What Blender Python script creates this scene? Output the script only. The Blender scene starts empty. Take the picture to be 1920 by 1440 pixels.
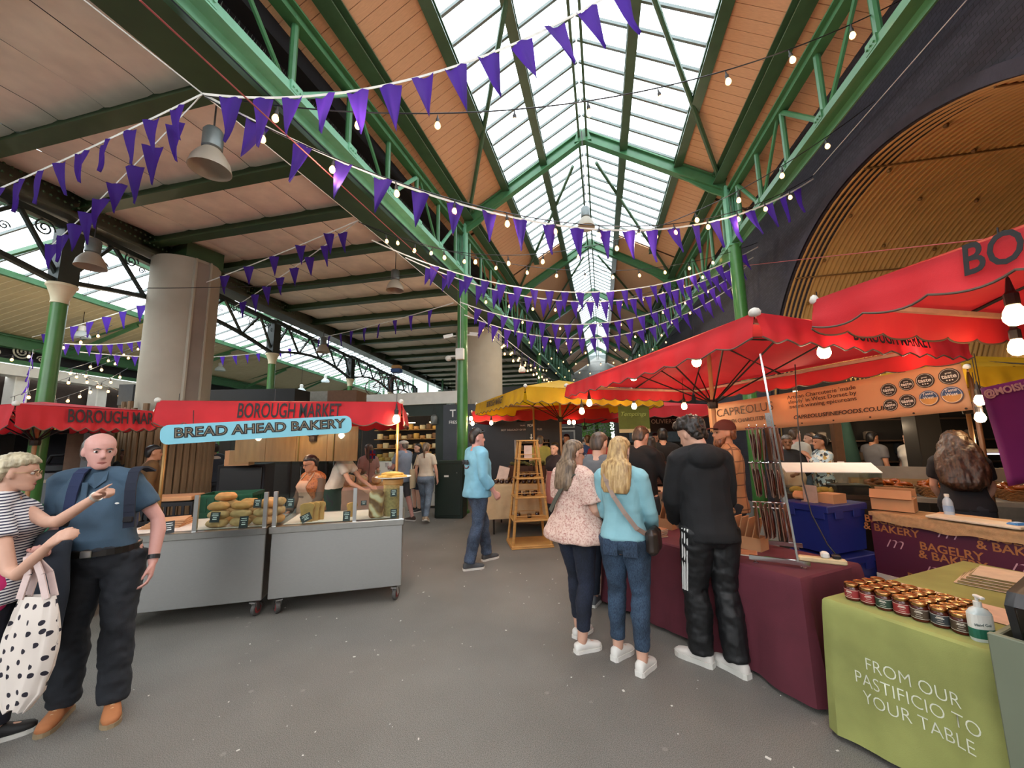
import bpy, bmesh, math, random
import numpy as np
from mathutils import Vector, Matrix, Euler, noise
rnd = random.Random(7)
scene = bpy.context.scene
COL = scene.collection
PI = math.pi
# ------------------------------------------------------------------ camera
FOC, CAM_H, ROLL = 730.0, 1.66, math.radians(.95)
PITCH, YAW = math.radians(7.954), math.radians(12.864)
FW = Vector((-math.sin(YAW) * math.cos(PITCH), math.cos(YAW) * math.cos(PITCH), math.sin(PITCH)))
R0 = Vector((math.cos(YAW), math.sin(YAW), 0))
U0 = R0.cross(FW)
RT = R0 * math.cos(ROLL) - U0 * math.sin(ROLL)
UP = R0 * math.sin(ROLL) + U0 * math.cos(ROLL)
EYE = Vector((0, 0, CAM_H))
cd = bpy.data.cameras.new('camera')
cam = bpy.data.objects.new('camera', cd)
COL.objects.link(cam)
cd.sensor_fit = 'HORIZONTAL'
cd.sensor_width = 36.0
cd.lens = 36.0 * FOC / 1920.0
cd.clip_start = .05
cd.clip_end = 400
M = Matrix((RT, UP, -FW)).transposed().to_4x4()
M.translation = EYE
cam.matrix_world = M
scene.camera = cam
# ------------------------------------------------------------------ sky, exposure
w = bpy.data.worlds.new('overcast_sky')
scene.world = w
w.use_nodes = True
bg = w.node_tree.nodes['Background']
bg.inputs[0].default_value = (.93, .97, 1.0, 1)
bg.inputs[1].default_value = 3.2
scene.view_settings.view_transform = 'Standard'
scene.view_settings.look = 'None'
scene.view_settings.exposure = .86
scene.view_settings.gamma = 1
scene.view_settings.use_curve_mapping = False
scene.cycles.max_bounces = 8
scene.cycles.diffuse_bounces = 4
scene.cycles.transparent_max_bounces = 24
scene.cycles.sample_clamp_indirect = 6
scene.cycles.use_denoising = True


def ray(px, py):
    return FW + RT * ((px - 960) / FOC) - UP * ((py - 720) / FOC)
def G(px, py, z=0.0):                       # where the sight line meets the level z
    d = ray(px, py)
    return EYE + d * ((z - CAM_H) / d.z)
def PY(px, py, Y):
    d = ray(px, py)
    return EYE + d * (Y / d.y)
def PX(px, py, X):
    d = ray(px, py)
    return EYE + d * (X / d.x)
def PD(px, py, D):
    return EYE + ray(px, py) * D
def PZ(px, py, z0, k=.04):
    d = ray(px, py)
    return EYE + d * ((z0 - CAM_H) / (d.z - k * d.y))
V = Vector
def XY(v, z=0.0):
    return V((v.x, v.y, z))
# ------------------------------------------------------------------ materials
def lin(h):
    if isinstance(h, str):
        h = h.lstrip('#')
        c = [int(h[i:i + 2], 16) / 255 for i in (0, 2, 4)]
    else:
        c = h
    return tuple((x / 12.92 if x <= .04045 else ((x + .055) / 1.055) ** 2.4) for x in c)
MATS = {}
class NT:
    def __init__(s, name):
        s.m = bpy.data.materials.new(name)
        s.m.use_nodes = True
        s.t = s.m.node_tree
        s.p = s.t.nodes['Principled BSDF']
        s.out = s.t.nodes['Material Output']
    def n(s, kind, **kw):
        o = s.t.nodes.new('ShaderNode' + kind)
        for k, v in kw.items():
            if k in o.inputs:
                o.inputs[k].default_value = v
            else:
                setattr(o, k, v)
        return o
    def l(s, a, b):
        s.t.links.new(a, b)
    def obj(s, scale=(1, 1, 1), kind='Object', rot=(0, 0, 0)):
        tc = s.n('TexCoord')
        mp = s.n('Mapping')
        mp.inputs['Scale'].default_value = scale
        mp.inputs['Rotation'].default_value = rot
        s.l(tc.outputs[kind], mp.inputs[0])
        return mp.outputs[0]
    def ramp(s, fac, stops, mode='LINEAR'):
        r = s.n('ValToRGB')
        r.color_ramp.interpolation = mode
        e = r.color_ramp.elements
        while len(e) < len(stops):
            e.new(.5)
        for x, (pos, c) in zip(e, stops):
            x.position = pos
            x.color = (*lin(c), 1)
        s.l(fac, r.inputs[0])
        return r.outputs[0]
    def mix(s, fac, a, b, mode='MIX'):
        m = s.n('MixRGB', blend_type=mode)
        for i, x in ((0, fac), (1, a), (2, b)):
            if isinstance(x, (int, float)):
                m.inputs[i].default_value = x
            elif isinstance(x, (str, tuple)):
                m.inputs[i].default_value = (*lin(x), 1)
            else:
                s.l(x, m.inputs[i])
        return m.outputs[0]
    def math(s, op, a, b=0.0):
        m = s.n('Math', operation=op)
        for i, x in ((0, a), (1, b)):
            if isinstance(x, (int, float)):
                m.inputs[i].default_value = x
            else:
                s.l(x, m.inputs[i])
        return m.outputs[0]
    def bump(s, h, strength=.3, dist=.01):
        b = s.n('Bump')
        b.inputs['Strength'].default_value = strength
        b.inputs['Distance'].default_value = dist
        s.l(h, b.inputs['Height'])
        s.l(b.outputs[0], s.p.inputs['Normal'])
    def base(s, c):
        if isinstance(c, (str, tuple)):
            s.p.inputs['Base Color'].default_value = (*lin(c), 1)
        else:
            s.l(c, s.p.inputs['Base Color'])
def mat(name, c, rough=.6, metal=0.0, var=.12, scale=12.0, bump=.0, bscale=None, stretch=(1, 1, 1), spec=None, trans=0.0):
    """plain surface: base colour with a soft procedural variation and optional fine relief"""
    if name in MATS:
        return MATS[name]
    t = NT(name)
    co = t.obj(stretch)
    nz = t.n('TexNoise', Scale=scale, Detail=4.0)
    t.l(co, nz.inputs[0])
    a = [max(0, x) for x in lin(c)]
    r = t.n('ValToRGB')
    e = r.color_ramp.elements
    e[0].position, e[1].position = .3, .7
    e[0].color = (*[x * (1 - var) for x in a], 1)
    e[1].color = (*[min(1, x * (1 + var)) for x in a], 1)
    t.l(nz.outputs[0], r.inputs[0])
    t.base(r.outputs[0])
    t.p.inputs['Roughness'].default_value = rough
    t.p.inputs['Metallic'].default_value = metal
    if spec is not None:
        t.p.inputs['Specular IOR Level'].default_value = spec
    if bump:
        b = t.n('TexNoise', Scale=bscale or scale * 6, Detail=3.0)
        t.l(co, b.inputs[0])
        t.bump(b.outputs[0], bump)
    if trans:
        tr = t.n('BsdfTranslucent')
        t.l(r.outputs[0], tr.inputs[0])
        mx = t.n('MixShader')
        mx.inputs[0].default_value = trans
        t.l(t.p.outputs[0], mx.inputs[1])
        t.l(tr.outputs[0], mx.inputs[2])
        t.l(mx.outputs[0], t.out.inputs[0])
    MATS[name] = t.m
    return t.m
def emis(name, c, strength):
    if name in MATS:
        return MATS[name]
    t = NT(name)
    t.p.inputs['Base Color'].default_value = (*lin(c), 1)
    t.p.inputs['Emission Color'].default_value = (*lin(c), 1)
    t.p.inputs['Emission Strength'].default_value = strength
    MATS[name] = t.m
    return t.m
def glass(name, tint='#eef4f4', gloss=.08, rough=.05, fres=.4):
    if name in MATS:
        return MATS[name]
    t = NT(name)
    tr = t.n('BsdfTransparent')
    tr.inputs[0].default_value = (*lin(tint), 1)
    gl = t.n('BsdfGlossy')
    gl.inputs['Roughness'].default_value = rough
    fr = t.n('LayerWeight', Blend=.15)
    mx = t.n('MixShader')
    f = t.math('MULTIPLY_ADD', fr.outputs['Fresnel'], fres)
    f.node.inputs[2].default_value = gloss * .4
    t.l(f, mx.inputs[0])
    t.l(tr.outputs[0], mx.inputs[1])
    t.l(gl.outputs[0], mx.inputs[2])
    t.l(mx.outputs[0], t.out.inputs[0])
    MATS[name] = t.m
    return t.m
# ------------------------------------------------------------------ mesh building
class MB:
    """collects closed solids; build() links them as ONE mesh object"""
    def __init__(s):
        s.v = []
        s.f = []
        s.mi = []
        s.cur = 0
        s.smooth = []
        s.sm = False
    def add(s, vs, fs):
        o = len(s.v)
        s.v += [tuple(v) for v in vs]
        for f in fs:
            s.f.append(tuple(i + o for i in f))
            s.mi.append(s.cur)
            s.smooth.append(s.sm)
        return s
    def box(s, c, size, rz=0.0, mtx=None):
        hx, hy, hz = size[0] / 2, size[1] / 2, size[2] / 2
        vs = [V((x * hx, y * hy, z * hz)) for z in (-1, 1) for y in (-1, 1) for x in (-1, 1)]
        m = mtx or (Matrix.Translation(V(c)) @ Matrix.Rotation(rz, 4, 'Z'))
        if mtx is not None:
            m = Matrix.Translation(V(c)) @ mtx.to_4x4()
        return s.add([m @ v for v in vs], [(0, 2, 3, 1), (4, 5, 7, 6), (0, 1, 5, 4), (2, 6, 7, 3), (0, 4, 6, 2), (1, 3, 7, 5)])
    def rbox(s, c, size, r=.01, rz=0.0):
        """box with chamfered vertical and top edges"""
        hx, hy, hz = size[0] / 2, size[1] / 2, size[2] / 2
        m = Matrix.Translation(V(c)) @ Matrix.Rotation(rz, 4, 'Z')
        vs = []
        for z, q in ((-hz, r), (-hz + r, 0), (hz - r, 0), (hz, r)):
            x, y = hx - q, hy - q
            k = r
            for a, b in ((-x + k, -y), (x - k, -y), (x, -y + k), (x, y - k), (x - k, y), (-x + k, y), (-x, y - k), (-x, -y + k)):
                vs.append(m @ V((a, b, z)))
        fs = [tuple(range(7, -1, -1)), tuple(range(24, 32))]
        for j in range(3):
            for i in range(8):
                fs.append((j * 8 + i, j * 8 + (i + 1) % 8, j * 8 + 8 + (i + 1) % 8, j * 8 + 8 + i))
        return s.add(vs, fs)
    def beam(s, a, b, w, h, up=(0, 0, 1)):
        a, b = V(a), V(b)
        d = (b - a).normalized()
        u = d.cross(V(up))
        if u.length < 1e-4:
            u = V((1, 0, 0))
        u.normalize()
        n = u.cross(d)
        vs = [p + u * (x * w / 2) + n * (y * h / 2) for p in (a, b) for y in (-1, 1) for x in (-1, 1)]
        return s.add(vs, [(0, 1, 3, 2), (4, 6, 7, 5), (0, 4, 5, 1), (2, 3, 7, 6), (0, 2, 6, 4), (1, 5, 7, 3)])
    def ibeam(s, a, b, w, h, t=.02, up=(0, 0, 1)):
        a, b = V(a), V(b)
        d = (b - a).normalized()
        u = d.cross(V(up)).normalized()
        n = u.cross(d)
        s.beam(a + n * (h / 2 - t / 2), b + n * (h / 2 - t / 2), w, t, up)
        s.beam(a - n * (h / 2 - t / 2), b - n * (h / 2 - t / 2), w, t, up)
        return s.beam(a, b, t, h - 2 * t, up)
    def loft(s, secs, n=12, e=2.0):
        """secs: (centre, half-axis u, half-axis v) rings, capped"""
        vs = []
        for c, u, v in secs:
            c, u, v = V(c), V(u), V(v)
            for i in range(n):
                a = 2 * PI * i / n
                ca, sa = math.cos(a), math.sin(a)
                ca = math.copysign(abs(ca) ** (2 / e), ca)
                sa = math.copysign(abs(sa) ** (2 / e), sa)
                vs.append(c + u * ca + v * sa)
        fs = []
        for j in range(len(secs) - 1):
            for i in range(n):
                k = (i + 1) % n
                fs.append((j * n + i, j * n + k, j * n + n + k, j * n + n + i))
        a = len(vs)
        vs += [V(secs[0][0]), V(secs[-1][0])]
        L = (len(secs) - 1) * n
        for i in range(n):
            k = (i + 1) % n
            fs.append((a, k, i))
            fs.append((a + 1, L + i, L + k))
        return s.add(vs, fs)
    def tube(s, pts, r, n=8, round_ends=False):
        pts = [V(p) for p in pts]
        rs = [r] * len(pts) if isinstance(r, (int, float)) else list(r)
        if round_ends:
            d0 = (pts[0] - pts[1]).normalized()
            d1 = (pts[-1] - pts[-2]).normalized()
            pts = [pts[0] + d0 * rs[0], pts[0] + d0 * rs[0] * .7] + pts + [pts[-1] + d1 * rs[-1] * .7, pts[-1] + d1 * rs[-1]]
            rs = [rs[0] * .15, rs[0] * .72] + rs + [rs[-1] * .72, rs[-1] * .15]
        secs = []
        d = (pts[1] - pts[0]).normalized()
        u = d.cross(V((0, 0, 1)))
        if u.length < .05:
            u = d.cross(V((0, 1, 0)))
        u.normalize()
        for i, p in enumerate(pts):
            if i == 0:
                t = pts[1] - pts[0]
            elif i == len(pts) - 1:
                t = pts[-1] - pts[-2]
            else:
                t = (pts[i + 1] - pts[i]).normalized() + (pts[i] - pts[i - 1]).normalized()
            t.normalize()
            u = (u - t * u.dot(t))
            if u.length < 1e-5:
                u = t.orthogonal()
            u.normalize()
            secs.append((p, u * rs[i], t.cross(u) * rs[i]))
        return s.loft(secs, n)
    def lathe(s, c, prof, n=12, axis=None):
        """prof: (r, z) rings bottom to top"""
        c = V(c)
        ax = Matrix.Identity(3) if axis is None else axis
        return s.loft([(c + ax @ V((0, 0, z)), ax @ V((max(r, 1e-4), 0, 0)), ax @ V((0, max(r, 1e-4), 0))) for r, z in prof], n)
    def ell(s, c, rad, n=12, m=8, mtx=None):
        mm = mtx or Matrix.Identity(3)
        secs = []
        for j in range(m + 1):
            a = -PI / 2 + PI * j / m
            q = max(math.cos(a), .02)
            secs.append((V(c) + mm @ V((0, 0, rad[2] * math.sin(a))), mm @ V((rad[0] * q, 0, 0)), mm @ V((0, rad[1] * q, 0))))
        return s.loft(secs, n)
    def prism(s, poly, a, b):
        """poly of points given twice: offset a and offset b"""
        n = len(poly)
        vs = [V(p) + V(a) for p in poly] + [V(p) + V(b) for p in poly]
        fs = [tuple(range(n - 1, -1, -1)), tuple(range(n, 2 * n))]
        for i in range(n):
            k = (i + 1) % n
            fs.append((i, k, n + k, n + i))
        return s.add(vs, fs)
    def grid(s, fn, nu, nv):
        vs = [fn(i / nu, j / nv) for j in range(nv + 1) for i in range(nu + 1)]
        w = nu + 1
        return s.add(vs, [(j * w + i, j * w + i + 1, j * w + w + i + 1, j * w + w + i) for j in range(nv) for i in range(nu)])
    def mesh(s, name, mats):
        me = bpy.data.meshes.new(name)
        me.from_pydata(s.v, [], s.f)
        for m in (mats if isinstance(mats, (list, tuple)) else [mats]):
            me.materials.append(m)
        if any(s.mi):
            me.polygons.foreach_set('material_index', s.mi)
        if any(s.smooth):
            me.polygons.foreach_set('use_smooth', s.smooth)
        me.update()
        return me
    def build(s, name, mats, parent=None, smooth=False, sub=0, solid=0):
        me = s.mesh(name, mats)
        bm = bmesh.new()
        bm.from_mesh(me)
        bmesh.ops.recalc_face_normals(bm, faces=bm.faces)
        bm.to_mesh(me)
        bm.free()
        if smooth:
            me.polygons.foreach_set('use_smooth', [True] * len(me.polygons))
            if smooth == 'auto':
                me.set_sharp_from_angle(angle=math.radians(40))
        o = link(name, me, parent)
        if solid:
            md = o.modifiers.new('solid', 'SOLIDIFY')
            md.thickness = solid
            md.offset = 0
        if sub:
            md = o.modifiers.new('sub', 'SUBSURF')
            md.levels = md.render_levels = sub
        return o
def link(name, data, parent=None):
    o = bpy.data.objects.new(name, data)
    COL.objects.link(o)
    if parent is not None:
        o.parent = parent
    return o
def tag(o, label=None, cat=None, group=None, kind=None):
    for k, v in (('label', label), ('category', cat), ('group', group), ('kind', kind)):
        if v:
            o[k] = v
    return o
def thing(name, label, cat, loc=(0, 0, 0), rz=0.0, group=None):
    o = bpy.data.objects.new(name, None)
    o.empty_display_size = .1
    COL.objects.link(o)
    o.location = loc
    o.rotation_euler = (0, 0, rz)
    return tag(o, label, cat, group)
def copy_tree(o, parent=None):
    c = o.copy()
    COL.objects.link(c)
    if parent is not None:
        c.parent = parent
    for ch in o.children:
        copy_tree(ch, c)
    return c
def piece(name, me, parent, loc, rot=(0, 0, 0), sc=(1, 1, 1)):
    o = link(name, me, parent)
    o.location = loc
    o.rotation_euler = rot
    o.scale = sc
    return o
def frame(o, right, up):
    """rotation matrix: local x -> right, local y -> up (for flat writing)"""
    r = V(right).normalized()
    u = V(up)
    u = (u - r * u.dot(r)).normalized()
    n = r.cross(u)
    return Matrix((r, u, n)).transposed()
def text(s, size, m, parent, pos, right, up, name='lettering', xs=1.0, bold=0.0, depth=.001, align='CENTER', shear=0.0, spacing=1.0, warp=None, line=1.0):
    cu = bpy.data.curves.new(name, 'FONT')
    cu.body = s
    cu.size = size
    cu.align_x = align
    cu.align_y = 'CENTER'
    cu.offset = bold
    cu.extrude = depth
    cu.shear = shear
    cu.space_character = spacing
    cu.space_line = line
    cu.resolution_u = 3
    tmp = bpy.data.objects.new('tmp', cu)
    COL.objects.link(tmp)
    bpy.context.view_layer.update()
    dg = bpy.context.evaluated_depsgraph_get()
    me = bpy.data.meshes.new_from_object(tmp.evaluated_get(dg))
    bpy.data.objects.remove(tmp)
    bpy.data.curves.remove(cu)
    me.name = name
    me.materials.clear()
    me.materials.append(m)
    for v in me.vertices:
        v.co.x *= xs
        if warp:
            v.co = warp(v.co)
    o = link(name, me, parent)
    o.matrix_local = Matrix.Translation(V(pos)) @ frame(None, right, up).to_4x4()
    return o
def remeshed(mb, voxel, smooth=3, name='mesh', disp=None):
    """one continuous skin grown round overlapping solids"""
    me = mb.mesh(name, [])
    bm = bmesh.new()
    bm.from_mesh(me)
    bmesh.ops.recalc_face_normals(bm, faces=bm.faces)
    bm.to_mesh(me)
    bm.free()
    o = bpy.data.objects.new('tmp', me)
    COL.objects.link(o)
    md = o.modifiers.new('r', 'REMESH')
    md.mode = 'VOXEL'
    md.voxel_size = voxel
    md.use_smooth_shade = True
    if smooth:
        sm = o.modifiers.new('s', 'SMOOTH')
        sm.factor = .5
        sm.iterations = smooth
    bpy.context.view_layer.update()
    dg = bpy.context.evaluated_depsgraph_get()
    r = bpy.data.meshes.new_from_object(o.evaluated_get(dg))
    bpy.data.objects.remove(o)
    bpy.data.meshes.remove(me)
    r.name = name
    if disp:
        nv = len(r.vertices)
        cs = np.empty(nv * 3, np.float32)
        ns = np.empty(nv * 3, np.float32)
        r.vertices.foreach_get('co', cs)
        r.vertex_normals.foreach_get('vector', ns)
        cs = cs.reshape(-1, 3)
        ns = ns.reshape(-1, 3)
        cs = np.array([disp(Vector(a), Vector(b))[:] for a, b in zip(cs.tolist(), ns.tolist())], np.float32)
        r.vertices.foreach_set('co', cs.ravel())
        r.update()
    r.polygons.foreach_set('use_smooth', [True] * len(r.polygons))
    return r
# ================================================================== palette
def asphalt():
    t = NT('asphalt')
    co = t.obj()
    a = t.n('TexNoise', Scale=1.3, Detail=6.0)
    b = t.n('TexNoise', Scale=210.0, Detail=4.0)
    v = t.n('TexVoronoi', Scale=4.5)
    t.l(co, a.inputs[0]); t.l(co, b.inputs[0]); t.l(co, v.inputs[0])
    c1 = t.ramp(a.outputs[0], [(.3, '#807c75'), (.7, '#918d86')])
    c2 = t.ramp(b.outputs[0], [(.34, '#6a6a6a'), (.66, '#f4f4f4')])
    c = t.mix(.8, c1, c2, 'MULTIPLY')
    spots = t.ramp(v.outputs['Distance'], [(.05, '#ffffff'), (.085, '#000000')])
    t.base(t.mix(t.math('MULTIPLY', spots, .25), c, '#a5a29a'))
    t.p.inputs['Roughness'].default_value = .62
    t.bump(b.outputs[0], .25, .004)
    return t.m
def denim(name, c, c2, sc=260):
    t = NT(name)
    co = t.obj((1, 1, .25))
    a = t.n('TexNoise', Scale=sc, Detail=2.0)
    b = t.n('TexNoise', Scale=5.0, Detail=3.0)
    t.l(co, a.inputs[0]); t.l(t.obj(), b.inputs[0])
    x = t.ramp(a.outputs[0], [(.35, c), (.65, c2)])
    y = t.ramp(b.outputs[0], [(.3, '#9a9a9a'), (.65, '#ffffff')])
    t.base(t.mix(1.0, x, y, 'MULTIPLY'))
    t.p.inputs['Roughness'].default_value = .85
    t.bump(a.outputs[0], .15, .002)
    return t.m
G_GREEN = mat('green_paint', '#3f6f48', .32, 0, .1, 6, .05)
G_COL = mat('green_column_paint', '#3f7339', .3, 0, .1, 5, .04)
G_DARK = mat('dark_green_paint', '#2b4427', .5, 0, .12, 5, .04)
G_PALE = mat('pale_green_paint', '#6aa887', .4, 0, .1, 8, .04)
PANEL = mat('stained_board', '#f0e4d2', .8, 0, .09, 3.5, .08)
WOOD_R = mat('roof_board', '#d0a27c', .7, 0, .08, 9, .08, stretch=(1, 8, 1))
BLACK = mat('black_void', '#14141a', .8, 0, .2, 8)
BRICKD = mat('sooty_wall', '#2b2630', .85, 0, .3, 5, .3, 40)
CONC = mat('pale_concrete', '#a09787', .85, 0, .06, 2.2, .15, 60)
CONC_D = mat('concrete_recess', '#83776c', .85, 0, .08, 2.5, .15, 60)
CREAM = mat('cream_paint', '#cfc3a2', .6, 0, .08, 5)
WHITE = mat('white_paint', '#d8d6ce', .6, 0, .06, 5)
SLATE = mat('slate_paint', '#34383e', .5, 0, .08, 4)
INK = mat('black_ink', '#1d1a1c', .7, 0, .2, 20)
CHALK = mat('white_lettering', '#e2e2de', .6, 0, .05, 20)
CHROME = mat('chrome', '#c9c9c6', .15, 1, .05, 8)
STEEL = mat('brushed_steel', '#c8c9c8', .3, 1, .06, 30, .05, 200, (1, 1, 30))
PANE = glass('roof_pane', '#f6fafc', .03, .05, .02)
CLEAR = glass('clear_glass', '#eef6f4', .05)
BIRCH = mat('pale_timber', '#b98a4d', .55, 0, .15, 6, .1, stretch=(1, 1, 6))
OCHRE = mat('ochre_sheet', '#ad8a52', .55, 0, .1, 3, .05)
# ================================================================== floor
mb = MB().box((-4, 16, -.1), (60, 64, .2))
FLOOR = tag(mb.build('floor', asphalt()), 'dark grey asphalt market floor with pale litter flecks', 'floor', kind='structure')
m = MB()
for i in range(230):
    if i < 70:
        x, y = rnd.uniform(-2.6, 2.0), rnd.uniform(1.4, 5.2)
    else:
        x, y = rnd.uniform(-3.5, 1.2), rnd.uniform(1.5, 9)
    s = rnd.uniform(.002, .009) * (1.6 if rnd.random() < .12 else 1)
    a = rnd.uniform(0, 6)
    m.box((x, y, .002), (s * rnd.uniform(1, 2.2), s, .003), a)
tag(m.build('litter', mat('paper_litter', '#cfccc4', .8, 0, .1)), 'scattered white paper flecks on the dark floor', 'litter', kind='stuff')
XL, XR, XM = -3.2, 2.93, -.13
def roof_z(x, y):
    return 7.2 + .05 * (y - 8.7) + (.586 * (x + 3.2) if x < XM else .586 * (2.93 - x))
def zt(y): return 6.85 + .07 * (y - 8.7)
def zb(y): return 5.70 + .045 * (y - 8.7)
FR_Y = [2.7, 8.7, 14.7, 20.7, 26.7, 32.7, 38.7, 44.7]
# ------------------------------------------------------------------ nave roof: boards, glazing, beams
ceil = thing('ceiling', 'pitched market roof of brown boards and bright glazing', 'roof')
ceil['kind'] = 'structure'
ROOF = ceil
def board_strip(x0, x1, y0, y1, stuff=False, thick=.02):
    pitch = .18
    n = int((y1 - y0) / pitch)
    sgn = 1 if x0 < XM else -1
    dz = roof_z(x1, 0) - roof_z(x0, 0)
    L = math.hypot(x1 - x0, dz)
    ang = math.atan2(dz, x1 - x0)
    MB().prism([V((x, y, roof_z(x, y) + .05)) for x, y in ((x0, y0), (x1, y0), (x1, y1), (x0, y1))], (0, 0, 0), (0, 0, .03)).build('deck', mat('deck_brown', '#4a3626', .8), ceil)
    if not stuff:
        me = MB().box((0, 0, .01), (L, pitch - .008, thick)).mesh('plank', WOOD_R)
        for i in range(n):
            y = y0 + (i + .5) * pitch
            xm = (x0 + x1) / 2
            piece('plank', me, ceil, (xm, y, roof_z(xm, y) + rnd.uniform(0, .004)), (math.atan(.05), -ang, 0))
    else:
        m = MB()
        for i in range(n):
            y = y0 + (i + .5) * pitch
            xm = (x0 + x1) / 2
            mt = Matrix.Rotation(-ang, 3, 'Y')
            m.box((xm, y, roof_z(xm, y) + .012), (L, pitch - .01, thick), mtx=mt)
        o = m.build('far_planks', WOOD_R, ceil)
        o['kind'] = 'stuff'
board_strip(-3.75, -2.98, 1.2, 9.6)
board_strip(-2.98, -2.02, 1.2, 13.4)
board_strip(1.88, 2.74, 1.2, 13.4)
board_strip(2.74, 3.55, 1.2, 9.6)
board_strip(-3.75, -2.98, 9.6, 46, True)
board_strip(2.74, 3.55, 9.6, 46, True)
board_strip(-2.98, -1.1, 13.4, 46, True)
board_strip(.79, 2.74, 13.4, 46, True)
def glaze(x0, x1, y0, y1, pitch=.46):
    dz = roof_z(x1, 0) - roof_z(x0, 0)
    L = math.hypot(x1 - x0, dz)
    ang = math.atan2(dz, x1 - x0)
    xm = (x0 + x1) / 2
    pm = MB().box((0, 0, .05), (L, pitch - .03, .006)).mesh('pane', PANE)
    bm_ = MB().box((0, 0, .045), (L, .042, .05)).mesh('glazing_bar', mat('glazing_bar_paint', '#6d7470', .5))
    far_p, far_b = MB(), MB()
    n = int((y1 - y0) / pitch)
    for i in range(n):
        y = y0 + i * pitch
        if y < 14.6:
            piece('glazing_bar', bm_, ceil, (xm, y, roof_z(xm, y)), (0, -ang, 0))
            piece('pane', pm, ceil, (xm, y + pitch / 2, roof_z(xm, y)), (0, -ang, 0))
        else:
            mt = Matrix.Rotation(-ang, 3, 'Y')
            far_b.box((xm, y, roof_z(xm, y) + .045), (L, .042, .05), mtx=mt)
            far_p.box((xm, y + pitch / 2, roof_z(xm, y) + .05), (L, pitch - .03, .006), mtx=mt)
    if far_p.v:
        far_p.build('far_panes', PANE, ceil)['kind'] = 'stuff'
        far_b.build('far_glazing_bars', mat('glazing_bar_paint', '#6d7470', .5), ceil)['kind'] = 'stuff'
for a, b in ((-2.0, -1.1), (.79, 1.86)):
    glaze(a, b, 1.3, 13.3)
for a, b in ((-1.1, XM), (XM, .79)):
    glaze(a, b, 1.3, 45)
def long_beam(x, y0, y1, w, h, m, name='roof_beam', drop=0.0):
    mm = MB()
    mm.ibeam((x, y0, roof_z(x, y0) - h / 2 - drop), (x, y1, roof_z(x, y1) - h / 2 - drop), w, h)
    return mm.build(name, m, ceil)
GD2 = mat('roof_beam_paint', '#3c5a40', .35, 0, .12, 5)
long_beam(-3.0, 1, 46, .22, .22, GD2)
long_beam(2.72, 1, 46, .22, .22, GD2)
long_beam(-2.06, 1, 13.5, .18, .12, GD2)
long_beam(1.94, 1, 13.5, .18, .12, GD2)
long_beam(-1.1, 1, 46, .17, .16, GD2)
long_beam(.79, 1, 46, .17, .16, GD2)
mm = MB()
for dx in (-.09, .09):
    mm.beam((XM + dx, 1, roof_z(XM, 1) - .1), (XM + dx, 46, roof_z(XM, 46) - .1), .05, .2)
mm.build('ridge_beam', GD2, ceil)
# gable end far away and outer gutters close the nave
MB().box((XM, 46.2, 8.2), (7.4, .1, 6)).build('far_gable', mat('gable_grey', '#8a8c88', .7), ceil)
rc_ = thing('ceiling_light_stop', 'unseen roof and wall added behind the viewer to hold back sky light', 'roof')
rc_['kind'] = 'structure'  # never in view; added so less sky light arrives from behind the camera
for a, b in ((-3.8, -1.1), (.79, 3.7)):
    m = MB()
    m.add([(a, -8, roof_z(a, -8) + .03), (b, -8, roof_z(b, -8) + .03), (b, 1.2, roof_z(b, 1.2) + .03), (a, 1.2, roof_z(a, 1.2) + .03)], [(0, 1, 2, 3)])
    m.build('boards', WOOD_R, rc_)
MB().box((-6, -8, 1.6), (40, .2, 3.2)).build('rear_wall', mat('rear_wall', '#6b6259', .8), rc_)
# ------------------------------------------------------------------ rafter frames
for i, y in enumerate(FR_Y[1:7]):
    t = thing('rafter_frame', 'green rafter frame spanning the nave, %s from the camera' % ['nearest', 'second', 'third', 'fourth', 'fifth', 'sixth'][i], 'rafter', (0, y, 0), 0, 'rafter frames of the nave')
    t['kind'] = 'structure'
    zr = roof_z(XM, y)
    for s, xe in ((-1, XL + .1), (1, XR - .1)):
        z0 = roof_z(xe, y)
        m = MB()
        m.ibeam((xe, 0, z0 - .2), (XM, 0, zr - .12), .16, .26, .03)
        m.build('rafter', G_GREEN, t)
        m = MB()
        pl = [(xe - s * .0, 0, z0 - .75), (xe - s * .95, 0, z0 + .30), (xe - s * .95, 0, z0 + .10), (xe - s * .35, 0, z0 - .42)]
        m.prism([(xe + s * .05, 0, z0 - .05), (xe - s * 1.0, 0, z0 + .5), (xe - s * 1.0, 0, z0 + .28), (xe - s * .3, 0, z0 - .3), (xe + s * .05, 0, z0 - .5)], (0, -.02, 0), (0, .02, 0))
        m.build('haunch_plate', G_GREEN, t)
    m = MB()
    m.prism([(XM - .2, 0, zr - .3), (XM + .2, 0, zr - .3), (XM + .12, 0, zr), (XM - .12, 0, zr)], (0, -.09, 0), (0, .09, 0))
    m.build('apex_plate', G_GREEN, t)
    for s, xe in ((-1, XL + .15), (1, XR - .15)):
        m = MB()
        yy = -5.2
        xa = XM + s * .3
        m.tube([(xe, 0, roof_z(xe, y) - .12), (xa, yy, roof_z(xa, y + yy) - .14)], .045, 8)
        m.build('wind_brace', GD2, t)
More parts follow.
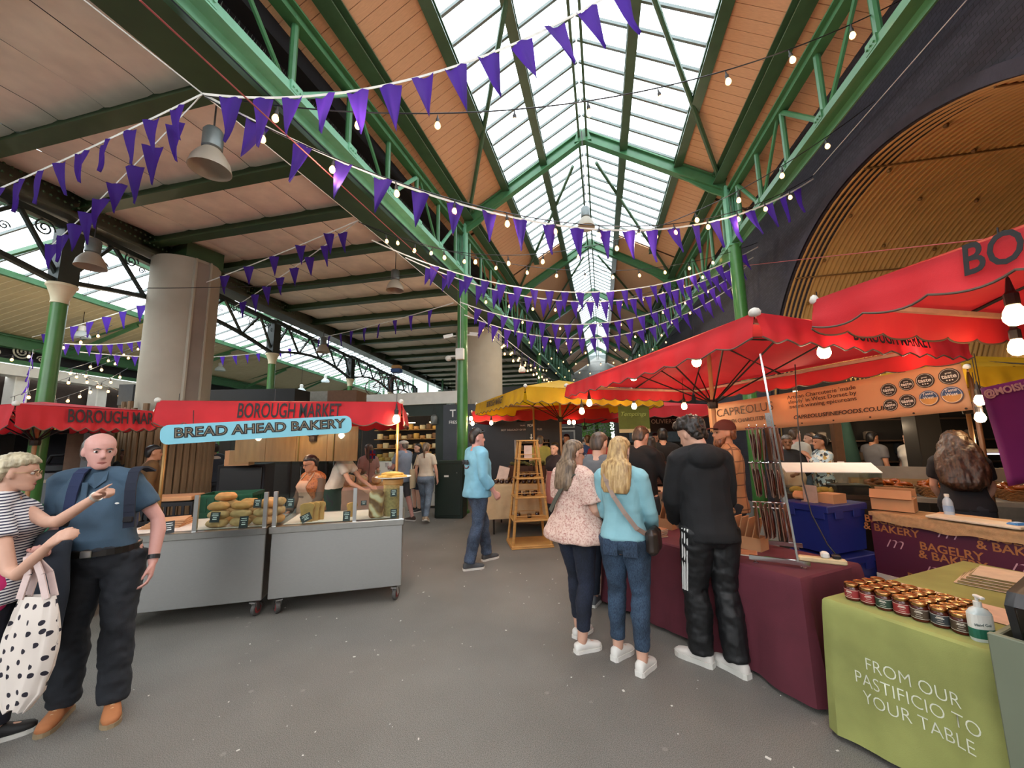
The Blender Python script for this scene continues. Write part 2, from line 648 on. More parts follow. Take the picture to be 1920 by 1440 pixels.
# ------------------------------------------------------------------ lattice girders along both eaves
def girder(x, side, label):
    t = thing('lattice_girder', label, 'girder', (x, 0, 0))
    t['kind'] = 'structure'
    m = MB()
    y0, y1 = 1.0, 46
    m.beam((0, y0, zb(y0)), (0, y1, zb(y1)), .16, .03)
    m.beam((side * .06, y0, zb(y0) - .07), (side * .06, y1, zb(y1) - .07), .02, .12)
    m.beam((-side * .06, y0, zb(y0) + .05), (-side * .06, y1, zb(y1) + .05), .02, .1)
    m.build('bottom_chord', G_PALE if side < 0 else G_GREEN, t)
    m = MB()
    m.ibeam((0, y0, zt(y0)), (0, y1, zt(y1)), .14, .2, .025)
    m.build('top_chord', G_GREEN, t)
    ys = []
    y = 2.2
    k = 0
    while y < 45:
        step = 1.0
        m = MB()
        m.tube([(0, y, zb(y)), (0, y, zt(y))], .042 if y < 25 else .05, 8)
        m.build('vertical', G_GREEN, t)
        m = MB()
        if round(y - .2) % 2 == 1 and abs((y - 8.7) % 12) > .5:
            MB().tube([(0, y + .03, zb(y) + .04), (0, y + step * .97, zt(y + step) - .12)], .036, 8).build('strut', G_PALE if side < 0 else G_GREEN, t)
            m.tube([(0, y - .02, zb(y)), (0, y - step * .92, zt(y - step))], .028, 6)
            m.build('diagonal', G_GREEN, t)
        m = MB()
        m.box((0, y, zb(y) + .07), (.17, .16, .12))
        for q in range(3):
            m.lathe((side * -.09, y - .05 + q * .05, zb(y) + .06), [(.012, -.01), (.012, .01)], 6, Matrix.Rotation(PI / 2, 3, 'Y'))
        m.build('gusset', G_PALE if side < 0 else G_GREEN, t)
        y += step
    # short level struts tying the girder to the roof beam
    # thin spikes that keep birds off
    m = MB()
    y = 2.0
    while y < 14:
        for a in (-1, 1):
            b = V((a * .02 - side * .0, y, zb(y) + .03))
            tip = b + V((a * .05, rnd.uniform(-.02, .02), .14))
            m.add([b + V((-.004, 0, 0)), b + V((.004, 0, 0)), b + V((0, .004, 0)), tip], [(0, 1, 3), (1, 2, 3), (2, 0, 3), (0, 2, 1)])
        y += .035
    if side < 0:
        m.build('bird_spikes', mat('spike_wire', '#b9b9b5', .4, .6), t)['kind'] = 'stuff'
    return t
girder(XL, -1, 'green lattice girder above the left side of the nave')
girder(XR, 1, 'green lattice girder in front of the dark arch wall')
# ------------------------------------------------------------------ green columns
def column(x, y, label, top, extra=False):
    t = thing('column', label, 'column', (x, y, 0), 0, 'green columns of the nave')
    t['kind'] = 'structure'
    zt_ = zb(y) - .05
    MB().lathe((0, 0, 0), [(.17, 0), (.17, .05), (.128, .08), (.122, zt_)], 20).build('shaft', G_COL, t, smooth='auto')
    m = MB()
    for sx in (-1, 1):
        m.box((sx * .085, 0, (zt_ + top) / 2), (.05, .2, top - zt_))
        m.box((sx * .03, 0, (zt_ + top) / 2), (.014, .12, top - zt_))
    m.box((0, 0, zt_), (.26, .22, .04))
    m.build('head', G_PALE, t)
    return t
zz = lambda y: roof_z(XL, y) - .2
c0 = column(XL, 8.7, 'round green column behind the man in the sky blue top', zz(8.7))
for y in (20.7, 32.7):
    column(XL, y, 'round green column of the left row, %s' % ('beyond the yellow canopy' if y < 25 else 'farthest down the aisle'), zz(y))
column(XR, 8.7, 'round green column rising behind the large red canopy', zz(8.7))
for y in (20.7, 32.7):
    column(XR, y, 'round green column of the right row, %s' % ('hidden by the red canopy' if y < 25 else 'at the far end'), zz(y))
# ------------------------------------------------------------------ left ceiling of boards between dark beams
lc = thing('ceiling_left', 'flat ceiling of brown boards between dark green beams', 'ceiling')
lc['kind'] = 'structure'
def zl(y): return 5.25 + .04 * y
def xfar(y): return -7.95 - .215 * (y - 3.3)
BY = [-1.2, .2, 1.6, 2.9, 4.18, 5.35, 6.7, 8.15, 9.65, 11.25, 12.9, 14.7, 16.6, 18.6, 20.7, 23, 25.4, 28, 31, 34, 37]
for a, b in zip(BY[:-1], BY[1:]):
    x1, x0 = -3.98, xfar((a + b) / 2)
    n = 5
    w_ = (x1 - x0) / n
    for i in range(n):
        m = MB()
        xa, xb = x0 + i * w_, x0 + (i + 1) * w_
        za = lambda x, y: zl(y) + .20 + .018 * math.sin(x * 3 + y * 5)
        m.sm = True
        def fn(u, v, xa=xa, xb=xb):
            x = xa + .006 + (xb - xa - .012) * u
            y = a + (b - a) * v
            edge = min(u, 1 - u)
            e2 = min(v, 1 - v)
            return (x, y, zl(y) + .22 - .02 * min(1, edge * 8) - .03 * (1 - min(1, e2 * 6)) + .008 * noise.noise((x, y, i)))
        m.grid(fn, 8, 6)
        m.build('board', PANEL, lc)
    if b > 1:
        pass
for y in BY:
    x0 = xfar(y)
    m = MB()
    m.ibeam((x0, y, zl(y) + .13), (-3.95, y, zl(y) + .13), .2, .26, .025)
    m.build('cross_beam', G_DARK, lc)
m = MB()
y0, y1 = -2, 40
m.box((0, 0, 0), (.001, .001, .001))
m.v.clear(); m.f.clear(); m.mi.clear(); m.smooth.clear()
m.beam((-3.70, y0, zl(y0) + .02), (-3.70, y1, zl(y1) + .02), .58, .04)
m.beam((-3.70, y0, zl(y0) + .36), (-3.70, y1, zl(y1) + .36), .04, .68)
m.beam((-3.43, y0, zl(y0) + .03), (-3.43, y1, zl(y1) + .03), .05, .07)
m.build('main_beam', G_DARK, lc)
m = MB()
m.ibeam((xfar(-2) - .1, -2, zl(-2) + .1), (xfar(40) - .1, 40, zl(40) + .1), .5, .55, .05)
m.build('edge_beam', mat('edge_beam_paint', '#4a4c40', .4, 0, .15, 5), lc)
m = MB()
rv = 0.0
while rv < 9:
    y = 1.0 + rv
    for q in (-.12, 0, .12):
        m.ell((xfar(y) + .17, y, zl(y) + .1 + q), (.015, .02, .02), 6, 4)
    rv += .09
m.build('rivets', G_DARK, lc)['kind'] = 'stuff'
# upper black wall between flat ceiling and eave, and the roof deck that keeps the sky out
dk = thing('wall_left', 'black upright strip between flat ceiling and roof eave', 'wall')
dk['kind'] = 'structure'
m = MB()
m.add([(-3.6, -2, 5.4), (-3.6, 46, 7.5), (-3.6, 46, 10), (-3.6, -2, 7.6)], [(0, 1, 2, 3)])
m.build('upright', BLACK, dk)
m = MB()
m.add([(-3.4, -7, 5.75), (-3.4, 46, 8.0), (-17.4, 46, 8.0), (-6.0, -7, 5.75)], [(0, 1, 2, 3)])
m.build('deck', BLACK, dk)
# ------------------------------------------------------------------ right wall with the corrugated arch
XW = 3.55
CY, CZ, CR = 5.75, 1.6, 3.6
wr = thing('wall_right', 'sooty dark brick wall with a wide arched opening', 'wall')
wr['kind'] = 'structure'
m = MB()
na = 48
ang = [PI * i / na for i in range(na + 1)]
top = 7.6
for i in range(na):
    a, b = ang[i], ang[i + 1]
    ya, yb = CY + CR * math.cos(a), CY + CR * math.cos(b)
    za, zb_ = CZ + CR * math.sin(a), CZ + CR * math.sin(b)
    m.add([(XW, ya, za), (XW, yb, zb_), (XW, yb, top), (XW, ya, top), (XW + .4, ya, za), (XW + .4, yb, zb_)], [(0, 1, 2, 3), (0, 4, 5, 1)])
m.add([(XW, CY + CR, 0), (XW, 46, 0), (XW, 46, 10), (XW, CY + CR, top)], [(0, 1, 2, 3)])
m.add([(XW, CY - CR, 0), (XW, -3, 0), (XW, -3, top), (XW, CY - CR, top)], [(0, 1, 2, 3)])
t = NT('sooty_brick')
bt = t.n('TexBrick', Scale=5.0)
mp = t.obj((1, 1, 1), 'Object', (0, PI / 2, PI / 2))
t.l(mp, bt.inputs[0])
bt.inputs['Color1'].default_value = (*lin('#2e2a35'), 1)
bt.inputs['Color2'].default_value = (*lin('#221f29'), 1)
bt.inputs['Mortar'].default_value = (*lin('#141219'), 1)
t.base(bt.outputs[0])
t.p.inputs['Roughness'].default_value = .85
t.bump(bt.outputs['Fac'], .4, .02)
m.build('brickwork', t.m, wr)
# raised net cover on the spandrel
m = MB()
for i in range(2, na - 2):
    a, b = ang[i], ang[i + 1]
    p = lambda r, q: (XW - .03, CY + r * math.cos(q), CZ + r * math.sin(q))
    q_ = lambda r, q: (XW + .02, CY + r * math.cos(q), CZ + r * math.sin(q))
    m.add([p(CR, a), p(CR, b), p(CR + .14, b), p(CR + .14, a)], [(0, 1, 2, 3)])
m.build('arch_ring', BRICKD, wr)
va = thing('ceiling_arch', 'barrel vault of ribbed ochre sheeting inside the arch', 'vault')
va['kind'] = 'structure'
m = MB()
m.sm = True
DX = 7.0
nw = 88
na2 = 40
def fn(u, v):
    x = XW + .02 + DX * u
    a = PI * v
    r = CR - .0 + .018 * math.cos(u * nw * 2 * PI)
    return (x, CY + r * math.cos(a), CZ + r * math.sin(a))
m.grid(fn, nw * 6, na2)
m.build('ribbed_lining', OCHRE, va)
m = MB()
for q in (.30, .5, .66):
    a = PI * q
    m.beam((XW + .05, CY + (CR - .02) * math.cos(a), CZ + (CR - .02) * math.sin(a)), (XW + DX, CY + (CR - .02) * math.cos(a), CZ + (CR - .02) * math.sin(a)), .02, .02)
m.build('seam', mat('seam_brown', '#6d4f25', .6), va)
m = MB()
for q in (.25, .33, .41, .49, .57, .65, .73):
    for k in range(8):
        a = PI * q + (k % 2) * .05
        m.ell((XW + .4 + k * .8, CY + (CR - .03) * math.cos(a), CZ + (CR - .03) * math.sin(a)), (.03, .03, .03), 6, 4)
m.build('bolt_heads', mat('seam_brown', '#6d4f25', .6), va)['kind'] = 'stuff'
m = MB()
m.add([(XW + DX, CY - CR, 0), (XW + DX, CY + CR, 0), (XW + DX, CY + CR, 6), (XW + DX, CY - CR, 6)], [(0, 1, 2, 3)])
m.add([(XW, CY + CR, 0), (XW + DX, CY + CR, 0), (XW + DX, CY + CR, CZ), (XW, CY + CR, CZ)], [(0, 1, 2, 3)])
m.add([(XW, CY - CR, 0), (XW + DX, CY - CR, 0), (XW + DX, CY - CR, CZ), (XW, CY - CR, CZ)], [(0, 1, 2, 3)])
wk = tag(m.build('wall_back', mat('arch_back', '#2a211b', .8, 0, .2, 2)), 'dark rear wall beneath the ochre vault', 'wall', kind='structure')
MB().box((-10.5, 40.5, 3.6), (14.5, .2, 7.2)).build('end_wall', mat('end_wall', '#5d5a55', .8), dk)
# ------------------------------------------------------------------ concrete piers of the railway above
def pier(x, y, r, h, label, rz):
    t = thing('pier', label, 'pier', (x, y, 0), rz, 'concrete railway piers')
    t['kind'] = 'structure'
    m = MB()
    m.loft([((0, 0, 0), (r, 0, 0), (0, r, 0)), ((0, 0, h), (r, 0, 0), (0, r, 0))], 40)
    m.build('shaft', CONC, t, smooth='auto')
    m = MB()
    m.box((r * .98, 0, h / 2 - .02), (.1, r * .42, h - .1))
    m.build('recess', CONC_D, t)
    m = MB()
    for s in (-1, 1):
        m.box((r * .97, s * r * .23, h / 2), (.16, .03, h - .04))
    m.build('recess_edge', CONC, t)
    m = MB()
    m.box((.1, .1, h + .16), (r * 1.2, r * 1.2, .35))
    m.build('bearing', G_DARK, t)
    return t
pier(-8.2, 5.95, .56, 5.3, 'thick pale concrete pier above the red bakery canopies', math.radians(-12))
pier(-4.35, 13.6, .86, 5.6, 'pale concrete pier just beyond the green column', math.radians(120))
# ================================================================== people
SKIN = lambda n, c: mat('skin_' + n, c, .55, 0, .06, 9, .05, 120)
SK_FAIR = SKIN('fair', '#c99c86')
SK_PINK = SKIN('pink', '#c8948a')
SK_TAN = SKIN('tan', '#a9765a')
SK_BROWN = SKIN('brown', '#7d543c')
SK_DARK = SKIN('dark', '#5a3a2a')
def hair_mat(name, c1, c2, sc=60):
    if name in MATS:
        return MATS[name]
    t = NT(name)
    a = t.n('TexNoise', Scale=sc, Detail=3.0)
    t.l(t.obj((1, 1, .12)), a.inputs[0])
    t.base(t.ramp(a.outputs[0], [(.35, c1), (.65, c2)]))
    t.p.inputs['Roughness'].default_value = .45
    t.bump(a.outputs[0], .5, .006)
    MATS[name] = t.m
    return t.m
H_DARK = hair_mat('hair_dark', '#120d0b', '#2b201a')
H_BLACK = hair_mat('hair_black', '#0b0a0b', '#1b1719')
H_BROWN = hair_mat('hair_brown', '#2e2119', '#5a4434')
H_LBROWN = hair_mat('hair_light_brown', '#4d3c2e', '#86705a')
H_BLOND = hair_mat('hair_blond', '#8e6c43', '#c9a873')
H_GREY = hair_mat('hair_grey', '#4a4440', '#7c746c')
H_ASH = hair_mat('hair_ash_blond', '#8b7f66', '#cfc3a4', 40)
H_GINGER = hair_mat('hair_ginger', '#4a2918', '#7a4a2c')
EYE_W = mat('eye_white', '#d9d2cc', .3, 0, .02)
EYE_D = mat('eye_dark', '#1c1512', .25, 0, .05)
LIP = mat('lip', '#a8645c', .45, 0, .06)
WHITE_SHOE = mat('white_leather', '#d9d6d0', .5, 0, .04, 10)
RUBBER_W = mat('white_rubber', '#c9c7c0', .6, 0, .06, 10)
RUBBER_B = mat('black_rubber', '#1a1a1b', .6, 0, .1, 10)
FEM = [(.81, .07, .07, 0), (.86, .165, .115, -.01), (.92, .178, .125, -.015), (.99, .168, .112, -.005), (1.06, .142, .098, 0), (1.13, .132, .092, .003),
       (1.20, .142, .10, .008), (1.27, .155, .118, .016), (1.335, .153, .105, .006), (1.385, .132, .085, -.01), (1.425, .092, .066, -.015), (1.46, .06, .055, -.012)]
MAL = [(.81, .07, .08, 0), (.86, .155, .112, -.005), (.92, .168, .118, -.008), (.99, .165, .112, 0), (1.06, .16, .108, .004), (1.13, .162, .11, .006),
       (1.20, .172, .118, .008), (1.28, .186, .122, .006), (1.34, .180, .108, -.004), (1.39, .152, .09, -.012), (1.435, .105, .072, -.016), (1.47, .065, .06, -.014)]
HEAD = [(.000, .020, .086, .050), (.012, .036, .095, .020), (.035, .048, .095, -.02), (.06, .056, .093, -.055), (.09, .064, .092, -.076), (.115, .069, .088, -.088),
        (.14, .072, .093, -.094), (.165, .0735, .090, -.097), (.19, .068, .076, -.090), (.212, .053, .052, -.068), (.226, .030, .024, -.04), (.232, .008, .0, -.02)]
def lerp(a, b, t): return a + (b - a) * t
def along(pts, t):
    L = [(pts[i + 1] - pts[i]).length for i in range(len(pts) - 1)]
    d = t * sum(L)
    for i, l in enumerate(L):
        if d <= l or i == len(L) - 1:
            return pts[i].lerp(pts[i + 1], min(d / l, 1))
        d -= l
def sample(tab, z):
    if z <= tab[0][0]:
        return tab[0][1:]
    for a, b in zip(tab[:-1], tab[1:]):
        if z <= b[0]:
            k = (z - a[0]) / (b[0] - a[0])
            return [lerp(x, y, k) for x, y in zip(a[1:], b[1:])]
    return tab[-1][1:]
def person(label, loc, heading, H=1.72, sex='m', vox=.0085, skin=SK_FAIR, lean=(0, 0), twist=0, feet=((-.1, 0, 8), (.1, 0, -8)), knees=(0, 0),
           arms=(None, None), hands=('relax', 'relax'), palms=(None, None), head=(0, 0, 0), wide=1.0, belly=0.0, bust=0.0, top=None, top2=None, bottom=None,
           shoes=None, hair=None, face=1, legs_w=1.0, group=None, extra=None, arm_w=1.0, hip=1.0, swing=(0, 0)):
    """a figure in its own frame: faces +Y, left is -X; everything scaled by H/1.72"""
    S = H / 1.72
    tab = []
    for z, a, b, y in (FEM if sex == 'f' else MAL):
        bl = belly * math.exp(-((z - 1.05) / .12) ** 2)
        bu = bust * math.exp(-((z - 1.27) / .06) ** 2)
        hp = 1 + (hip - 1) * math.exp(-((z - .92) / .1) ** 2)
        tab.append((z, a * wide * hp, b * (1 + (wide - 1) * .7) + bl * .5 + bu * .5, y + bl * .5 + bu * .5))
    def spine(z):
        k = max(0, min(1, (z - .92) / .5))
        return V((lean[0] * k, lean[1] * k, 0))
    tw = math.radians(twist)
    def tor(z, inf=0.0, dz=0.0):
        a, b, y = sample(tab, z)
        k = max(0, min(1, (z - .95) / .4)) * tw
        r = Matrix.Rotation(k, 3, 'Z')
        return (V((0, 0, z + dz)) + spine(z) + r @ V((0, y, 0)), r @ V((a + inf, 0, 0)), r @ V((0, b + inf, 0)))
    shw = (.155 if sex == 'f' else .176) * wide ** .6
    R3 = Matrix.Rotation(tw, 3, 'Z')
    sh = [spine(1.4) + R3 @ V((s * shw, -.012, 0)) + V((0, 0, 1.395 if sex == 'f' else 1.405)) for s in (-1, 1)]
    arm = []
    for i, s in enumerate((-1, 1)):
        if arms[i] is None:
            e = sh[i] + V((s * .055, -.035, -.275))
            w_ = e + V((s * .005, .06, -.235))
        else:
            e, w_ = V(arms[i][0]), V(arms[i][1])
        arm.append([sh[i], e, w_])
    ar = (.86 if sex == 'f' else 1.0) * arm_w
    hipj = [V((s * .092 * hip, 0, .90)) for s in (-1, 1)]
    leg = []
    for i, s in enumerate((-1, 1)):
        fx, fy, fyaw = feet[i]
        ank = V((fx, fy, .085 + swing[i] * .1))
        yaw = math.radians(fyaw)
        fwd = V((-math.sin(yaw), math.cos(yaw), 0))
        kn = hipj[i].lerp(ank, .5) + V((0, .02, .02)) + fwd * (.02 + knees[i])
        leg.append([hipj[i], kn, ank, fwd])
    lw = legs_w * (1.05 if sex == 'f' else 1.0)
    def leg_secs(i, inf, z_end, flare=0.0, taper=1.0):
        h, k, a, f = leg[i]
        pts = [h + V((0, -.005, .04)), h.lerp(k, .3), h.lerp(k, .7), k, k.lerp(a, .35) - f * .012, k.lerp(a, .7), a]
        rs = [.092 * lw, .085 * lw, .068 * lw, .056 * lw, .056 * lw, .045 * lw, .038 * lw]
        P, Rr = [], []
        for p, r in zip(pts, rs):
            kk = max(0, (.55 - p.z) / .5)
            if p.z < z_end:
                q0 = P[-1]
                t = (q0.z - z_end) / max(1e-4, q0.z - p.z)
                P.append(q0.lerp(p, t)); Rr.append(lerp(Rr[-1], r + inf + flare * kk, t))
                break
            P.append(p); Rr.append(r + inf + flare * kk)
        return P, Rr
    def arm_secs(i, inf, t_end=1.0, flare=0.0, t0=0.0):
        pts = arm[i]
        ts = [0, .12, .3, .52, .66, .85, 1.0]
        rs = [.054, .053, .047, .039, .042, .034, .027]
        P, Rr = [], []
        for t, r in zip(ts, rs):
            if t > t_end:
                break
            P.append(along(pts, t)); Rr.append(r * ar + inf + flare * t / max(t_end, .01))
        if t_end < 1 and abs(ts[len(P) - 1] - t_end) > .02:
            P.append(along(pts, t_end)); Rr.append(lerp(Rr[-1], .04 * ar + inf + flare, .7))
        return P, Rr
    # head frame: chin height at z = 1.488
    yaw, pit, rol = (math.radians(a) for a in head)
    neck_top = spine(1.47) + V((0, .0, 1.475))
    HM = Matrix.Translation(neck_top + V((0, .0, 0))) @ Matrix.Rotation(yaw + tw, 4, 'Z') @ Matrix.Rotation(pit, 4, 'X') @ Matrix.Rotation(rol, 4, 'Y') @ Matrix.Translation((0, .005, .013))
    H3 = HM.to_3x3()
    b = MB()
    b.loft([tor(z) for z, *_ in tab], 20, 2.3)
    for i, s in enumerate((-1, 1)):
        nb = spine(1.44) + V((0, -.015, 1.445))
        b.tube([nb, sh[i].lerp(nb, .4) + V((0, 0, .01)), sh[i]], [.055, .056 * ar, .054 * ar], 12, True)
        p, r = arm_secs(i, 0)
        b.tube(p, r, 12, True)
        p, r = leg_secs(i, 0, 0)
        b.tube(p, r, 14, True)
        b.tube([leg[i][2] + V((0, 0, -.02)), leg[i][2] + leg[i][3] * .1 + V((0, 0, -.045))], [.036, .03], 10, True)
    b.tube([spine(1.42) + V((0, -.02, 1.42)), neck_top + V((0, -.012, .06))], [.058 if sex == 'm' else .05, .054 if sex == 'm' else .046], 14, True)
    # hands
    hs = (.92 if sex == 'f' else 1.0)
    for i, s in enumerate((-1, 1)):
        e, w_ = arm[i][1], arm[i][2]
        st = hands[i]
        d = (w_ - e).normalized()
        if isinstance(st, tuple):
            st, d = st[0], V(st[1]).normalized()
        n = V(palms[i]) if palms[i] is not None else V((-s, .15, 0))
        n = (n - d * n.dot(d)).normalized()
        sd = d.cross(n) * s
        if vox > .0125:
            b.loft([(w_, sd * .024, n * .018), (w_ + d * .05 * hs, sd * .042, n * .02), (w_ + d * .1 * hs + n * .01, sd * .04, n * .02), (w_ + d * .15 * hs + n * .03, sd * .028, n * .014)], 10, 2.4)
            b.tube([w_ + d * .02 + sd * .02, w_ + d * .07 + sd * .05 + n * .02], .013, 6, True)
            continue
        b.loft([(w_ - d * .01, sd * .026, n * .02), (w_ + d * .03 * hs, sd * .034, n * .018), (w_ + d * .07 * hs, sd * .041, n * .0155), (w_ + d * .095 * hs, sd * .039, n * .012)], 12, 2.6)
        for q in range(4):
            off = (.030, .010, -.010, -.029)[q] * hs
            Ls = (.078, .086, .080, .062)[q] * hs
            curl = {'relax': (18, 30, 20), 'fist': (75, 85, 60), 'flat': (4, 6, 4), 'grip': (50, 60, 40), 'point': (72, 80, 50), 'hold': (35, 45, 30)}[st]
            if st == 'point' and q == 0:
                curl = (-4, 4, 3)
            p0 = w_ + d * .09 * hs + sd * off
            dd = d.copy()
            P = [w_ + d * .065 * hs + sd * off * .9, p0]
            for c_, fr in zip(curl, (.44, .32, .24)):
                dd = Matrix.Rotation(math.radians(c_), 3, d.cross(n)) @ dd
                P.append(P[-1] + dd * Ls * fr)
            rr = .0088 * (hs ** .5) * (.9 if q == 3 else 1)
            b.tube(P, [rr * 1.05, rr * 1.05, rr, rr * .95, rr * .85], 8, True)
        P = [w_ + d * .018 * hs + sd * .018, w_ + d * .045 * hs + sd * .042 + n * .012, w_ + d * .078 * hs + sd * .05 + n * .024, w_ + d * .1 * hs + sd * (.045 if st != 'fist' else .028) + n * .034]
        b.tube(P, [.015, .0125, .0105, .009], 8, True)
    # head
    hsz = 1.0 if sex == 'm' else .96
    hd = lambda x, y, z: HM @ V((x * hsz, y * hsz, z * hsz))
    secs = []
    for z, a, f, bk in HEAD:
        a2 = a * (.97 if sex == 'f' else 1.02)
        secs.append((hd(0, (f + bk) / 2, z), H3 @ V((a2 * hsz, 0, 0)), H3 @ V((0, (f - bk) / 2 * hsz, 0))))
    b.loft(secs, 20, 2.15)
    b.loft([(hd(0, .088, .132), H3 @ V((.008, 0, 0)), H3 @ V((0, .006, 0))), (hd(0, .096, .115), H3 @ V((.009, 0, 0)), H3 @ V((0, .01, 0))),
            (hd(0, .105, .092), H3 @ V((.013, 0, 0)), H3 @ V((0, .012, 0))), (hd(0, .106, .082), H3 @ V((.0165, 0, 0)), H3 @ V((0, .012, 0))), (hd(0, .094, .073), H3 @ V((.011, 0, 0)), H3 @ V((0, .008, 0)))], 8)
    for s in (-1, 1):
        b.ell(hd(s * .074, -.008, .108), (.011, .020, .032), 8, 6, H3 @ Matrix.Rotation(s * .35, 3, 'Z'))
    def shape(co, n):
        l = HM.inverted() @ co / hsz
        if l.z > -.02 and l.y > .03:
            for s in (-1, 1):
                q = (l - V((s * .032, .088, .118)))
                co = co - H3 @ V((0, .009 * math.exp(-(q.x / .017) ** 2 - (q.z / .012) ** 2), 0))
            q = l - V((0, .095, .046))
            co = co - H3 @ V((0, .004 * math.exp(-(q.x / .022) ** 2 - (q.z / .0035) ** 2), 0))
            q = l - V((0, .09, .14))
            co = co + H3 @ V((0, .003 * math.exp(-(q.x / .045) ** 2 - (q.z / .008) ** 2), 0))
        return co
    root = link('person', remeshed(b, vox if vox < .012 else vox * .9, 2 if vox < .012 else 1, 'person_body', shape if face else None))
    root.data.materials.append(skin)
    root.location = loc
    root.rotation_euler = (0, 0, math.radians(heading))
    root.scale = (S, S, S)
    tag(root, label, 'person', group)
    P_ = {'tor': tor, 'arm': arm, 'sh': sh, 'leg': leg, 'hd': hd, 'H3': H3, 'HM': HM, 'spine': spine, 'tab': tab, 'vox': vox, 'arm_secs': arm_secs, 'S': S}
    def cloth(o, name, mb_, m, amp=.005, freq=9, vx=None, zf=.8):
        def dsp(co, n):
            q = V((co.x * freq, co.y * freq, co.z * freq * zf))
            k = noise.noise(q) + .5 * noise.noise(q * 2.3)
            return co + n * (amp * (k + .45))
        me = remeshed(mb_, vx or vox * 1.15, 2, name, dsp if amp else None)
        me.materials.append(m)
        return link(name, me, root)
    def upper(d):
        inf, hem = d.get('inf', .016), d.get('hem', .93)
        fl = d.get('flare', .0)
        c = MB()
        zs = [z for z, *_ in tab if z > hem + .02 and z <= d.get('neck', 1.45)]
        zs = [hem] + zs
        sec = []
        for z in zs:
            k = max(0, (1.2 - z) / .3)
            cc, u, v = tor(z, inf + fl * k)
            if hem < .9 and z < .92:
                cc, u, v = tor(.92, inf + fl * k)
                cc = cc + V((0, 0, z - .92))
            sec.append((cc, u, v))
        c.loft(sec, 22, 2.3)
        nb = spine(1.44) + V((0, -.015, d.get('neckz', 1.44)))
        for i in (0, 1):
            if d.get('neck', 1.45) < 1.3 and not d.get('sleeve', .32):
                continue
            c.tube([nb, sh[i].lerp(nb, .4) + V((0, 0, .012)), sh[i]], [.055 + inf * .6, .056 * ar + inf * .8, .056 * ar + inf], 12, True)
            te = d.get('sleeve', .32)
            te = te[i] if isinstance(te, tuple) else te
            if te > 0:
                p, r = arm_secs(i, inf * .9, te, d.get('sflare', .006))
                p = [sh[i] + (sh[i] - p[1]) * .1] + p
                c.tube(p, [r[0] * .9] + r, 14)
        if d.get('collar'):
            c.loft([(spine(1.45) + V((0, -.012, 1.43)), V((.075, 0, 0)), V((0, .075, 0))), (neck_top + V((0, -.014, .022)), V((.068, 0, 0)), V((0, .07, 0)))], 16)
        if d.get('hood'):
            c.ell(spine(1.42) + V((0, -.1, 1.43)), (.13, .075, .085), 14, 8)
            c.ell(spine(1.42) + V((0, -.05, 1.475)), (.105, .085, .045), 14, 8)
        return cloth(d, d.get('name', 'shirt'), c, d['m'], d.get('amp', .006), d.get('freq', 9))
    out = {}
    if top:
        out['top'] = upper(top)
    if top2:
        out['top2'] = upper(top2)
    if bottom:
        c = MB()
        inf = bottom.get('inf', .012)
        ztop = bottom.get('top', 1.0)
        c.loft([tor(z, inf) for z in (.82, .86, .92, .96, ztop)], 20, 2.3)
        for i in (0, 1):
            p, r = leg_secs(i, inf, bottom.get('end', .1) + swing[i] * .1, bottom.get('flare', 0))
            c.tube(p, r, 16)
        out['bottom'] = cloth(bottom, bottom.get('name', 'trousers'), c, bottom['m'], bottom.get('amp', .005) * 1.25, bottom.get('freq', 12), None, 1.1)
    if shoes:
        m = MB()
        sl = shoes.get('len', .27 if sex == 'm' else .245) / .27
        ht = shoes.get('h', .0)
        sec = [(-.075, .022, .06), (-.06, .034, .085 + ht), (-.01, .036, .095 + ht), (.04, .038, .085), (.09, .044, .062), (.14, .045, .05), (.175, .035, .042), (.192, .015, .03)]
        m.loft([((0, y * sl, .012 + z / 2), (a, 0, 0), (0, 0, z / 2)) for y, a, z in sec], 16, 2.5)
        ume = m.mesh('shoe', shoes['m'])
        ume.polygons.foreach_set('use_smooth', [True] * len(ume.polygons))
        m = MB()
        sp = [(-.08, .026), (-.06, .038), (0, .039), (.05, .042), (.1, .049), (.15, .048), (.18, .036), (.198, .014)]
        poly = [(a, y * sl, 0) for y, a in sp] + [(-a, y * sl, 0) for y, a in sp[::-1]]
        m.prism(poly, (0, 0, 0), (0, 0, shoes.get('sole', .024)))
        sme = m.mesh('sole', shoes.get('sm', RUBBER_W))
        lm = None
        if shoes.get('lace'):
            m = MB()
            for q in range(4):
                y = .03 + q * .022
                m.tube([(-.02, y * sl, .088 - q * .009), (0, (y + .006) * sl, .1 - q * .0095), (.02, y * sl, .088 - q * .009)], .0035, 5)
            lm = m.mesh('laces', shoes['lace'])
        for i in (0, 1):
            f = leg[i][3]
            o = link('shoe', ume, root)
            o.location = (leg[i][2].x, leg[i][2].y, swing[i] * .1)
            o.rotation_euler = (-swing[i] * .5, 0, math.atan2(-f.x, f.y))
            link('sole', sme, o)
            if lm:
                link('laces', lm, o)
    if hair:
        c = MB()
        hf = 1.0
        for part in hair['parts']:
            if part[0] == 'loft':
                c.loft([(hd(x, (f + bk) / 2, z), H3 @ V((a * hsz, 0, 0)), H3 @ V((0, (f - bk) / 2 * hsz, 0))) for z, a, f, bk, *xx in part[1] for x in [xx[0] if xx else 0]], 18, 2.1)
            elif part[0] == 'ell':
                c.ell(hd(*part[1]), part[2], 12, 8, H3)
            elif part[0] == 'tube':
                c.tube([hd(*q) for q in part[1]], part[2], 10, True)
        am = hair.get('amp', .004)
        fq = hair.get('freq', 60)
        def hdsp(co, n):
            return co + n * (am * (noise.noise(V((co.x * fq, co.y * fq, co.z * fq * hair.get('zs', .15)))) + .4 * noise.noise(co * 140)))
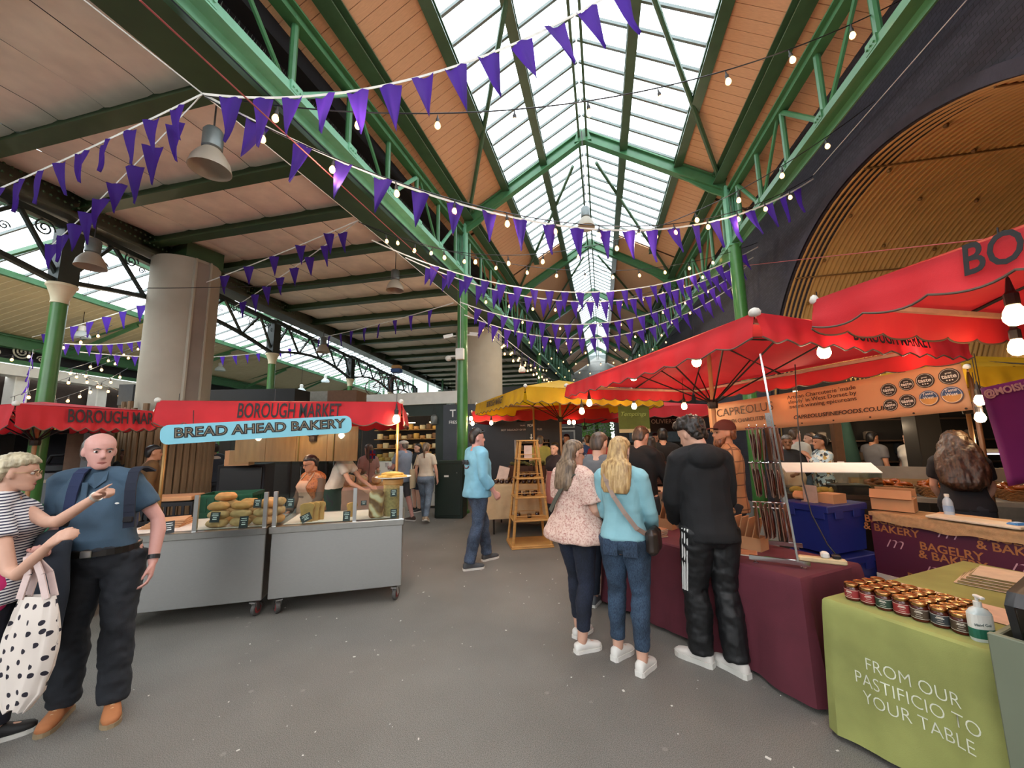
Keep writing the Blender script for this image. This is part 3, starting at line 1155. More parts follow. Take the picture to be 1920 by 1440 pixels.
        me = remeshed(c, min(vox, .012) if vox < .012 else vox * .9, hair.get('smooth', 2), 'hair', hdsp)
        me.materials.append(hair['m'])
        out['hair'] = link('hair', me, root)
    if face == 2:
        for s in (-1, 1):
            e = MB().ell((0, 0, 0), (.0125, .0105, .0085), 12, 8, H3).build('eye', EYE_W, root, smooth=True)
            e.location = hd(s * .031, .0745, .117)
            ir = MB().ell(H3 @ V((0, .0085, 0)), (.006, .0035, .0072), 10, 6, H3).build('iris', EYE_D, e, smooth=True)
            m = MB()
            m.tube([hd(s * .016, .0905, .134), hd(s * .03, .091, .139), hd(s * .046, .0815, .134)], [.0035, .004, .0025], 6, True)
            m.build('eyebrow', hair['m'] if hair else H_BROWN, root, smooth=True)
        m = MB()
        m.tube([hd(-.022, .0865, .046), hd(-.008, .0945, .0495), hd(.008, .0945, .0495), hd(.022, .0865, .046)], [.002, .0038, .0038, .002], 6, True)
        m.tube([hd(-.02, .0865, .045), hd(0, .0935, .0405), hd(.02, .0865, .045)], [.002, .0048, .002], 6, True)
        m.build('lips', LIP, root, smooth=True)
    elif face:
        m = MB()
        for s in (-1, 1):
            m.ell(hd(s * .031, .081, .117), (.011, .005, .006), 8, 4, H3)
        m.build('eyes', EYE_D, root)
        if vox < .012:
            m = MB()
            m.tube([hd(-.02, .0875, .046), hd(0, .0945, .046), hd(.02, .0875, .046)], [.002, .0045, .002], 6, True)
            m.build('lips', LIP, root, smooth=True)
    out['root'] = root
    out['P'] = P_
    return out
def glasses(P, root, m, rim=None):
    hd, H3 = P['hd'], P['H3']
    g = MB()
    for s in (-1, 1):
        pts = [hd(s * .033 + .023 * math.cos(a), .103 - .004 * abs(math.cos(a)), .116 + .017 * math.sin(a)) for a in [2 * PI * i / 12 for i in range(13)]]
        g.tube(pts, .0022, 5)
        g.tube([hd(s * .056, .1, .12), hd(s * .076, .05, .122), hd(s * .078, -.01, .118)], .002, 5)
    g.tube([hd(-.011, .104, .12), hd(.011, .104, .12)], .002, 5)
    o = g.build('glasses', m, root)
    return o
# hair shapes in the head's own frame (z up from the chin, y forward): z, half width, front, back
def hs_short(top=.012, fringe=.088, low=.045):
    return [('loft', [(low, .062, -.05, -.088), (.075, .074, -.035, -.1), (.105, .0785, -.022, -.106), (.14, .0805, .0, -.11), (.162, .0825, .045, -.112),
                      (.178, .082, fringe + .006, -.11), (.2, .078, fringe + .004, -.102), (.222, .064, fringe - .02, -.085), (.232 + top, .04, .04, -.05), (.240 + top, .01, .0, -.02)])]
def hs_bald():
    return [('loft', [(.05, .064, -.05, -.09), (.08, .0785, -.025, -.104), (.11, .083, .002, -.109), (.14, .084, .018, -.110), (.16, .081, .012, -.109), (.185, .064, -.035, -.1), (.205, .045, -.05, -.088), (.212, .02, -.06, -.075)])]
def hs_long(length, wid=.085, back=.125, front=-.02, fringe=.086, tail=.05):
    L = [(-length, tail, -.05, -back + .0), (-length * .8, wid * .95, -.035, -back - .005), (-length * .4, wid, front - .01, -back - .005), (0, wid, front, -back), (.06, .085, front - .0, -.118), (.11, .0845, -.005, -.112),
         (.145, .084, .03, -.112), (.165, .083, .066, -.112), (.18, .082, fringe, -.11), (.205, .074, fringe - .012, -.1), (.228, .056, .05, -.08), (.243, .03, .01, -.04), (.247, .008, -.01, -.02)]
    return [('loft', L)]
def bg_person(label, px, py_head, D, heading, top_c, bot_c, H=1.68, sex='m', hair='short', hm=None, skin=SK_FAIR, group=None, sleeve=.35, **kw):
    """a figure farther back: stands on the floor at depth D under its place"""
    p = PD(px, py_head, D)
    hp = {'short': hs_short(), 'long': hs_long(.2), 'bun': hs_short(.01) + [('ell', (0, -.115, .15), (.04, .04, .04))], 'bald': hs_bald(), 'tail': hs_short(.008) + [('tube', [(0, -.11, .15), (0, -.15, .08), (0, -.13, -.1)], [.03, .03, .015])]}[hair]
    return person(label, (p.x, p.y, 0), heading, H, sex, kw.pop('vox', .018), skin, face=kw.pop('face', 1), group=group,
                  top=dict(m=top_c, sleeve=sleeve, hem=kw.pop('hem', .9), inf=.018, amp=.004), bottom=dict(m=bot_c, inf=.014, end=kw.pop('end', .08), amp=.003),
                  shoes=dict(m=kw.pop('shoe', RUBBER_B)), hair=dict(m=hm or H_DARK, parts=hp), **kw)
# ================================================================== market canopies
def cloth_mat(name, c, trans=.35):
    return mat(name, c, .75, 0, .08, 4, .1, 220, trans=trans)
RED = cloth_mat('red_canvas', '#c0232c', .22)
YEL = cloth_mat('yellow_canvas', '#cfa012', .3)
PIPING = mat('grey_piping', '#5d4c40', .7)
POLE = mat('pale_wood_pole', '#a67c55', .5, 0, .12, 5, .05, stretch=(6, 6, 1))
IRON = mat('dark_iron', '#2b2320', .5, .4, .1)
KNOB = mat('white_cap', '#cfcac0', .5)
def canopy(label, cs, ze, zp, vh, m, texts=(), pole=True, n_sc=9, pole_r=.024, group=None, ribs=True, knob=.03, rot=0.0):
    """square market parasol; cs: four corners (x, y) in order; texts: (side, string, size, offset 0..1, xscale)"""
    cs = [V((c[0], c[1], ze)) for c in cs]
    ctr = sum(cs, V()) / 4
    base = V((ctr.x, ctr.y, 0))
    t = thing('market_canopy', label, 'canopy', base, 0, group)
    P = [c - base for c in cs]
    peak = V((0, 0, zp))
    k = MB()
    k.sm = True
    for i in range(4):
        a, b = P[i], P[(i + 1) % 4]
        def fn(u, v):
            p = a.lerp(b, u).lerp(peak, v)
            sag = .05 * math.sin(PI * u) * (1 - v) * v * 4
            return p - V((0, 0, sag))
        k.grid(fn, 10, 8)
    k.build('roof_cloth', m, t)
    for i in range(4):
        a, b = P[i], P[(i + 1) % 4]
        d = b - a
        L = d.length
        nrm = V((d.y, -d.x, 0)).normalized()
        if nrm.dot(a.lerp(b, .5)) < 0:
            nrm = -nrm
        def edge(u, v, off=0.0):
            w_ = .012 * math.sin(u * n_sc * 2 * PI + i) * v + .01 * noise.noise((u * 5, v * 2, i * 3.1)) * 1.5
            h = vh * v * (1 - .10 * (1 - abs(math.sin(u * n_sc * PI))) * 1.6)
            return a.lerp(b, u) + nrm * (.006 + w_ + off + .03 * v) - V((0, 0, h + .012 * math.sin(PI * u)))
        k = MB()
        k.sm = True
        k.grid(lambda u, v: edge(u, v), n_sc * 10, 5)
        k.build('valance', m, t)
        k = MB()
        k.tube([edge(q / (n_sc * 8), 1.0) for q in range(n_sc * 8 + 1)], .006, 5)
        k.build('piping', PIPING, t)
        for side, s, size, off, xs in texts:
            if side != i:
                continue
            r = d.normalized()
            if r.cross(V((0, 0, 1))).dot(nrm) < 0:
                o0, r = 1 - off, -r
                c0_ = a.lerp(b, off)
            else:
                c0_ = a.lerp(b, off)
            pos = c0_ + nrm * .038 - V((0, 0, vh * .42))
            text(s, size, INK, t, pos, r, V((0, 0, 1)) - nrm * .12, xs=xs, bold=size * .013, depth=.001)
        kb = MB().lathe(P[i] + nrm * 0 + V((0, 0, -.015)), [(knob * .4, -.01), (knob, .0), (knob * 1.1, .02), (knob * .7, .04), (knob * .2, .048)], 10)
        kb.build('corner_cap', KNOB, t, smooth=True)
    if ribs:
        hub = V((0, 0, ze - .42))
        for i in range(4):
            a, b = P[i], P[(i + 1) % 4]
            for q in (a, a.lerp(b, .5)):
                k = MB()
                k.tube([peak + V((0, 0, -.06)), q + (peak - q) * .02 + V((0, 0, -.03))], .011, 6)
                k.tube([hub, (q * .55 + peak * .45) + V((0, 0, -.05))], .009, 6)
                k.build('rib', IRON, t)
            k = MB()
            k.beam(a.lerp(peak, .03) - V((0, 0, .05)), b.lerp(peak, .03) - V((0, 0, .05)), .03, .03)
            k.build('rail', mat('rail_timber', '#b58e78', .6), t)
        k = MB()
        k.lathe(hub, [(.05, -.05), (.055, -.02), (.055, .02), (.03, .05)], 10)
        k.build('hub', IRON, t)
    if pole:
        k = MB()
        k.tube([(0, 0, .06), (0, 0, zp - .03)], pole_r, 10)
        k.build('pole', POLE, t, smooth=True)
        k = MB()
        k.rbox((0, 0, .03), (.5, .5, .06), .01)
        k.build('foot', IRON, t)
    return t
def corner(px, py, D):
    p = PD(px, py, D)
    return V((p.x, p.y, 0))
FR = corner(752, 750, 4.85)
FL = FR - V((math.cos(.46), math.sin(.46), 0)) * 2.56
d = (FR - FL).normalized()
nb = V((-d.y, d.x, 0))
canopy('red canopy over the bakery counter, behind the blue bakery sign', [FL, FR, FR + nb * 2.5, FL + nb * 2.5], 2.135, 2.24, .29, RED, [(0, 'BOROUGH MARKET', .24, .52, .50)], pole=False)
AC = (FL + FR + nb * 2.5) / 2
BL_, BR_ = corner(30, 757, 4.4), corner(292, 768, 5.7)
d2 = (BR_ - BL_).normalized()
nb2 = V((-d2.y, d2.x, 0))
canopy('red canopy behind the bald man and the pointing woman', [BL_, BR_, BR_ + nb2 * 2.3, BL_ + nb2 * 2.3], 2.14, 2.27, .29, RED, [(0, 'BOROUGH MARKET', .235, .72, .53)], pole=True)
Ya, Yb = corner(-40, 772, 7.2), corner(175, 782, 7.6)
d3 = (Yb - Ya).normalized()
nb3 = V((-d3.y, d3.x, 0))
canopy('yellow canopy half hidden behind the left red canopies', [Ya, Yb, Yb + nb3 * 2.2, Ya + nb3 * 2.2], 2.18, 2.5, .26, YEL, ribs=False)
for q, m_ in ((.02, 'left'), (.985, 'right')):
    p = FL.lerp(FR, q) + nb * .12
    t = thing('canopy_post', 'thin brass-coloured post at the %s end of the bakery canopy' % ('near' if q < .5 else 'aisle'), 'post', (p.x, p.y, 0))
    MB().tube([(0, 0, 0), (0, 0, 2.14)], .017, 8).build('tube', mat('brass_post', '#8a6a3c', .4, .5), t, smooth=True)
    MB().lathe((0, 0, 0), [(.05, 0), (.05, .012), (.02, .02)], 10).build('foot', IRON, t)
# blue hanging sign
SKY = mat('sign_blue', '#7cc0d2', .45, 0, .03, 3)
s0, s1 = PD(300, 816, 3.92), PD(659, 795, 4.46)
rr = (s1 - s0)
t = thing('hanging_sign', 'pale blue bakery sign board with rounded ends hung below the red canopy', 'sign', (s0 + s1) / 2)
up_ = V((0, 0, 1))
w_, h_ = rr.length, .197
poly = []
for cx, cy, a0 in ((w_ / 2 - .07, -h_ / 2 + .07, -90), (w_ / 2 - .07, h_ / 2 - .07, 0), (-w_ / 2 + .07, h_ / 2 - .07, 90), (-w_ / 2 + .07, -h_ / 2 + .07, 180)):
    for q in range(6):
        a = math.radians(a0 + q * 18)
        poly.append(V((cx + .07 * math.cos(a), cy + .07 * math.sin(a), 0)))
Fm = frame(None, rr, up_)
b = MB()
b.prism([Fm @ p for p in poly], Fm @ V((0, 0, -.012)), Fm @ V((0, 0, .0)))
b.build('board', SKY, t)
text('BREAD AHEAD BAKERY', .138, INK, t, Fm @ V((.02, .008, .003)), rr, up_, xs=1.1, bold=.007, depth=.001)
text('BREAD AHEAD BAKERY', .138, mat('sign_gold', '#7d715c', .6), t, Fm @ V((.02, .008, .0055)), rr, up_, xs=1.1, bold=-.0028, depth=.0006, name='lettering_inlay')
for q in (-.35, .3):
    MB().tube([Fm @ V((w_ * q, h_ / 2 - .02, -.02)), Fm @ V((w_ * q, h_ / 2 + .14, -.02))], .004, 5).build('hanger', IRON, t)
# wood-grain board hanging at the back of the stall
q0, q1 = PD(441, 840, 5.7), PD(671, 838, 5.7)
rr2 = q1 - q0
t = thing('back_board', 'wide wood-grain board hanging behind the blue bakery sign', 'board', (q0 + q1) / 2)
F2 = frame(None, rr2, up_)
b = MB()
n = 4
for i in range(n):
    x0, x1 = -rr2.length / 2 + i * rr2.length / n, -rr2.length / 2 + (i + 1) * rr2.length / n
    bb = MB()
    bb.prism([F2 @ V((x0 + .003, -.2, 0)), F2 @ V((x1 - .003, -.2, 0)), F2 @ V((x1 - .003, .30, 0)), F2 @ V((x0 + .003, .30, 0))], F2 @ V((0, 0, -.01)), F2 @ V((0, 0, .01)))
    bb.build('panel', mat('grained_board', '#a5744f', .4, 0, .16, 3, .05, stretch=(6, 6, 1)), t)
for x in (.04, .55):
    MB().tube([F2 @ V((x, -.2, .02)), F2 @ V((x, .65, .02))], .008, 6).build('stay', mat('brass_post', '#8a6a3c', .4, .5), t)
MB().prism([F2 @ V((-.95, -.24, .03)), F2 @ V((.95, -.24, .03)), F2 @ V((.95, .3, .03)), F2 @ V((-.95, .3, .03))], (0, 0, 0), F2 @ V((0, 0, .003))).build('clear_sheet', CLEAR, t)
# ================================================================== bakery counters
CA = V((-2.10, 3.93, 0))
cu = V((.886, .463, 0)).normalized()
CRZ = math.atan2(cu.y, cu.x)
cn = V((-cu.y, cu.x, 0))
_fork = MB()
_fork.box((0, -.03, .135), (.06, .07, .012)); _fork.beam((-.024, -.02, .13), (-.024, .0, .055), .005, .04); _fork.beam((.024, -.02, .13), (.024, .0, .055), .005, .04)
FORK = _fork.mesh('fork', STEEL)
AXY = Matrix.Rotation(PI / 2, 3, 'Y')
TYRE = MB().lathe((0, 0, 0), [(.035, -.017), (.058, -.019), (.063, -.012), (.064, 0), (.063, .012), (.058, .019), (.035, .017)], 20, AXY).mesh('wheel', mat('grey_tyre', '#4a4846', .6))
HUB = MB().lathe((0, 0, 0), [(.012, -.021), (.04, -.019), (.042, 0), (.04, .019), (.012, .021)], 16, AXY).mesh('wheel_hub', mat('red_hub', '#7d2b2a', .5))
def counter(label, loc, rz, L, dp, posts):
    t = thing('counter', label, 'counter', loc, rz)
    MB().rbox((L / 2, dp / 2 + .02, .465), (L - .03, dp - .04, .63), .006).build('body', STEEL, t)
    MB().rbox((L / 2, dp / 2, .80), (L, dp, .065), .006).build('worktop', mat('worktop_steel', '#bdbdb9', .28, 1, .05, 20), t)
    for x, y, a in ((.09, .1, .5), (L - .07, .1, -.35), (.09, dp - .1, .2), (L - .09, dp - .1, 0)):
        f = piece('caster', FORK, t, (x, y, 0), (0, 0, a))
        wv = piece('wheel', TYRE, f, (0, 0, .064))
        piece('wheel_hub', HUB, f, (0, 0, .064))
    for x in posts:
        MB().box((x, .04, 1.0), (.035, .03, .34)).build('guard_post', STEEL, t)
    for a, b in zip(posts[:-1], posts[1:]):
        MB().box(((a + b) / 2, .03, .995), (b - a - .03, .006, .31)).build('guard_glass', CLEAR, t)
    return t
LC = CA - cu * 1.28
counter('brushed steel bakery counter on casters nearest the aisle', LC, CRZ, 1.28, .78, [.035, .78, 1.245])
LL = CA - cu * 2.58
counter('brushed steel bakery counter beside the bald man, stacked with loaves', LL, CRZ, 1.28, .78, [.66, 1.25])
def cl(x, y, z):        # point on the right counter
    return LC + cu * x + cn * y + V((0, 0, z))
def cll(x, y, z):
    return LL + cu * x + cn * y + V((0, 0, z))
# loaves: three tiers on the left counter
LOAF = mat('crust', '#c28a4e', .7, 0, .28, 9, .35, 30)
FLOUR = mat('floured_crust', '#bf9868', .85, 0, .25, 14, .3, 40)
def loaf_mesh(m, k):
    b = MB()
    L, W, H_ = .098, .062, .092
    b.loft([((x * L, 0, H_ * (.48 + .05 * (1 - x * x))), (0, W * math.sqrt(max(.02, 1 - abs(x) ** 2.4)), 0), (0, 0, H_ * .5 * math.sqrt(max(.02, 1 - abs(x) ** 2.6)))) for x in (-1, -.9, -.7, -.4, 0, .4, .7, .9, 1)], 14)
    me = remeshed(b, .008, 2, 'loaf', lambda co, n: co + n * (.006 * noise.noise(co * 22 + V((k * 7, 0, 0))) - .006 * math.exp(-((co.y + co.x * .4 - .01) / .008) ** 2) * (1 if co.z > .06 else 0)))
    me.materials.append(m)
    return me
LM = [loaf_mesh(LOAF, 1), loaf_mesh(FLOUR, 2), loaf_mesh(FLOUR, 3)]
tier = {0: 'bottom', 1: 'middle', 2: 'top'}
side = ['left', 'centre', 'right']
for z in range(3):
    for i in range(3):
        o = link('bread_loaf', LM[0] if z == 2 else LM[1 + (i + z) % 2])
        o.location = cll(.79 + i * .205 + rnd.uniform(-.01, .01), .16 + .01 * z, .833 + z * .078)
        o.rotation_euler = (0, 0, CRZ + rnd.uniform(-.12, .12))
        tag(o, '%s loaf, %s of the %s tier at the front of the bread pile' % ('golden' if z == 2 else 'floury', side[i], tier[z]), 'bread', 'loaves on the left counter')
for z in range(3):
    for i in range(3):
        o = link('bread_loaf', LM[(i + z) % 3])
        o.location = cll(.80 + i * .2, .36, .833 + z * .078)
        o.rotation_euler = (0, 0, CRZ + rnd.uniform(-.2, .2))
        tag(o, 'loaf in the second row of the pile, behind the front loaves', 'bread', 'loaves behind the front row')
o = link('bread_loaf', LM[0]); o.location = cll(.80, .3, 1.068); o.rotation_euler = (0, 0, CRZ + .3)
tag(o, 'round golden loaf crowning the bread pile', 'bread', 'loaves on the left counter')
for i in range(3):
    o = link('bread_loaf', LM[i % 3]); o.location = cll(1.33, .2, .833 + i * .085); o.rotation_euler = (0, 0, CRZ + 1.4)
    o.scale = (.75, .8, 1)
    tag(o, 'small loaf stacked in the gap between the two counters, %s' % ['lowest', 'middle', 'uppermost'][i], 'bread', 'loaves between the counters')
# standing tin loaf slices
TIN = mat('tin_crust', '#b88a4a', .7, 0, .2, 12, .3, 40)
b = MB()
prof = [(-.055, 0), (.055, 0), (.058, .12), (.07, .15), (.062, .178), (.03, .19), (-.03, .19), (-.062, .178), (-.07, .15), (-.058, .12)]
b.prism([V((x, 0, z)) for x, z in prof], (0, -.02, 0), (0, .02, 0))
tm = b.mesh('slab', TIN)
for i in range(3):
    o = link('tin_loaf', tm)
    o.location = cl(.30 + i * .045, .16 + i * .045, .835)
    o.rotation_euler = (0, 0, CRZ + .1)
    tag(o, 'upright golden tin loaf behind the glass, %s of three' % ['front', 'middle', 'rear'][i], 'bread', 'upright tin loaves')
o = link('tin_loaf', tm); o.location = cl(.72, .3, .835); o.rotation_euler = (0, 0, CRZ + .5); o.scale = (.8, 1, .8)
tag(o, 'small dark tin loaf behind the middle price card', 'bread')
b = MB()
b.rbox((0, 0, .145), (.145, .10, .29), .02)
me = remeshed(b, .008, 2, 'sour', lambda co, n: co + n * .004 * noise.noise(co * 30))
t = NT('split_crust')
v = t.n('TexWave', Scale=2.6, Distortion=9.0)
v.inputs['Detail'].default_value = 3
t.l(t.obj((1, 1, 1), 'Object', (0, .9, 0)), v.inputs[0])
t.base(t.ramp(v.outputs[0], [(.3, '#7d512c'), (.6, '#b88a56'), (.9, '#d8c09a')]))
t.bump(v.outputs[0], .4, .01)
me.materials.append(t.m)
o = link('sourdough', me); o.location = cl(.985, .14, .835); o.rotation_euler = (0, 0, CRZ - .2)
tag(o, 'tall block of brown split-crust bread beside the straw drum', 'bread')
# straw drum carrying the pastry plate
t = thing('straw_drum', 'tall coiled straw drum at the aisle end of the counter', 'drum', cl(1.15, .26, .835), CRZ)
b = MB()
prof = []
for i in range(30):
    z = i * .0113
    prof += [(.098 + .0, z), (.105, z + .0056)]
b.lathe((0, 0, 0), prof, 28)
b.build('coils', mat('straw_coil', '#b3965f', .8, 0, .25, 40, .3), t, smooth=True)
MB().lathe((0, 0, 0), [(.105, .335), (.112, .34), (.112, .39), (.1, .395)], 24).build('rim', BIRCH, t, smooth='auto')
pz = .835 + .396
t = thing('plate', 'wide white oval plate on top of the straw drum', 'plate', cl(1.15, .26, pz), CRZ)
MB().lathe((0, 0, 0), [(.08, .0), (.12, .004), (.175, .014), (.2, .022), (.196, .026), (.12, .012), (.05, .01)], 28).build('dish', WHITE, t, smooth=True)
PAS = mat('pastry', '#d3a247', .6, 0, .2, 14, .2, 50)
b = MB()
b.tube([(-.07, 0, .014), (-.03, .003, .017), (.02, .002, .017), (.07, 0, .014)], [.012, .018, .018, .012], 10, True)
pme = b.mesh('roll', PAS)
pme.polygons.foreach_set('use_smooth', [True] * len(pme.polygons))
for i in range(16):
    lay = 0 if i < 10 else 1
    a = rnd.uniform(-.35, .35)
    o = link('pastry', pme)
    o.location = cl(1.15 + rnd.uniform(-.09, .09), .26 + (-.1 + .022 * i if lay == 0 else -.07 + .028 * (i - 10)), pz + .012 + lay * .028)
    o.rotation_euler = (0, 0, CRZ + a)
    tag(o, 'golden finger pastry in the heap on the white plate', 'pastry', 'finger pastries on the plate')
b = MB()
b.sm = True
b.grid(lambda u, v: cl(.1 + 1.1 * u, .08 + .62 * v, .836 + .004 * abs(noise.noise((u * 9, v * 9, 2)))), 30, 14)
tag(b.build('paper_liner', mat('white_paper', '#d9ccc0', .8, 0, .05, 8), smooth=True), 'crumpled white paper lining the aisle-side counter', 'paper')
b = MB()
b.sm = True
b.grid(lambda u, v: cll(.02 + 1.2 * u, .08 + .66 * v, .836 + .004 * abs(noise.noise((u * 9, v * 9, 5)))), 30, 14)
tag(b.build('paper_liner', mat('white_paper', '#d9ccc0', .8, 0, .05, 8), smooth=True), 'white paper under the loaf pile', 'paper')
# price cards
CARD = mat('slate_card', '#1b1f22', .5, 0, .1)
def card(pos, w_, h_, label, tilt=0.0, yaw=0.0):
    t = thing('price_card', label, 'price card', pos, CRZ + yaw, 'black price cards')
    mt = Matrix.Rotation(-.15, 3, 'X') @ Matrix.Rotation(tilt, 3, 'Y')
    b = MB()
    b.box(mt @ V((0, 0, h_ / 2)), (w_, .004, h_), mtx=mt)
    b.build('card', CARD, t)
    b = MB()
    for q in range(4):
        ww = w_ * (.62, .7, .4, .45)[q]
        b.box(mt @ V((0, -.0026, h_ * (.82 - q * .17))), (ww, .001, h_ * (.06 if q < 3 else .09)), mtx=mt)
    b.build('writing', CHALK, t)
    return t
card(cll(.46, .03, .833), .085, .11, 'leaning black price card at the near end by the bald man', -.1)
card(cll(.80, .075, .90), .08, .095, 'black price card propped on the left loaves', .05)
card(cll(1.06, .05, .835), .075, .11, 'black price card at the foot of the bread pile')
card(cll(1.17, .05, 1.02), .068, .085, 'black price card high at the right of the bread pile')
card(cl(.165, .045, 1.0), .07, .1, 'black price card behind the first glass of the aisle counter')
card(cl(.33, .06, .86), .1, .075, 'tilted black price card in front of the tin loaves', -.45)
card(cl(.70, .055, .835), .07, .1, 'black price card beside the middle guard post')
card(cl(.84, .3, .95), .06, .05, 'small black card lying towards the rear of the counter')
card(cl(1.17, .05, .835), .065, .095, 'black price card at the foot of the straw drum')
card(cl(1.165, .05, 1.06), .065, .075, 'black price card high on the straw drum')
# kraft paper and boxes on the near end
KR = mat('kraft', '#b98a62', .75, 0, .08, 6, .05)
for i in range(4):
    o = MB().rbox((0, 0, .008), (.34 - i * .02, .28, .016), .003).build('paper_stack', KR)
    o.location = cll(.25 + .01 * i, .42, .836 + i * .018)
    o.rotation_euler = (0, 0, CRZ + .08 * i)
    tag(o, 'flat brown paper bundle on the counter behind the bald man, layer %s' % ['lowest', 'second', 'third', 'top'][i], 'paper bundle', 'brown paper bundles')
# ------------------------------------------------------------------ behind the bakery
def crate(pos, size, rz, m, label, group, solid_sides=False, lab=None):
    t = thing('crate', label, 'crate', pos, rz, group)
    L, W, H_ = size
    b = MB()
    b.box((0, 0, .01), (L, W, .02))
    for s in (-1, 1):
        for ax in (0, 1):
            ln, off = (L, W / 2) if ax == 0 else (W, L / 2)
            r = 0 if ax == 0 else PI / 2
            mt = Matrix.Rotation(r, 4, 'Z')
            for z in ((.04, H_ - .025) if not solid_sides else (.04, H_ - .025)):
                c = mt @ V((0, s * off * (1 if ax == 0 else 1), z))
                b.box(c, (ln, .016, .05), r)
            nn = max(4, int(ln / .09))
            for q in range(nn + 1):
                x = -ln / 2 + ln * q / nn
                c = mt @ V((x, s * off, H_ / 2))
                b.box(c, (.028, .014, H_), r)
            if solid_sides:
                c = mt @ V((0, s * (off - .012), H_ / 2))
                b.box(c, (ln - .02, .006, H_ - .03), r)
    b.build('shell', m, t)
    if lab:
        for x, wd, ht, mm in lab:
            MB().box((x, -W / 2 - .012, H_ * .55), (wd, .004, ht), 0).build('paper_label', mm, t)
    return t
GRN = mat('green_plastic', '#145036', .4, 0, .1, 5)
BLKP = mat('black_plastic', '#17161a', .45, 0, .1, 6)
gp = corner(118, 950, 3.9)
grz = math.radians(52)
gd = V((math.cos(grz), math.sin(grz), 0))
names = ['bottom', 'second', 'third', 'top']
wl = mat('label_paper', '#d8d8d2', .7)
for i in range(4):
    crate(gp + V((0, 0, .27 * i + .01)), (.62, .42, .262), grz, GRN, 'green plastic crate, %s of the stack behind the bald man' % names[i], 'green crates in the near stack', True, [(-.14, .09, .1, wl), (.22, .03, .09, wl)] if i == 3 else None)
for i in range(4):
    crate(gp - gd * .68 + cn * .12 + V((0, 0, .25 * i + .01)), (.62, .42, .242), grz, GRN, 'green plastic crate, %s of the stack beside the pointing woman' % names[i], 'green crates in the outer stack', True)
cp = corner(430, 1000, 5.6)
for i in range(3):
    crate(cp + V((0, 0, .32 * i)), (.66, .46, .31), CRZ, GRN if i == 2 else BLKP, '%s plastic crate, %s of the stack behind the bread pile' % ('dark green' if i == 2 else 'black', ['bottom', 'middle', 'top'][i]), 'crates behind the bread', True)
cp2 = corner(322, 1000, 5.3)
for i in range(3):
    crate(cp2 + V((0, 0, .3 * i)), (.6, .42, .29), CRZ, BLKP, 'black open-sided crate, %s of the stack behind the kraft paper' % ['bottom', 'middle', 'top'][i], 'black crates by the near canopy post')
b = MB()
t = thing('paper_tray', 'brown paper filled tray on the topmost black crate', 'tray', cp2 + V((0, 0, .9)), CRZ)
MB().rbox((0, 0, .03), (.55, .38, .06), .01).build('tray', KR, t)
# black cupboard with a cardboard box
bp = corner(455, 1000, 6.6)
t = thing('cupboard', 'black cupboard behind the dark green crate', 'cupboard', bp, CRZ)
MB().rbox((0, 0, .65), (.7, .5, 1.3), .01).build('carcass', BLACK, t)
MB().rbox((0, -.255, .65), (.62, .02, 1.2), .005).build('door', mat('cupboard_door', '#0f0d0e', .4), t)
MB().box((.2, -.275, .8), (.02, .02, .14)).build('handle', STEEL, t)
def carton(pos, size, rz, label, m=KR, group=None, open_=False):
    t = thing('carton', label, 'box', pos, rz, group)
    L, W, H_ = size
    if open_:
        b = MB()
        b.box((0, 0, .004), (L, W, .008))
        for s in (-1, 1):
            b.box((0, s * W / 2, H_ / 2), (L, .006, H_)); b.box((s * L / 2, 0, H_ / 2), (.006, W, H_))
        b.build('body', m, t)
        for s in (-1, 1):
            mt = Matrix.Rotation(s * .5, 3, 'X')
            MB().box((0, s * (W / 2 + .03), H_ + .04), (L, .005, .09), mtx=mt).build('flap', m, t)
    else:
        MB().box((0, 0, H_ / 2), size).build('body', m, t)
        MB().box((0, 0, H_ + .001), (L, .05, .002)).build('tape', mat('box_tape', '#c7a277', .4), t)
    return t
carton(corner(447, 900, 6.3) + V((0, 0, 1.3)), (.34, .25, .24), CRZ, 'cardboard box on top of the black cupboard')
# grey kitchen cabinet and brown panel far left
kp = corner(75, 900, 6.2)
krz = math.radians(38)
t = thing('oven_cabinet', 'tall grey steel cabinet with a dark open bay behind the green crates', 'cabinet', kp, krz)
GST = mat('grey_steel_unit', '#6a6d70', .4, .3, .06)
MB().box((0, .1, .62), (1.25, .7, 1.24)).build('lower_body', GST, t)
for s in (-1, 1):
    MB().box((s * .585, .1, 1.55), (.08, .7, .62)).build('side_frame', GST, t)
MB().box((0, .1, 1.89), (1.25, .7, .06)).build('hood', BLACK, t)
MB().box((0, .42, 1.55), (1.1, .04, .62)).build('bay_back', BLACK, t)
m = MB()
m.rbox((.1, .1, 1.31), (.55, .4, .12), .02); m.tube([(.0, .1, 1.37), (.05, .1, 1.5), (.3, .1, 1.52)], .03, 8)
m.build('machine', mat('machine_black', '#1c1d20', .35), t)
MB().rbox((.18, -.255, 1.12), (.2, .01, .05), .004).build('badge', mat('badge_cream', '#b0a48c', .5), t)
MB().rbox((.45, -.255, 1.1), (.2, .01, .1), .004).build('control_panel', mat('panel_grey', '#54585d', .4), t)
pp = corner(160, 900, 6.3)
t = thing('screen_panel', 'plain brown screen panel next to the grey cabinet', 'screen', pp + V((0, 0, 0)), math.radians(25))
MB().box((0, 0, 1.0), (.62, .04, 1.9)).build('panel', mat('brown_screen', '#6b5340', .7), t)
MB().box((0, .0, .02), (.5, .4, .04)).build('foot', IRON, t)
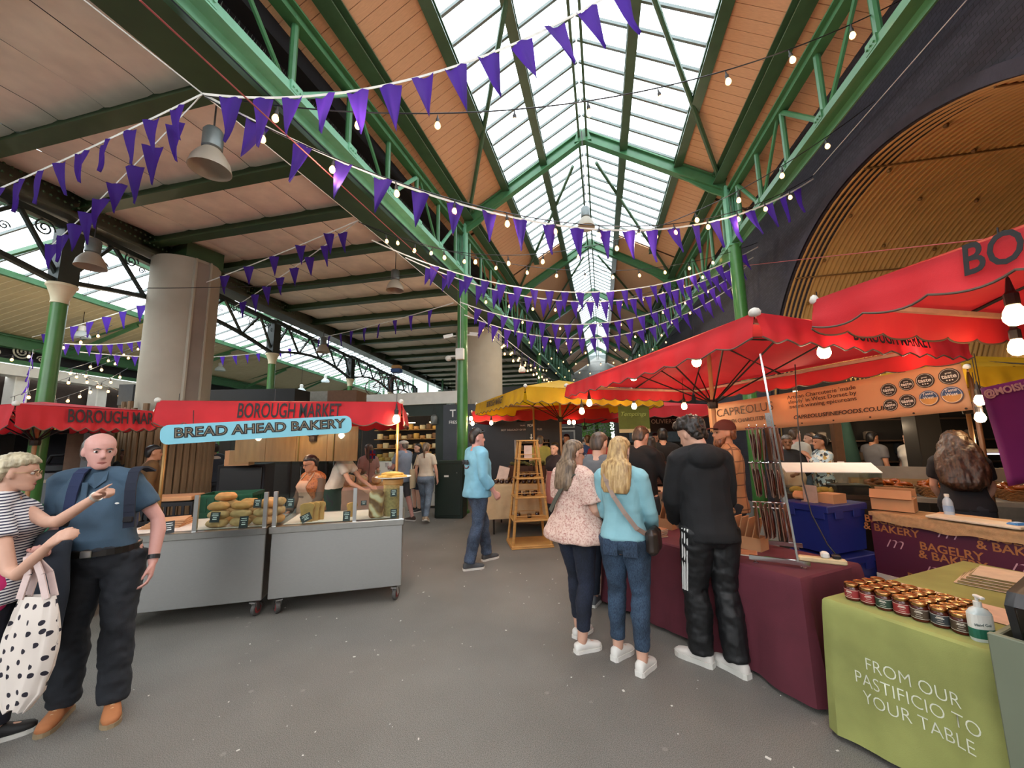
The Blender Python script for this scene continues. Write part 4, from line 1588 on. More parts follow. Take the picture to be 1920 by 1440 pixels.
# rough timber slabs round the foot of the pier
t = thing('timber_cladding', 'rough upright timber slabs round the foot of the concrete pier', 'cladding', (-8.2, 5.95, 0))
TIMB = mat('rough_timber', '#7d6246', .8, 0, .3, 3, .4, 25, stretch=(6, 6, .6))
for i in range(26):
    a = math.radians(-140 + i * 9)
    wd = rnd.uniform(.09, .11)
    b = MB()
    hh = rnd.uniform(2.2, 2.5)
    b.loft([((0, 0, z), (wd / 2 * rnd.uniform(.85, 1.05), 0, 0), (0, .035, 0)) for z in (0, hh * .3, hh * .6, hh)], 8, 3)
    o = b.build('slab', TIMB, t)
    r = .66 + rnd.uniform(0, .03)
    o.location = (r * math.cos(a), r * math.sin(a), 0)
    o.rotation_euler = (0, 0, a + PI / 2)
# ================================================================== the people in front
def toL(loc, heading, H, p):
    a = math.radians(heading)
    return Matrix.Rotation(-a, 3, 'Z') @ (V(p) - V(loc)) * (1.72 / H)
def toW(loc, heading, H, p):
    a = math.radians(heading)
    return V(loc) + Matrix.Rotation(a, 3, 'Z') @ V(p) * (H / 1.72)
def fabric(name, c, **k): return mat(name, c, k.pop('rough', .85), 0, k.pop('var', .1), k.pop('scale', 7), .15, 260, **k)
NAVY_T = fabric('dark_navy_cloth', '#1d232e')
CHARC = fabric('charcoal_trouser', '#22262d')
# ---- bald man in a dark blue polo
ml = G(166, 1338); mh, mH = -148, 1.74
me_, mw_ = PD(300, 985, 2.62), PD(281, 1080, 2.6)
man = person('balding man in slate blue polo with rucksack straps, jacket over his arm', ml, mh, mH, 'm', .0075, SK_PINK,
             feet=((-.13, .04, 25), (.14, -.02, 5)), arms=((( -.245, -.03, 1.12), (-.262, .05, .875)), ((.25, .02, 1.13), (.16, .27, 1.06))),
             hands=('relax', 'hold'), palms=((.9, .3, 0), (-.2, 0, 1)), head=(38, -4, 0), wide=.95, belly=.07, lean=(.11, 0),
             top=dict(m=fabric('slate_blue_pique', '#3d5468', scale=9), inf=.016, hem=.955, sleeve=.36, sflare=.012, collar=1, amp=.007, name='polo_shirt'),
             bottom=dict(m=CHARC, inf=.016, top=1.01, end=.075, flare=.022, amp=.009),
             shoes=dict(m=mat('tan_suede', '#a5683f', .8, 0, .1, 10), sm=mat('crepe_sole', '#8d7a5e', .7), lace=mat('leather_lace', '#c9a27a', .6)),
             hair=dict(m=H_GREY, parts=hs_bald(), amp=.003), face=2)
mr = man['root']; mP = man['P']
b = MB()
c_, u_, v_ = mP['tor'](.985, .026)
b.loft([(c_ - V((0, 0, .019)), u_, v_), (c_ + V((0, 0, .019)), u_, v_)], 28, 2.3)
bl = b.build('belt', mat('black_leather', '#17130f', .4), mr)
MB().rbox(c_ + V((0, v_.y + .004, 0)), (.055, .012, .042), .004).build('buckle', STEEL, bl)
# rucksack
NAVYB = fabric('navy_rucksack', '#232f52')
b = MB()
b.rbox((.09, -.21, 1.22), (.25, .16, .42), .05)
rk = tag(link('rucksack', remeshed(b, .012, 4, 'rucksack', lambda co, n: co + n * .006 * noise.noise(co * 10))), 'navy rucksack worn by the balding man', 'bag')
rk.data.materials.append(NAVYB)
rk.location, rk.rotation_euler, rk.scale = mr.location, mr.rotation_euler, mr.scale
for s in (-1, 1):
    m = MB()
    pts = []
    for k in range(13):
        q = k / 12
        a = PI * q
        z = 1.50 - .0 * q - (0 if q < .5 else (q - .5) * 2 * .34)
        y = -.12 + .29 * min(1, q * 1.7) - (.03 * q)
        z = 1.455 + .035 * math.sin(min(1, q * 2) * PI) - max(0, q - .4) * .55
        y = -.13 + .27 * math.sin(min(1, q / .6) * PI / 2)
        pts.append(V((s * (.125 + .03 * q), y, z)))
    for p0, p1 in zip(pts[:-1], pts[1:]):
        m.beam(p0, p1 + (p1 - p0) * .12, .055, .012, up=(0, .5, 1))
    st = m.build('strap', NAVYB if s > 0 else fabric('strap_webbing', '#1b2233'), rk)
    MB().rbox(pts[-2] + V((0, .012, 0)), (.05, .014, .035), .004).build('strap_buckle', BLKP, st)
for s in (-1, 1):
    c_, u_, v_ = mP['tor'](1.42, .03)
    m = MB()
    y_ = c_.y + v_.y
    m.prism([V((c_.x + s * .012, y_ + .012, 1.405)), V((c_.x + s * .035, y_ - .0, 1.465)), V((c_.x + s * .085, y_ - .05, 1.475)), V((c_.x + s * .095, y_ - .012, 1.415)), V((c_.x + s * .06, y_ + .022, 1.37))], (0, -.006, 0), (0, .006, 0))
    m.build('collar_flap', MATS['slate_blue_pique'], mr)
c_, u_, v_ = mP['tor'](1.33, .026)
MB().rbox((c_.x, c_.y + v_.y + .002, 1.345), (.03, .008, .13), .002).build('placket', MATS['slate_blue_pique'], mr)
# watch strap on the hanging wrist
w0 = mP['arm'][0]
d_ = (w0[2] - w0[1]).normalized()
b = MB(); b.tube([w0[2] - d_ * .045, w0[2] - d_ * .018], .0335, 16)
tag(b.build('wristband', BLKP, mr), None)
m = MB()
m.ell((-.09, .155, 1.275), (.012, .004, .006), 8, 4)
m.build('shirt_emblem', CHALK, mr)
# jacket hanging over his forearm
wa = [toW(ml, mh, mH, q) for q in mP['arm'][1]]
jb = MB()
J0 = wa[1].lerp(wa[2], .62)
jd = (wa[2] - wa[1]); jd.z = 0; jd.normalize()
jx = V((-jd.y, jd.x, 0))
def jsec(z, a, bb, off, sh):
    return (J0 + V((0, 0, z)) + jd * off + jx * sh, jd * a, jx * bb)
jb.loft([jsec(.05, .06, .03, 0, 0), jsec(.03, .12, .055, 0, 0), jsec(-.06, .14, .075, 0, 0), jsec(-.2, .145, .08, .01, 0), jsec(-.36, .135, .075, .02, .01), jsec(-.5, .12, .06, .03, .02), jsec(-.58, .085, .05, .05, .02), jsec(-.6, .04, .03, .06, .02)], 20)
jb.loft([jsec(.0, .05, .05, .1, .06), jsec(-.3, .055, .045, .13, .07), jsec(-.62, .06, .04, .18, .06)], 12)
JK = fabric('navy_jacket_cloth', '#222a36')
jk = tag(link('jacket', remeshed(jb, .009, 2, 'jacket', lambda co, n: co + n * .014 * math.sin((co - J0).dot(jd) * 55 + 3 * noise.noise(co * 5)) * max(0, min(1, (J0.z - co.z) * 4)))), 'dark navy jacket draped over the bald man\'s forearm', 'jacket')
jk.data.materials.append(JK)
m = MB()
for q in range(4):
    m.ell(J0 + jd * (.15 + .012 * q) + V((0, 0, -.5 - .022 * q)) - jx * -.108, (.007, .007, .007), 8, 6)
m.build('cuff_buttons', mat('brass_button', '#b09a62', .3, .8), jk)
MB().rbox(J0 + V((0, 0, -.12)) + jd * .1 + jx * .085, (.012, .014, .16), .004, math.atan2(jd.y, jd.x)).build('pale_lining', mat('pale_lining', '#b9b4ad', .8), jk)
# ---- woman in stripes, pointing
wl_ = PD(22, 900, 2.3); wl_ = V((wl_.x, wl_.y, 0)); wh, wH = -38, 1.62
TL = lambda p: toL(wl_, wh, wH, p)
t = NT('navy_white_stripes')
co = t.obj()
sp = t.n('SeparateXYZ'); t.l(co, sp.inputs[0])
fz = t.math('FRACT', t.math('MULTIPLY', sp.outputs[2], 62.0))
t.base(t.ramp(fz, [(.0, '#d9d6d6'), (.55, '#2a2c46')], 'CONSTANT'))
t.p.inputs['Roughness'].default_value = .85
STRIPE = t.m
el1, wr1 = TL(PD(98, 985, 2.22)), TL(PD(182, 930, 2.22))
el2, wr2 = TL(PD(22, 1088, 2.05)), TL(PD(96, 1018, 2.05))
d1 = (TL(PD(240, 896, 2.2)) - wr1)
d2 = (TL(PD(142, 985, 2.02)) - wr2)
wom = person('woman in striped top with short ash blonde hair, pointing past the man', wl_, wh, wH, 'f', .0075, SK_FAIR,
             feet=((-.1, .06, 5), (.11, -.08, -10)), arms=((el1, wr1), (el2, wr2)), hands=(('point', d1), ('hold', d2)), palms=((.5, .3, -.8), (-.7, .3, -.5)),
             head=(0, -5, 0), wide=1.1, belly=.03, bust=.03, hip=1.05,
             top=dict(m=STRIPE, inf=.014, hem=.86, sleeve=.26, sflare=.016, amp=.006, name='striped_top', flare=.02),
             bottom=dict(m=fabric('navy_trouser', '#1c1f2c'), inf=.012, end=.1, amp=.006), shoes=dict(m=RUBBER_B),
             hair=dict(m=H_ASH, parts=[('loft', [(.06, .064, -.05, -.09), (.1, .08, -.015, -.11), (.14, .084, .01, -.118), (.165, .086, .06, -.118), (.185, .084, .098, -.112), (.21, .076, .09, -.1), (.235, .056, .05, -.07), (.25, .02, .0, -.03)])], amp=.009, freq=55, zs=1.0), face=2)
glasses(wom['P'], wom['root'], mat('gold_rim', '#b89a70', .3, .7))
wP = wom['P']
b = MB()
b.tube([wP['arm'][0][2] - (wP['arm'][0][2] - wP['arm'][0][1]).normalized() * .015, wP['arm'][0][2] + V((0, 0, .0))], .031, 14)
b.build('bangle', mat('silver_band', '#c9c4bb', .3, .6), wom['root'])
# shocking pink scarf end at the frame edge
b = MB()
b.ell((.16, .02, .93), (.07, .09, .14), 12, 8)
o = link('pink_cloth', remeshed(b, .012, 2, 'pink_cloth', lambda co, n: co + n * .012 * noise.noise(co * 9)), wom['root'])
o.data.materials.append(fabric('pink_cloth', '#c22a6a'))
# spotted tote bag on her forearm
t = NT('polka_cotton')
vo = t.n('TexVoronoi', Scale=15.0)
vo.inputs['Randomness'].default_value = .55
vo.voronoi_dimensions = '2D'
t.l(t.obj((1, 1, 1), 'UV'), vo.inputs[0])
dots = t.ramp(vo.outputs['Distance'], [(0, '#211c28'), (.19, '#d6cbc2')], 'CONSTANT')
t.base(dots)
t.p.inputs['Roughness'].default_value = .85
tb = PD(62, 1190, 2.02)
tx = (PD(110, 1190, 2.02) - PD(20, 1190, 2.02)).normalized()
ty = V((-tx.y, tx.x, 0)).normalized()
tote = thing('tote_bag', 'white cotton tote bag with black spots hanging from the woman\'s arm', 'bag', tb)
b = MB()
b.sm = True
def tfn(u, v):
    a = u * 2 * PI
    z = .19 - .52 * v
    wd = [.10, .125, .14, .145, .14, .12, .06][min(6, int(v * 6.01))]
    k = v * 6 - int(min(v * 6, 5.99))
    tab_ = [.085, .115, .135, .142, .138, .11, .045]
    i = min(5, int(v * 6)); wd = lerp(tab_[i], tab_[i + 1], v * 6 - i)
    th = lerp(.018, .05, math.sin(PI * min(1, v * 1.1) * .8))
    ca, sa = math.cos(a), math.sin(a)
    p = tx * (wd * math.copysign(abs(ca) ** .8, ca)) + ty * (th * sa)
    fold = .012 * noise.noise((ca * 4, v * 3, sa * 3 + 4)) + .006 * math.sin(ca * 20 + v * 4)
    return p + ty * fold + V((0, 0, z - .03 * abs(ca) * (1 if v > .8 else 0))) + tx * (-.02 * v)
b.grid(tfn, 40, 24)
me = b.mesh('bag_body', t.m)
uv = me.uv_layers.new(name='uv')
pos = [v.co for v in me.vertices]
for lp in me.loops:
    q = pos[lp.vertex_index]
    uv.data[lp.index].uv = (q.dot(tx) * 1.25 + .3 * (1 if q.dot(ty) > 0 else 0), q.z)
link('bag_body', me, tote)
for s in (-1, 1):
    m = MB()
    el_w = toW(wl_, wh, wH, wP['arm'][1][1]).lerp(toW(wl_, wh, wH, wP['arm'][1][2]), .45) - tb
    pts = [tx * -.075 + ty * s * .02 + V((0, 0, .18)), tx * -.05 + ty * s * .02 + V((0, 0, .3)), el_w + V((0, 0, .035)) + tx * -.02, el_w + V((0, 0, .035)) + tx * .02, tx * .02 + ty * s * .02 + V((0, 0, .3)), tx * .065 + ty * s * .02 + V((0, 0, .18))]
    for p0, p1 in zip(pts[:-1], pts[1:]):
        m.beam(p0, p1, .035, .006, up=ty)
    m.build('handle', mat('pale_pink_webbing', '#d0b9b4', .85), tote)
# ---- man in the sky blue top
bl = G(895, 1060); bh, bH = -46, 1.79
DEN = denim('blue_denim', '#2c3b52', '#53647d')
blue = person('dark haired man in a sky blue printed long sleeve top', bl, bh, bH, 'm', .0095, SK_PINK,
              feet=((-.12, .2, 10), (.1, -.16, -10)), arms=(((-.25, .0, 1.14), (-.2, .14, .93)), ((.24, -.03, 1.13), (.235, .13, .92))), hands=('hold', 'hold'), head=(-8, 2, 0), wide=1.08, belly=.03,
              top=dict(m=fabric('sky_blue_jersey', '#74abc4'), inf=.022, hem=.86, sleeve=.82, sflare=.004, flare=.012, amp=.01, name='long_sleeve_top'),
              bottom=dict(m=DEN, inf=.016, end=.07, flare=.014, amp=.008), shoes=dict(m=mat('grey_mesh', '#45474a', .8), lace=mat('grey_lace', '#7a7c80', .8)),
              hair=dict(m=H_DARK, parts=hs_short(.016, .082), amp=.006), face=1)
bP = blue['P']
m = MB()
back = bP['tor'](1.28, .032)
for (x, z, a, bb, th) in ((-.02, 1.25, .062, .032, .008),):
    m.tube([V((x + a * math.cos(q), back[0].y - back[2].length + .002 + .012 * abs(math.cos(q)), z + bb * math.sin(q))) for q in [PI + PI * i / 10 for i in range(11)]], th, 6)
m.build('printed_emblem', mat('print_maroon', '#5a3a44', .8), blue['root'])
text('fishLife', .085, mat('print_ink', '#2c3038', .8), blue['root'], V((-.02, back[0].y - back[2].length - .003, 1.295)), (1, 0, 0), (0, 0, 1), xs=.8, bold=.002, depth=.004, shear=.3)
b = MB()
for s in (-1, 1):
    b.tube([bP['hd'](s * .079, .02, .19), bP['hd'](s * .079, .09, .205)], .004, 5)
    b.ell(bP['hd'](s * .028, .078, .214), (.018, .006, .009), 10, 6)
b.build('sunglasses', mat('dark_lens', '#101014', .15), blue['root'])
# ---- woman in the floral blouse
fl = G(1086, 1208); fh, fH = -42, 1.64
t = NT('floral_cotton')
vo = t.n('TexVoronoi', Scale=70.0)
t.l(t.obj(), vo.inputs[0])
n2 = t.n('TexNoise', Scale=55.0); t.l(t.obj(), n2.inputs[0])
c1 = t.ramp(vo.outputs['Distance'], [(0, '#8f4a44'), (.32, '#b88a80'), (.45, '#d3b6a8')])
c2 = t.ramp(n2.outputs[0], [(.5, '#d3b6a8'), (.62, '#9a5a52')])
t.base(t.mix(.45, c1, c2))
t.p.inputs['Roughness'].default_value = .85
FLOR = t.m
flo = person('woman with long brown hair in a pink floral blouse and dark jeans', fl, fh, fH, 'f', .0085, SK_FAIR,
             feet=((-.1, .1, 8), (.1, -.06, -14)), arms=(((-.22, .05, 1.13), (-.1, .22, 1.06)), ((.225, .03, 1.11), (.15, .24, 1.05))), hands=('grip', 'grip'), head=(-12, -8, 0), wide=1.16, bust=.04, belly=.03, hip=1.1, arm_w=1.1,
             top=dict(m=FLOR, inf=.026, hem=.87, sleeve=.40, sflare=.04, flare=.05, amp=.01, name='blouse'),
             bottom=dict(m=denim('indigo_denim', '#141a2a', '#232c42'), inf=.008, end=.16, amp=.005), shoes=dict(m=WHITE_SHOE, lace=CHALK, sm=WHITE_SHOE, h=-.02),
             hair=dict(m=H_LBROWN, parts=hs_long(.23, .14, .145, -.005, tail=.10), amp=.006, freq=70), face=1)
glasses(flo['P'], flo['root'], mat('dark_rim', '#2a1a1c', .3))
b = MB()
fP = flo['P']
pts = [V((-.1, -.165, 1.05)), V((-.06, -.165, 1.15)), V((0, -.16, 1.28)), V((.09, -.13, 1.41)), V((.13, -.03, 1.465)), V((.13, .07, 1.41)), V((.07, .15, 1.3))]
pts = [V((.12, -.175, 1.1)), V((.06, -.165, 1.2)), V((-.02, -.155, 1.31)), V((-.1, -.11, 1.42)), V((-.125, -.02, 1.465)), V((-.12, .07, 1.40)), V((-.04, .17, 1.26))]
pts = [V((-p.x, p.y, p.z)) for p in pts]
for p0, p1 in zip(pts[:-1], pts[1:]):
    b.beam(p0, p1 + (p1 - p0) * .1, .045, .008, up=V((0, -1, .35)))
tag(b.build('bag_strap', mat('olive_webbing', '#4a4a40', .8), flo['root']), None)
# ---- blonde woman in the pale blue jumper
bo = G(1183, 1247); boh, boH = -16, 1.66
blo = person('blonde woman in a pale blue jumper and blue jeans seen from behind', bo, boh, boH, 'f', .008, SK_FAIR,
             feet=((-.105, .05, -22), (.10, -.06, -14)), arms=(((-.18, .07, 1.12), (-.11, .22, 1.0)), ((.205, .03, 1.13), (.18, .2, .99))), hands=('hold', 'grip'), head=(-14, -6, 0), wide=.93, bust=.03, hip=1.0,
             top=dict(m=fabric('pale_blue_knit', '#84b3bd'), inf=.020, hem=.93, sleeve=.97, sflare=.006, amp=.008, freq=8, name='jumper'),
             bottom=dict(m=denim('mid_denim', '#22344c', '#415870'), inf=.009, end=.15, amp=.006), shoes=dict(m=WHITE_SHOE, lace=CHALK, sm=WHITE_SHOE, sole=.034),
             hair=dict(m=H_BLOND, parts=hs_long(.225, .135, .145, -.008, tail=.105), amp=.007, freq=75), face=1)
b = MB()
pts = [V((-.105, -.09, 1.45)), V((-.085, -.13, 1.38)), V((-.03, -.155, 1.27)), V((.05, -.16, 1.15)), V((.13, -.145, 1.04)), V((.19, -.06, .98))]
for p0, p1 in zip(pts[:-1], pts[1:]):
    b.beam(p0, p1 + (p1 - p0) * .1, .034, .008, up=V((0, -1, .4)))
bag = thing('shoulder_bag', 'small dark brown shoulder bag on a taupe strap at the blonde woman\'s hip', 'bag', bo, math.radians(boh))
bag.scale = [boH / 1.72] * 3
b.build('strap', mat('taupe_strap', '#8a7468', .6), bag)
m = MB(); m.rbox((.225, .0, .93), (.09, .24, .19), .03)
o = link('pouch', remeshed(m, .008, 4, 'pouch', lambda co, n: co + n * .005 * noise.noise(co * 15)), bag)
o.data.materials.append(mat('dark_brown_leather', '#2c221d', .4))
m = MB()
for s in (-1, 1):
    m.rbox((s * .075, -.142, .88), (.11, .006, .12), .002)
m.build('jean_pockets', denim('mid_denim_pocket', '#1d2e45', '#3c526b'), blo['root'])
# ---- tall young man in black
ho = G(1352, 1256); hoh, hoH = 16, 1.80
BLKC = fabric('black_sweat', '#101013', var=.2)
hod = person('tall dark haired young man in black hoodie and striped track trousers', ho, hoh, hoH, 'm', .0085, SK_FAIR,
             feet=((-.085, .08, 38), (.09, -.05, 22)), arms=(((-.215, .08, 1.13), (-.12, .26, .95)), ((.205, .07, 1.12), (.08, .27, .93))), hands=('grip', 'grip'), head=(22, -22, 0), wide=.9, lean=(-.02, .03),
             top=dict(m=BLKC, inf=.022, hem=.86, sleeve=.96, sflare=.01, flare=.012, hood=1, amp=.011, freq=7, name='hoodie'),
             bottom=dict(m=fabric('black_track', '#0c0d10', rough=.55, var=.2), inf=.022, end=.075, flare=.02, amp=.009), shoes=dict(m=mat('off_white_knit', '#cfcac4', .8, 0, .06, 20), sm=RUBBER_W, sole=.035, lace=CHALK),
             hair=dict(m=H_DARK, parts=[('loft', [(.05, .062, -.05, -.09), (.08, .076, -.035, -.105), (.11, .083, -.02, -.116), (.145, .09, .01, -.125), (.17, .094, .07, -.13), (.19, .096, .11, -.128), (.215, .092, .11, -.118), (.24, .075, .08, -.095), (.258, .04, .03, -.05), (.262, .01, 0, -.02)])], amp=.016, freq=34, zs=.8, smooth=1), face=1)
m = MB()
hP = hod['P']
for k in (-1, 0, 1):
    lg = hP['leg'][0]
    h_, kn, an, f_ = lg
    outw = V((-1, -.35, 0)).normalized()
    side_ = V((.35, -1, 0)).normalized()
    pts = []
    for q in range(9):
        tt = q / 8
        p = (h_ + V((0, -.005, .04))).lerp(kn, tt * 1.02)
        r = lerp(.117, .092, tt)
        a = k * .20
        dvec = (outw * math.cos(a) + side_ * math.sin(a))
        pts.append(p + dvec * r)
    for p0, p1 in zip(pts[:-1], pts[1:]):
        m.beam(p0, p1, .009, .006, up=outw)
m.build('side_stripes', CHALK, hod['root'])
# ---- vendor with cap and beard
ve = PD(1366, 900, 4.0); ve = V((ve.x, ve.y, 0)); veh, veH = 88, 1.80
t = NT('tan_plaid')
co = t.obj()
sp = t.n('SeparateXYZ'); t.l(co, sp.inputs[0])
lines = None
for ax, sc_ in ((0, 9.0), (2, 9.0), (1, 9.0)):
    f = t.math('FRACT', t.math('MULTIPLY', sp.outputs[ax], sc_))
    g = t.math('LESS_THAN', f, .10)
    lines = g if lines is None else t.math('MAXIMUM', lines, g)
t.base(t.mix(t.math('MULTIPLY', lines, .75), '#a87c58', '#4a342a'))
t.p.inputs['Roughness'].default_value = .85
ven = person('bearded stallholder in a brown cap and tan checked shirt', ve, veh, veH, 'm', .0095, SK_TAN,
             arms=(((-.25, .08, 1.14), (-.06, .27, 1.08)), ((.25, .07, 1.13), (.08, .28, 1.06))), hands=('grip', 'grip'), head=(8, 2, 0), wide=1.02,
             top=dict(m=t.m, inf=.02, hem=.86, sleeve=.52, sflare=.012, collar=1, amp=.008, name='checked_shirt'), bottom=dict(m=CHARC), shoes=dict(m=RUBBER_B),
             hair=dict(m=H_GINGER, parts=[('loft', [(.05, .062, -.05, -.088), (.08, .074, -.03, -.1), (.11, .078, -.0, -.104), (.14, .078, -.0, -.105), (.165, .06, -.02, -.1)]),
                                          ('loft', [(-.035, .03, .09, .04), (-.01, .055, .104, .0), (.02, .064, .104, -.005), (.04, .066, .1, -.005), (.056, .067, .085, -.01), (.075, .069, .03, -.01), (.1, .071, .01, -.02)])], amp=.006, freq=50, zs=1), face=1)
vP = ven['P']
m = MB()
hd = vP['hd']; H3 = vP['H3']
m.loft([(hd(0, (f + bk) / 2, z), H3 @ V((a, 0, 0)), H3 @ V((0, (f - bk) / 2, 0))) for z, a, f, bk in [(.145, .084, .098, -.112), (.18, .084, .097, -.112), (.21, .078, .082, -.1), (.235, .06, .05, -.075), (.25, .03, .02, -.04), (.253, .008, 0, -.02)]], 18)
m.loft([(hd(0, .08, .158), H3 @ V((.07, 0, 0)), H3 @ V((0, 0, .006))), (hd(0, .13, .160), H3 @ V((.066, 0, 0)), H3 @ V((0, 0, .006))), (hd(0, .165, .15), H3 @ V((.045, 0, 0)), H3 @ V((0, 0, .005))), (hd(0, .18, .145), H3 @ V((.015, 0, 0)), H3 @ V((0, 0, .003)))], 12)
m.build('cap', fabric('brown_cap', '#4f1f17'), ven['root'], smooth='auto')
# ---- two customers half hidden behind the women
gr = PD(1124, 900, 3.95); gr = V((gr.x, gr.y, 0))
person('man in a grey T-shirt mostly hidden between the two women', gr, -20, 1.70, 'm', .014, SK_FAIR, feet=((-.13, .05, 5), (.12, -.02, -10)),
       arms=(None, ((.25, .12, 1.14), (.12, .34, 1.10))), hands=('relax', 'grip'), head=(-10, -12, 0), wide=1.06,
       top=dict(m=fabric('grey_marl', '#5e6064'), sleeve=.36, hem=.88, inf=.02), bottom=dict(m=fabric('dark_blue_trouser', '#1d2636'), inf=.015), shoes=dict(m=mat('grey_trainer', '#55585c', .7)),
       hair=dict(m=H_BROWN, parts=hs_short()), face=1)
g2 = PD(1203, 900, 4.6); g2 = V((g2.x, g2.y, 0))
person('person in black with cropped brown hair beyond the blonde woman', g2, -35, 1.78, 'm', .013, SK_FAIR, head=(0, -20, 0), wide=.92, arms=(None, ((.24, .12, 1.12), (.16, .36, 1.02))),
       top=dict(m=BLKC, sleeve=.95, hem=.88, inf=.02), bottom=dict(m=CHARC), shoes=dict(m=RUBBER_B), hair=dict(m=H_BROWN, parts=hs_short()), face=1)
# ---- bakery staff
av = PD(586, 900, 4.9); av = V((av.x, av.y, 0))
t = NT('rust_print')
vo = t.n('TexVoronoi', Scale=40.0); t.l(t.obj(), vo.inputs[0])
t.base(t.ramp(vo.outputs['Distance'], [(0, '#33180f'), (.3, '#7d4426'), (.5, '#99592f')]))
apr = person('bakery seller in glasses and a pale brown apron behind the loaves', av, 168, 1.50, 'f', .011, SK_TAN, arms=(((-.22, .05, 1.12), (-.18, .22, .92)), ((.22, .05, 1.12), (.18, .22, .92))), head=(-14, -18, 0), wide=1.18, bust=.03,
             top=dict(m=t.m, sleeve=0, hem=.9, inf=.016, name='blouse'), top2=dict(m=fabric('brown_cardigan', '#5b4638'), sleeve=.95, hem=.9, inf=.013, neck=1.2, name='cardigan'),
             bottom=dict(m=CHARC), shoes=dict(m=RUBBER_B), hair=dict(m=H_BLACK, parts=hs_short(.012, .08) + [('ell', (0, -.1, .13), (.04, .035, .04))]), face=1)
glasses(apr['P'], apr['root'], mat('dark_rim', '#2a1a1c', .3))
APR = fabric('apron_canvas', '#a98a73')
m = MB(); m.sm = True
tor = apr['P']['tor']
def af(u, v):
    z = 1.36 - .82 * v
    c, uu, vv = tor(max(.86, z), .032)
    wdt = .5 if v < .2 else lerp(.5, 1.25, min(1, (v - .2) * 4))
    a = PI / 2 + (u - .5) * wdt * 2
    p = c + uu * math.cos(a) + vv * math.sin(a)
    p.z = z
    return p
m.grid(af, 14, 20)
ap = m.build('apron', APR, apr['root'], solid=.004)
m = MB()
for s in (-1, 1):
    m.tube([af(.5 - s * .49, 0), V((s * .075, .03, 1.47)), V((s * .06, -.06, 1.47))], .009, 6)
m.build('neck_strap', APR, ap)
text('BREAD', .035, INK, ap, af(.5, .27) + V((.02, .014, 0)), (-1, 0, 0), (0, 0, 1), depth=.001)
a2 = PD(622, 900, 6.0); a2 = V((a2.x, a2.y, 0))
person('seller in a white T-shirt and green apron leaning over the far table', a2, -75, 1.66, 'f', .013, SK_FAIR, lean=(0, .2), arms=(((-.2, .38, 1.1), (-.14, .58, .98)), ((.2, .36, 1.08), (.14, .56, .96))), head=(0, -25, 0),
       top=dict(m=fabric('white_tee', '#c9c3ba'), sleeve=.34, hem=.92, inf=.02), top2=dict(m=fabric('dark_green_apron', '#16352b'), sleeve=0, hem=.6, neck=1.02, inf=.025, name='apron'),
       bottom=dict(m=CHARC), shoes=dict(m=RUBBER_B), hair=dict(m=H_DARK, parts=hs_short()), face=1)
# ================================================================== right-hand stalls
N_, L_, R_ = corner(1415, 588, 2.52), corner(1062, 722, 5.9), corner(1807, 636, 3.33)
FARC = L_ + R_ - N_
canopy('large red canopy with its white-capped corner nearest, over the maroon table', [N_, R_, FARC, L_], 2.44, 2.86, .2, RED, [(0, 'BOROUGH MARKET', .15, .56, .7)], n_sc=11, knob=.035)
D0_ = corner(1527, 568, 2.36)
e1 = (corner(1920, 415, 1.53) - D0_).normalized()
e2 = V((-e1.y, e1.x, 0))
if e2.dot(R0) < 0:
    e2 = -e2
canopy('red canopy at the near right with large black lettering', [D0_, D0_ + e1 * 2.5, D0_ + e1 * 2.5 + e2 * 2.5, D0_ + e2 * 2.5], 2.46, 2.9, .20, RED, [(0, 'BOROUGH MARKET', .2, .52, .68)], knob=.022)
En, El, Er = corner(985, 725, 5.95), corner(893, 757, 8.9), corner(1240, 742, 7.3)
canopy('yellow canopy in the middle distance above the jar stall', [En, Er, El + Er - En, El], 2.45, 2.85, .26, YEL, [(3, 'BOROUGH MARKET', .17, .5, .7)], n_sc=11)
Fa, Fb = corner(884, 768, 9.6), corner(1330, 770, 8.6)
d4 = (Fb - Fa).normalized(); nb4 = V((-d4.y, d4.x, 0))
canopy('red canopy beyond the yellow one, its scalloped edge showing', [Fa, Fb, Fb + nb4 * 2.5, Fa + nb4 * 2.5], 2.33, 2.7, .26, RED, n_sc=14, pole=False)
MB().tube([(0, 0, 0), (0, 0, 2.6)], .024, 8)
tp = PD(1391 - 380, 800, 9.4)
t = thing('canopy_post', 'slim timber post under the far red canopy', 'post', (PD(1001, 800, 9.2).x, PD(1001, 800, 9.2).y, 0))
MB().tube([(0, 0, 0), (0, 0, 2.4)], .022, 8).build('tube', POLE, t, smooth=True)
MB().box((0, 0, .015), (.2, .2, .03)).build('foot', IRON, t)
Ga, Gb = corner(1812, 683, 4.3), corner(2060, 662, 4.3)
d5 = (Gb - Ga).normalized(); nb5 = V((-d5.y, d5.x, 0))
canopy('yellow canopy at the right edge above the purple banner', [Ga, Gb + d5 * .9, Gb + d5 * .9 + nb5 * 2.2, Ga + nb5 * 2.2], 2.36, 2.7, .24, YEL)
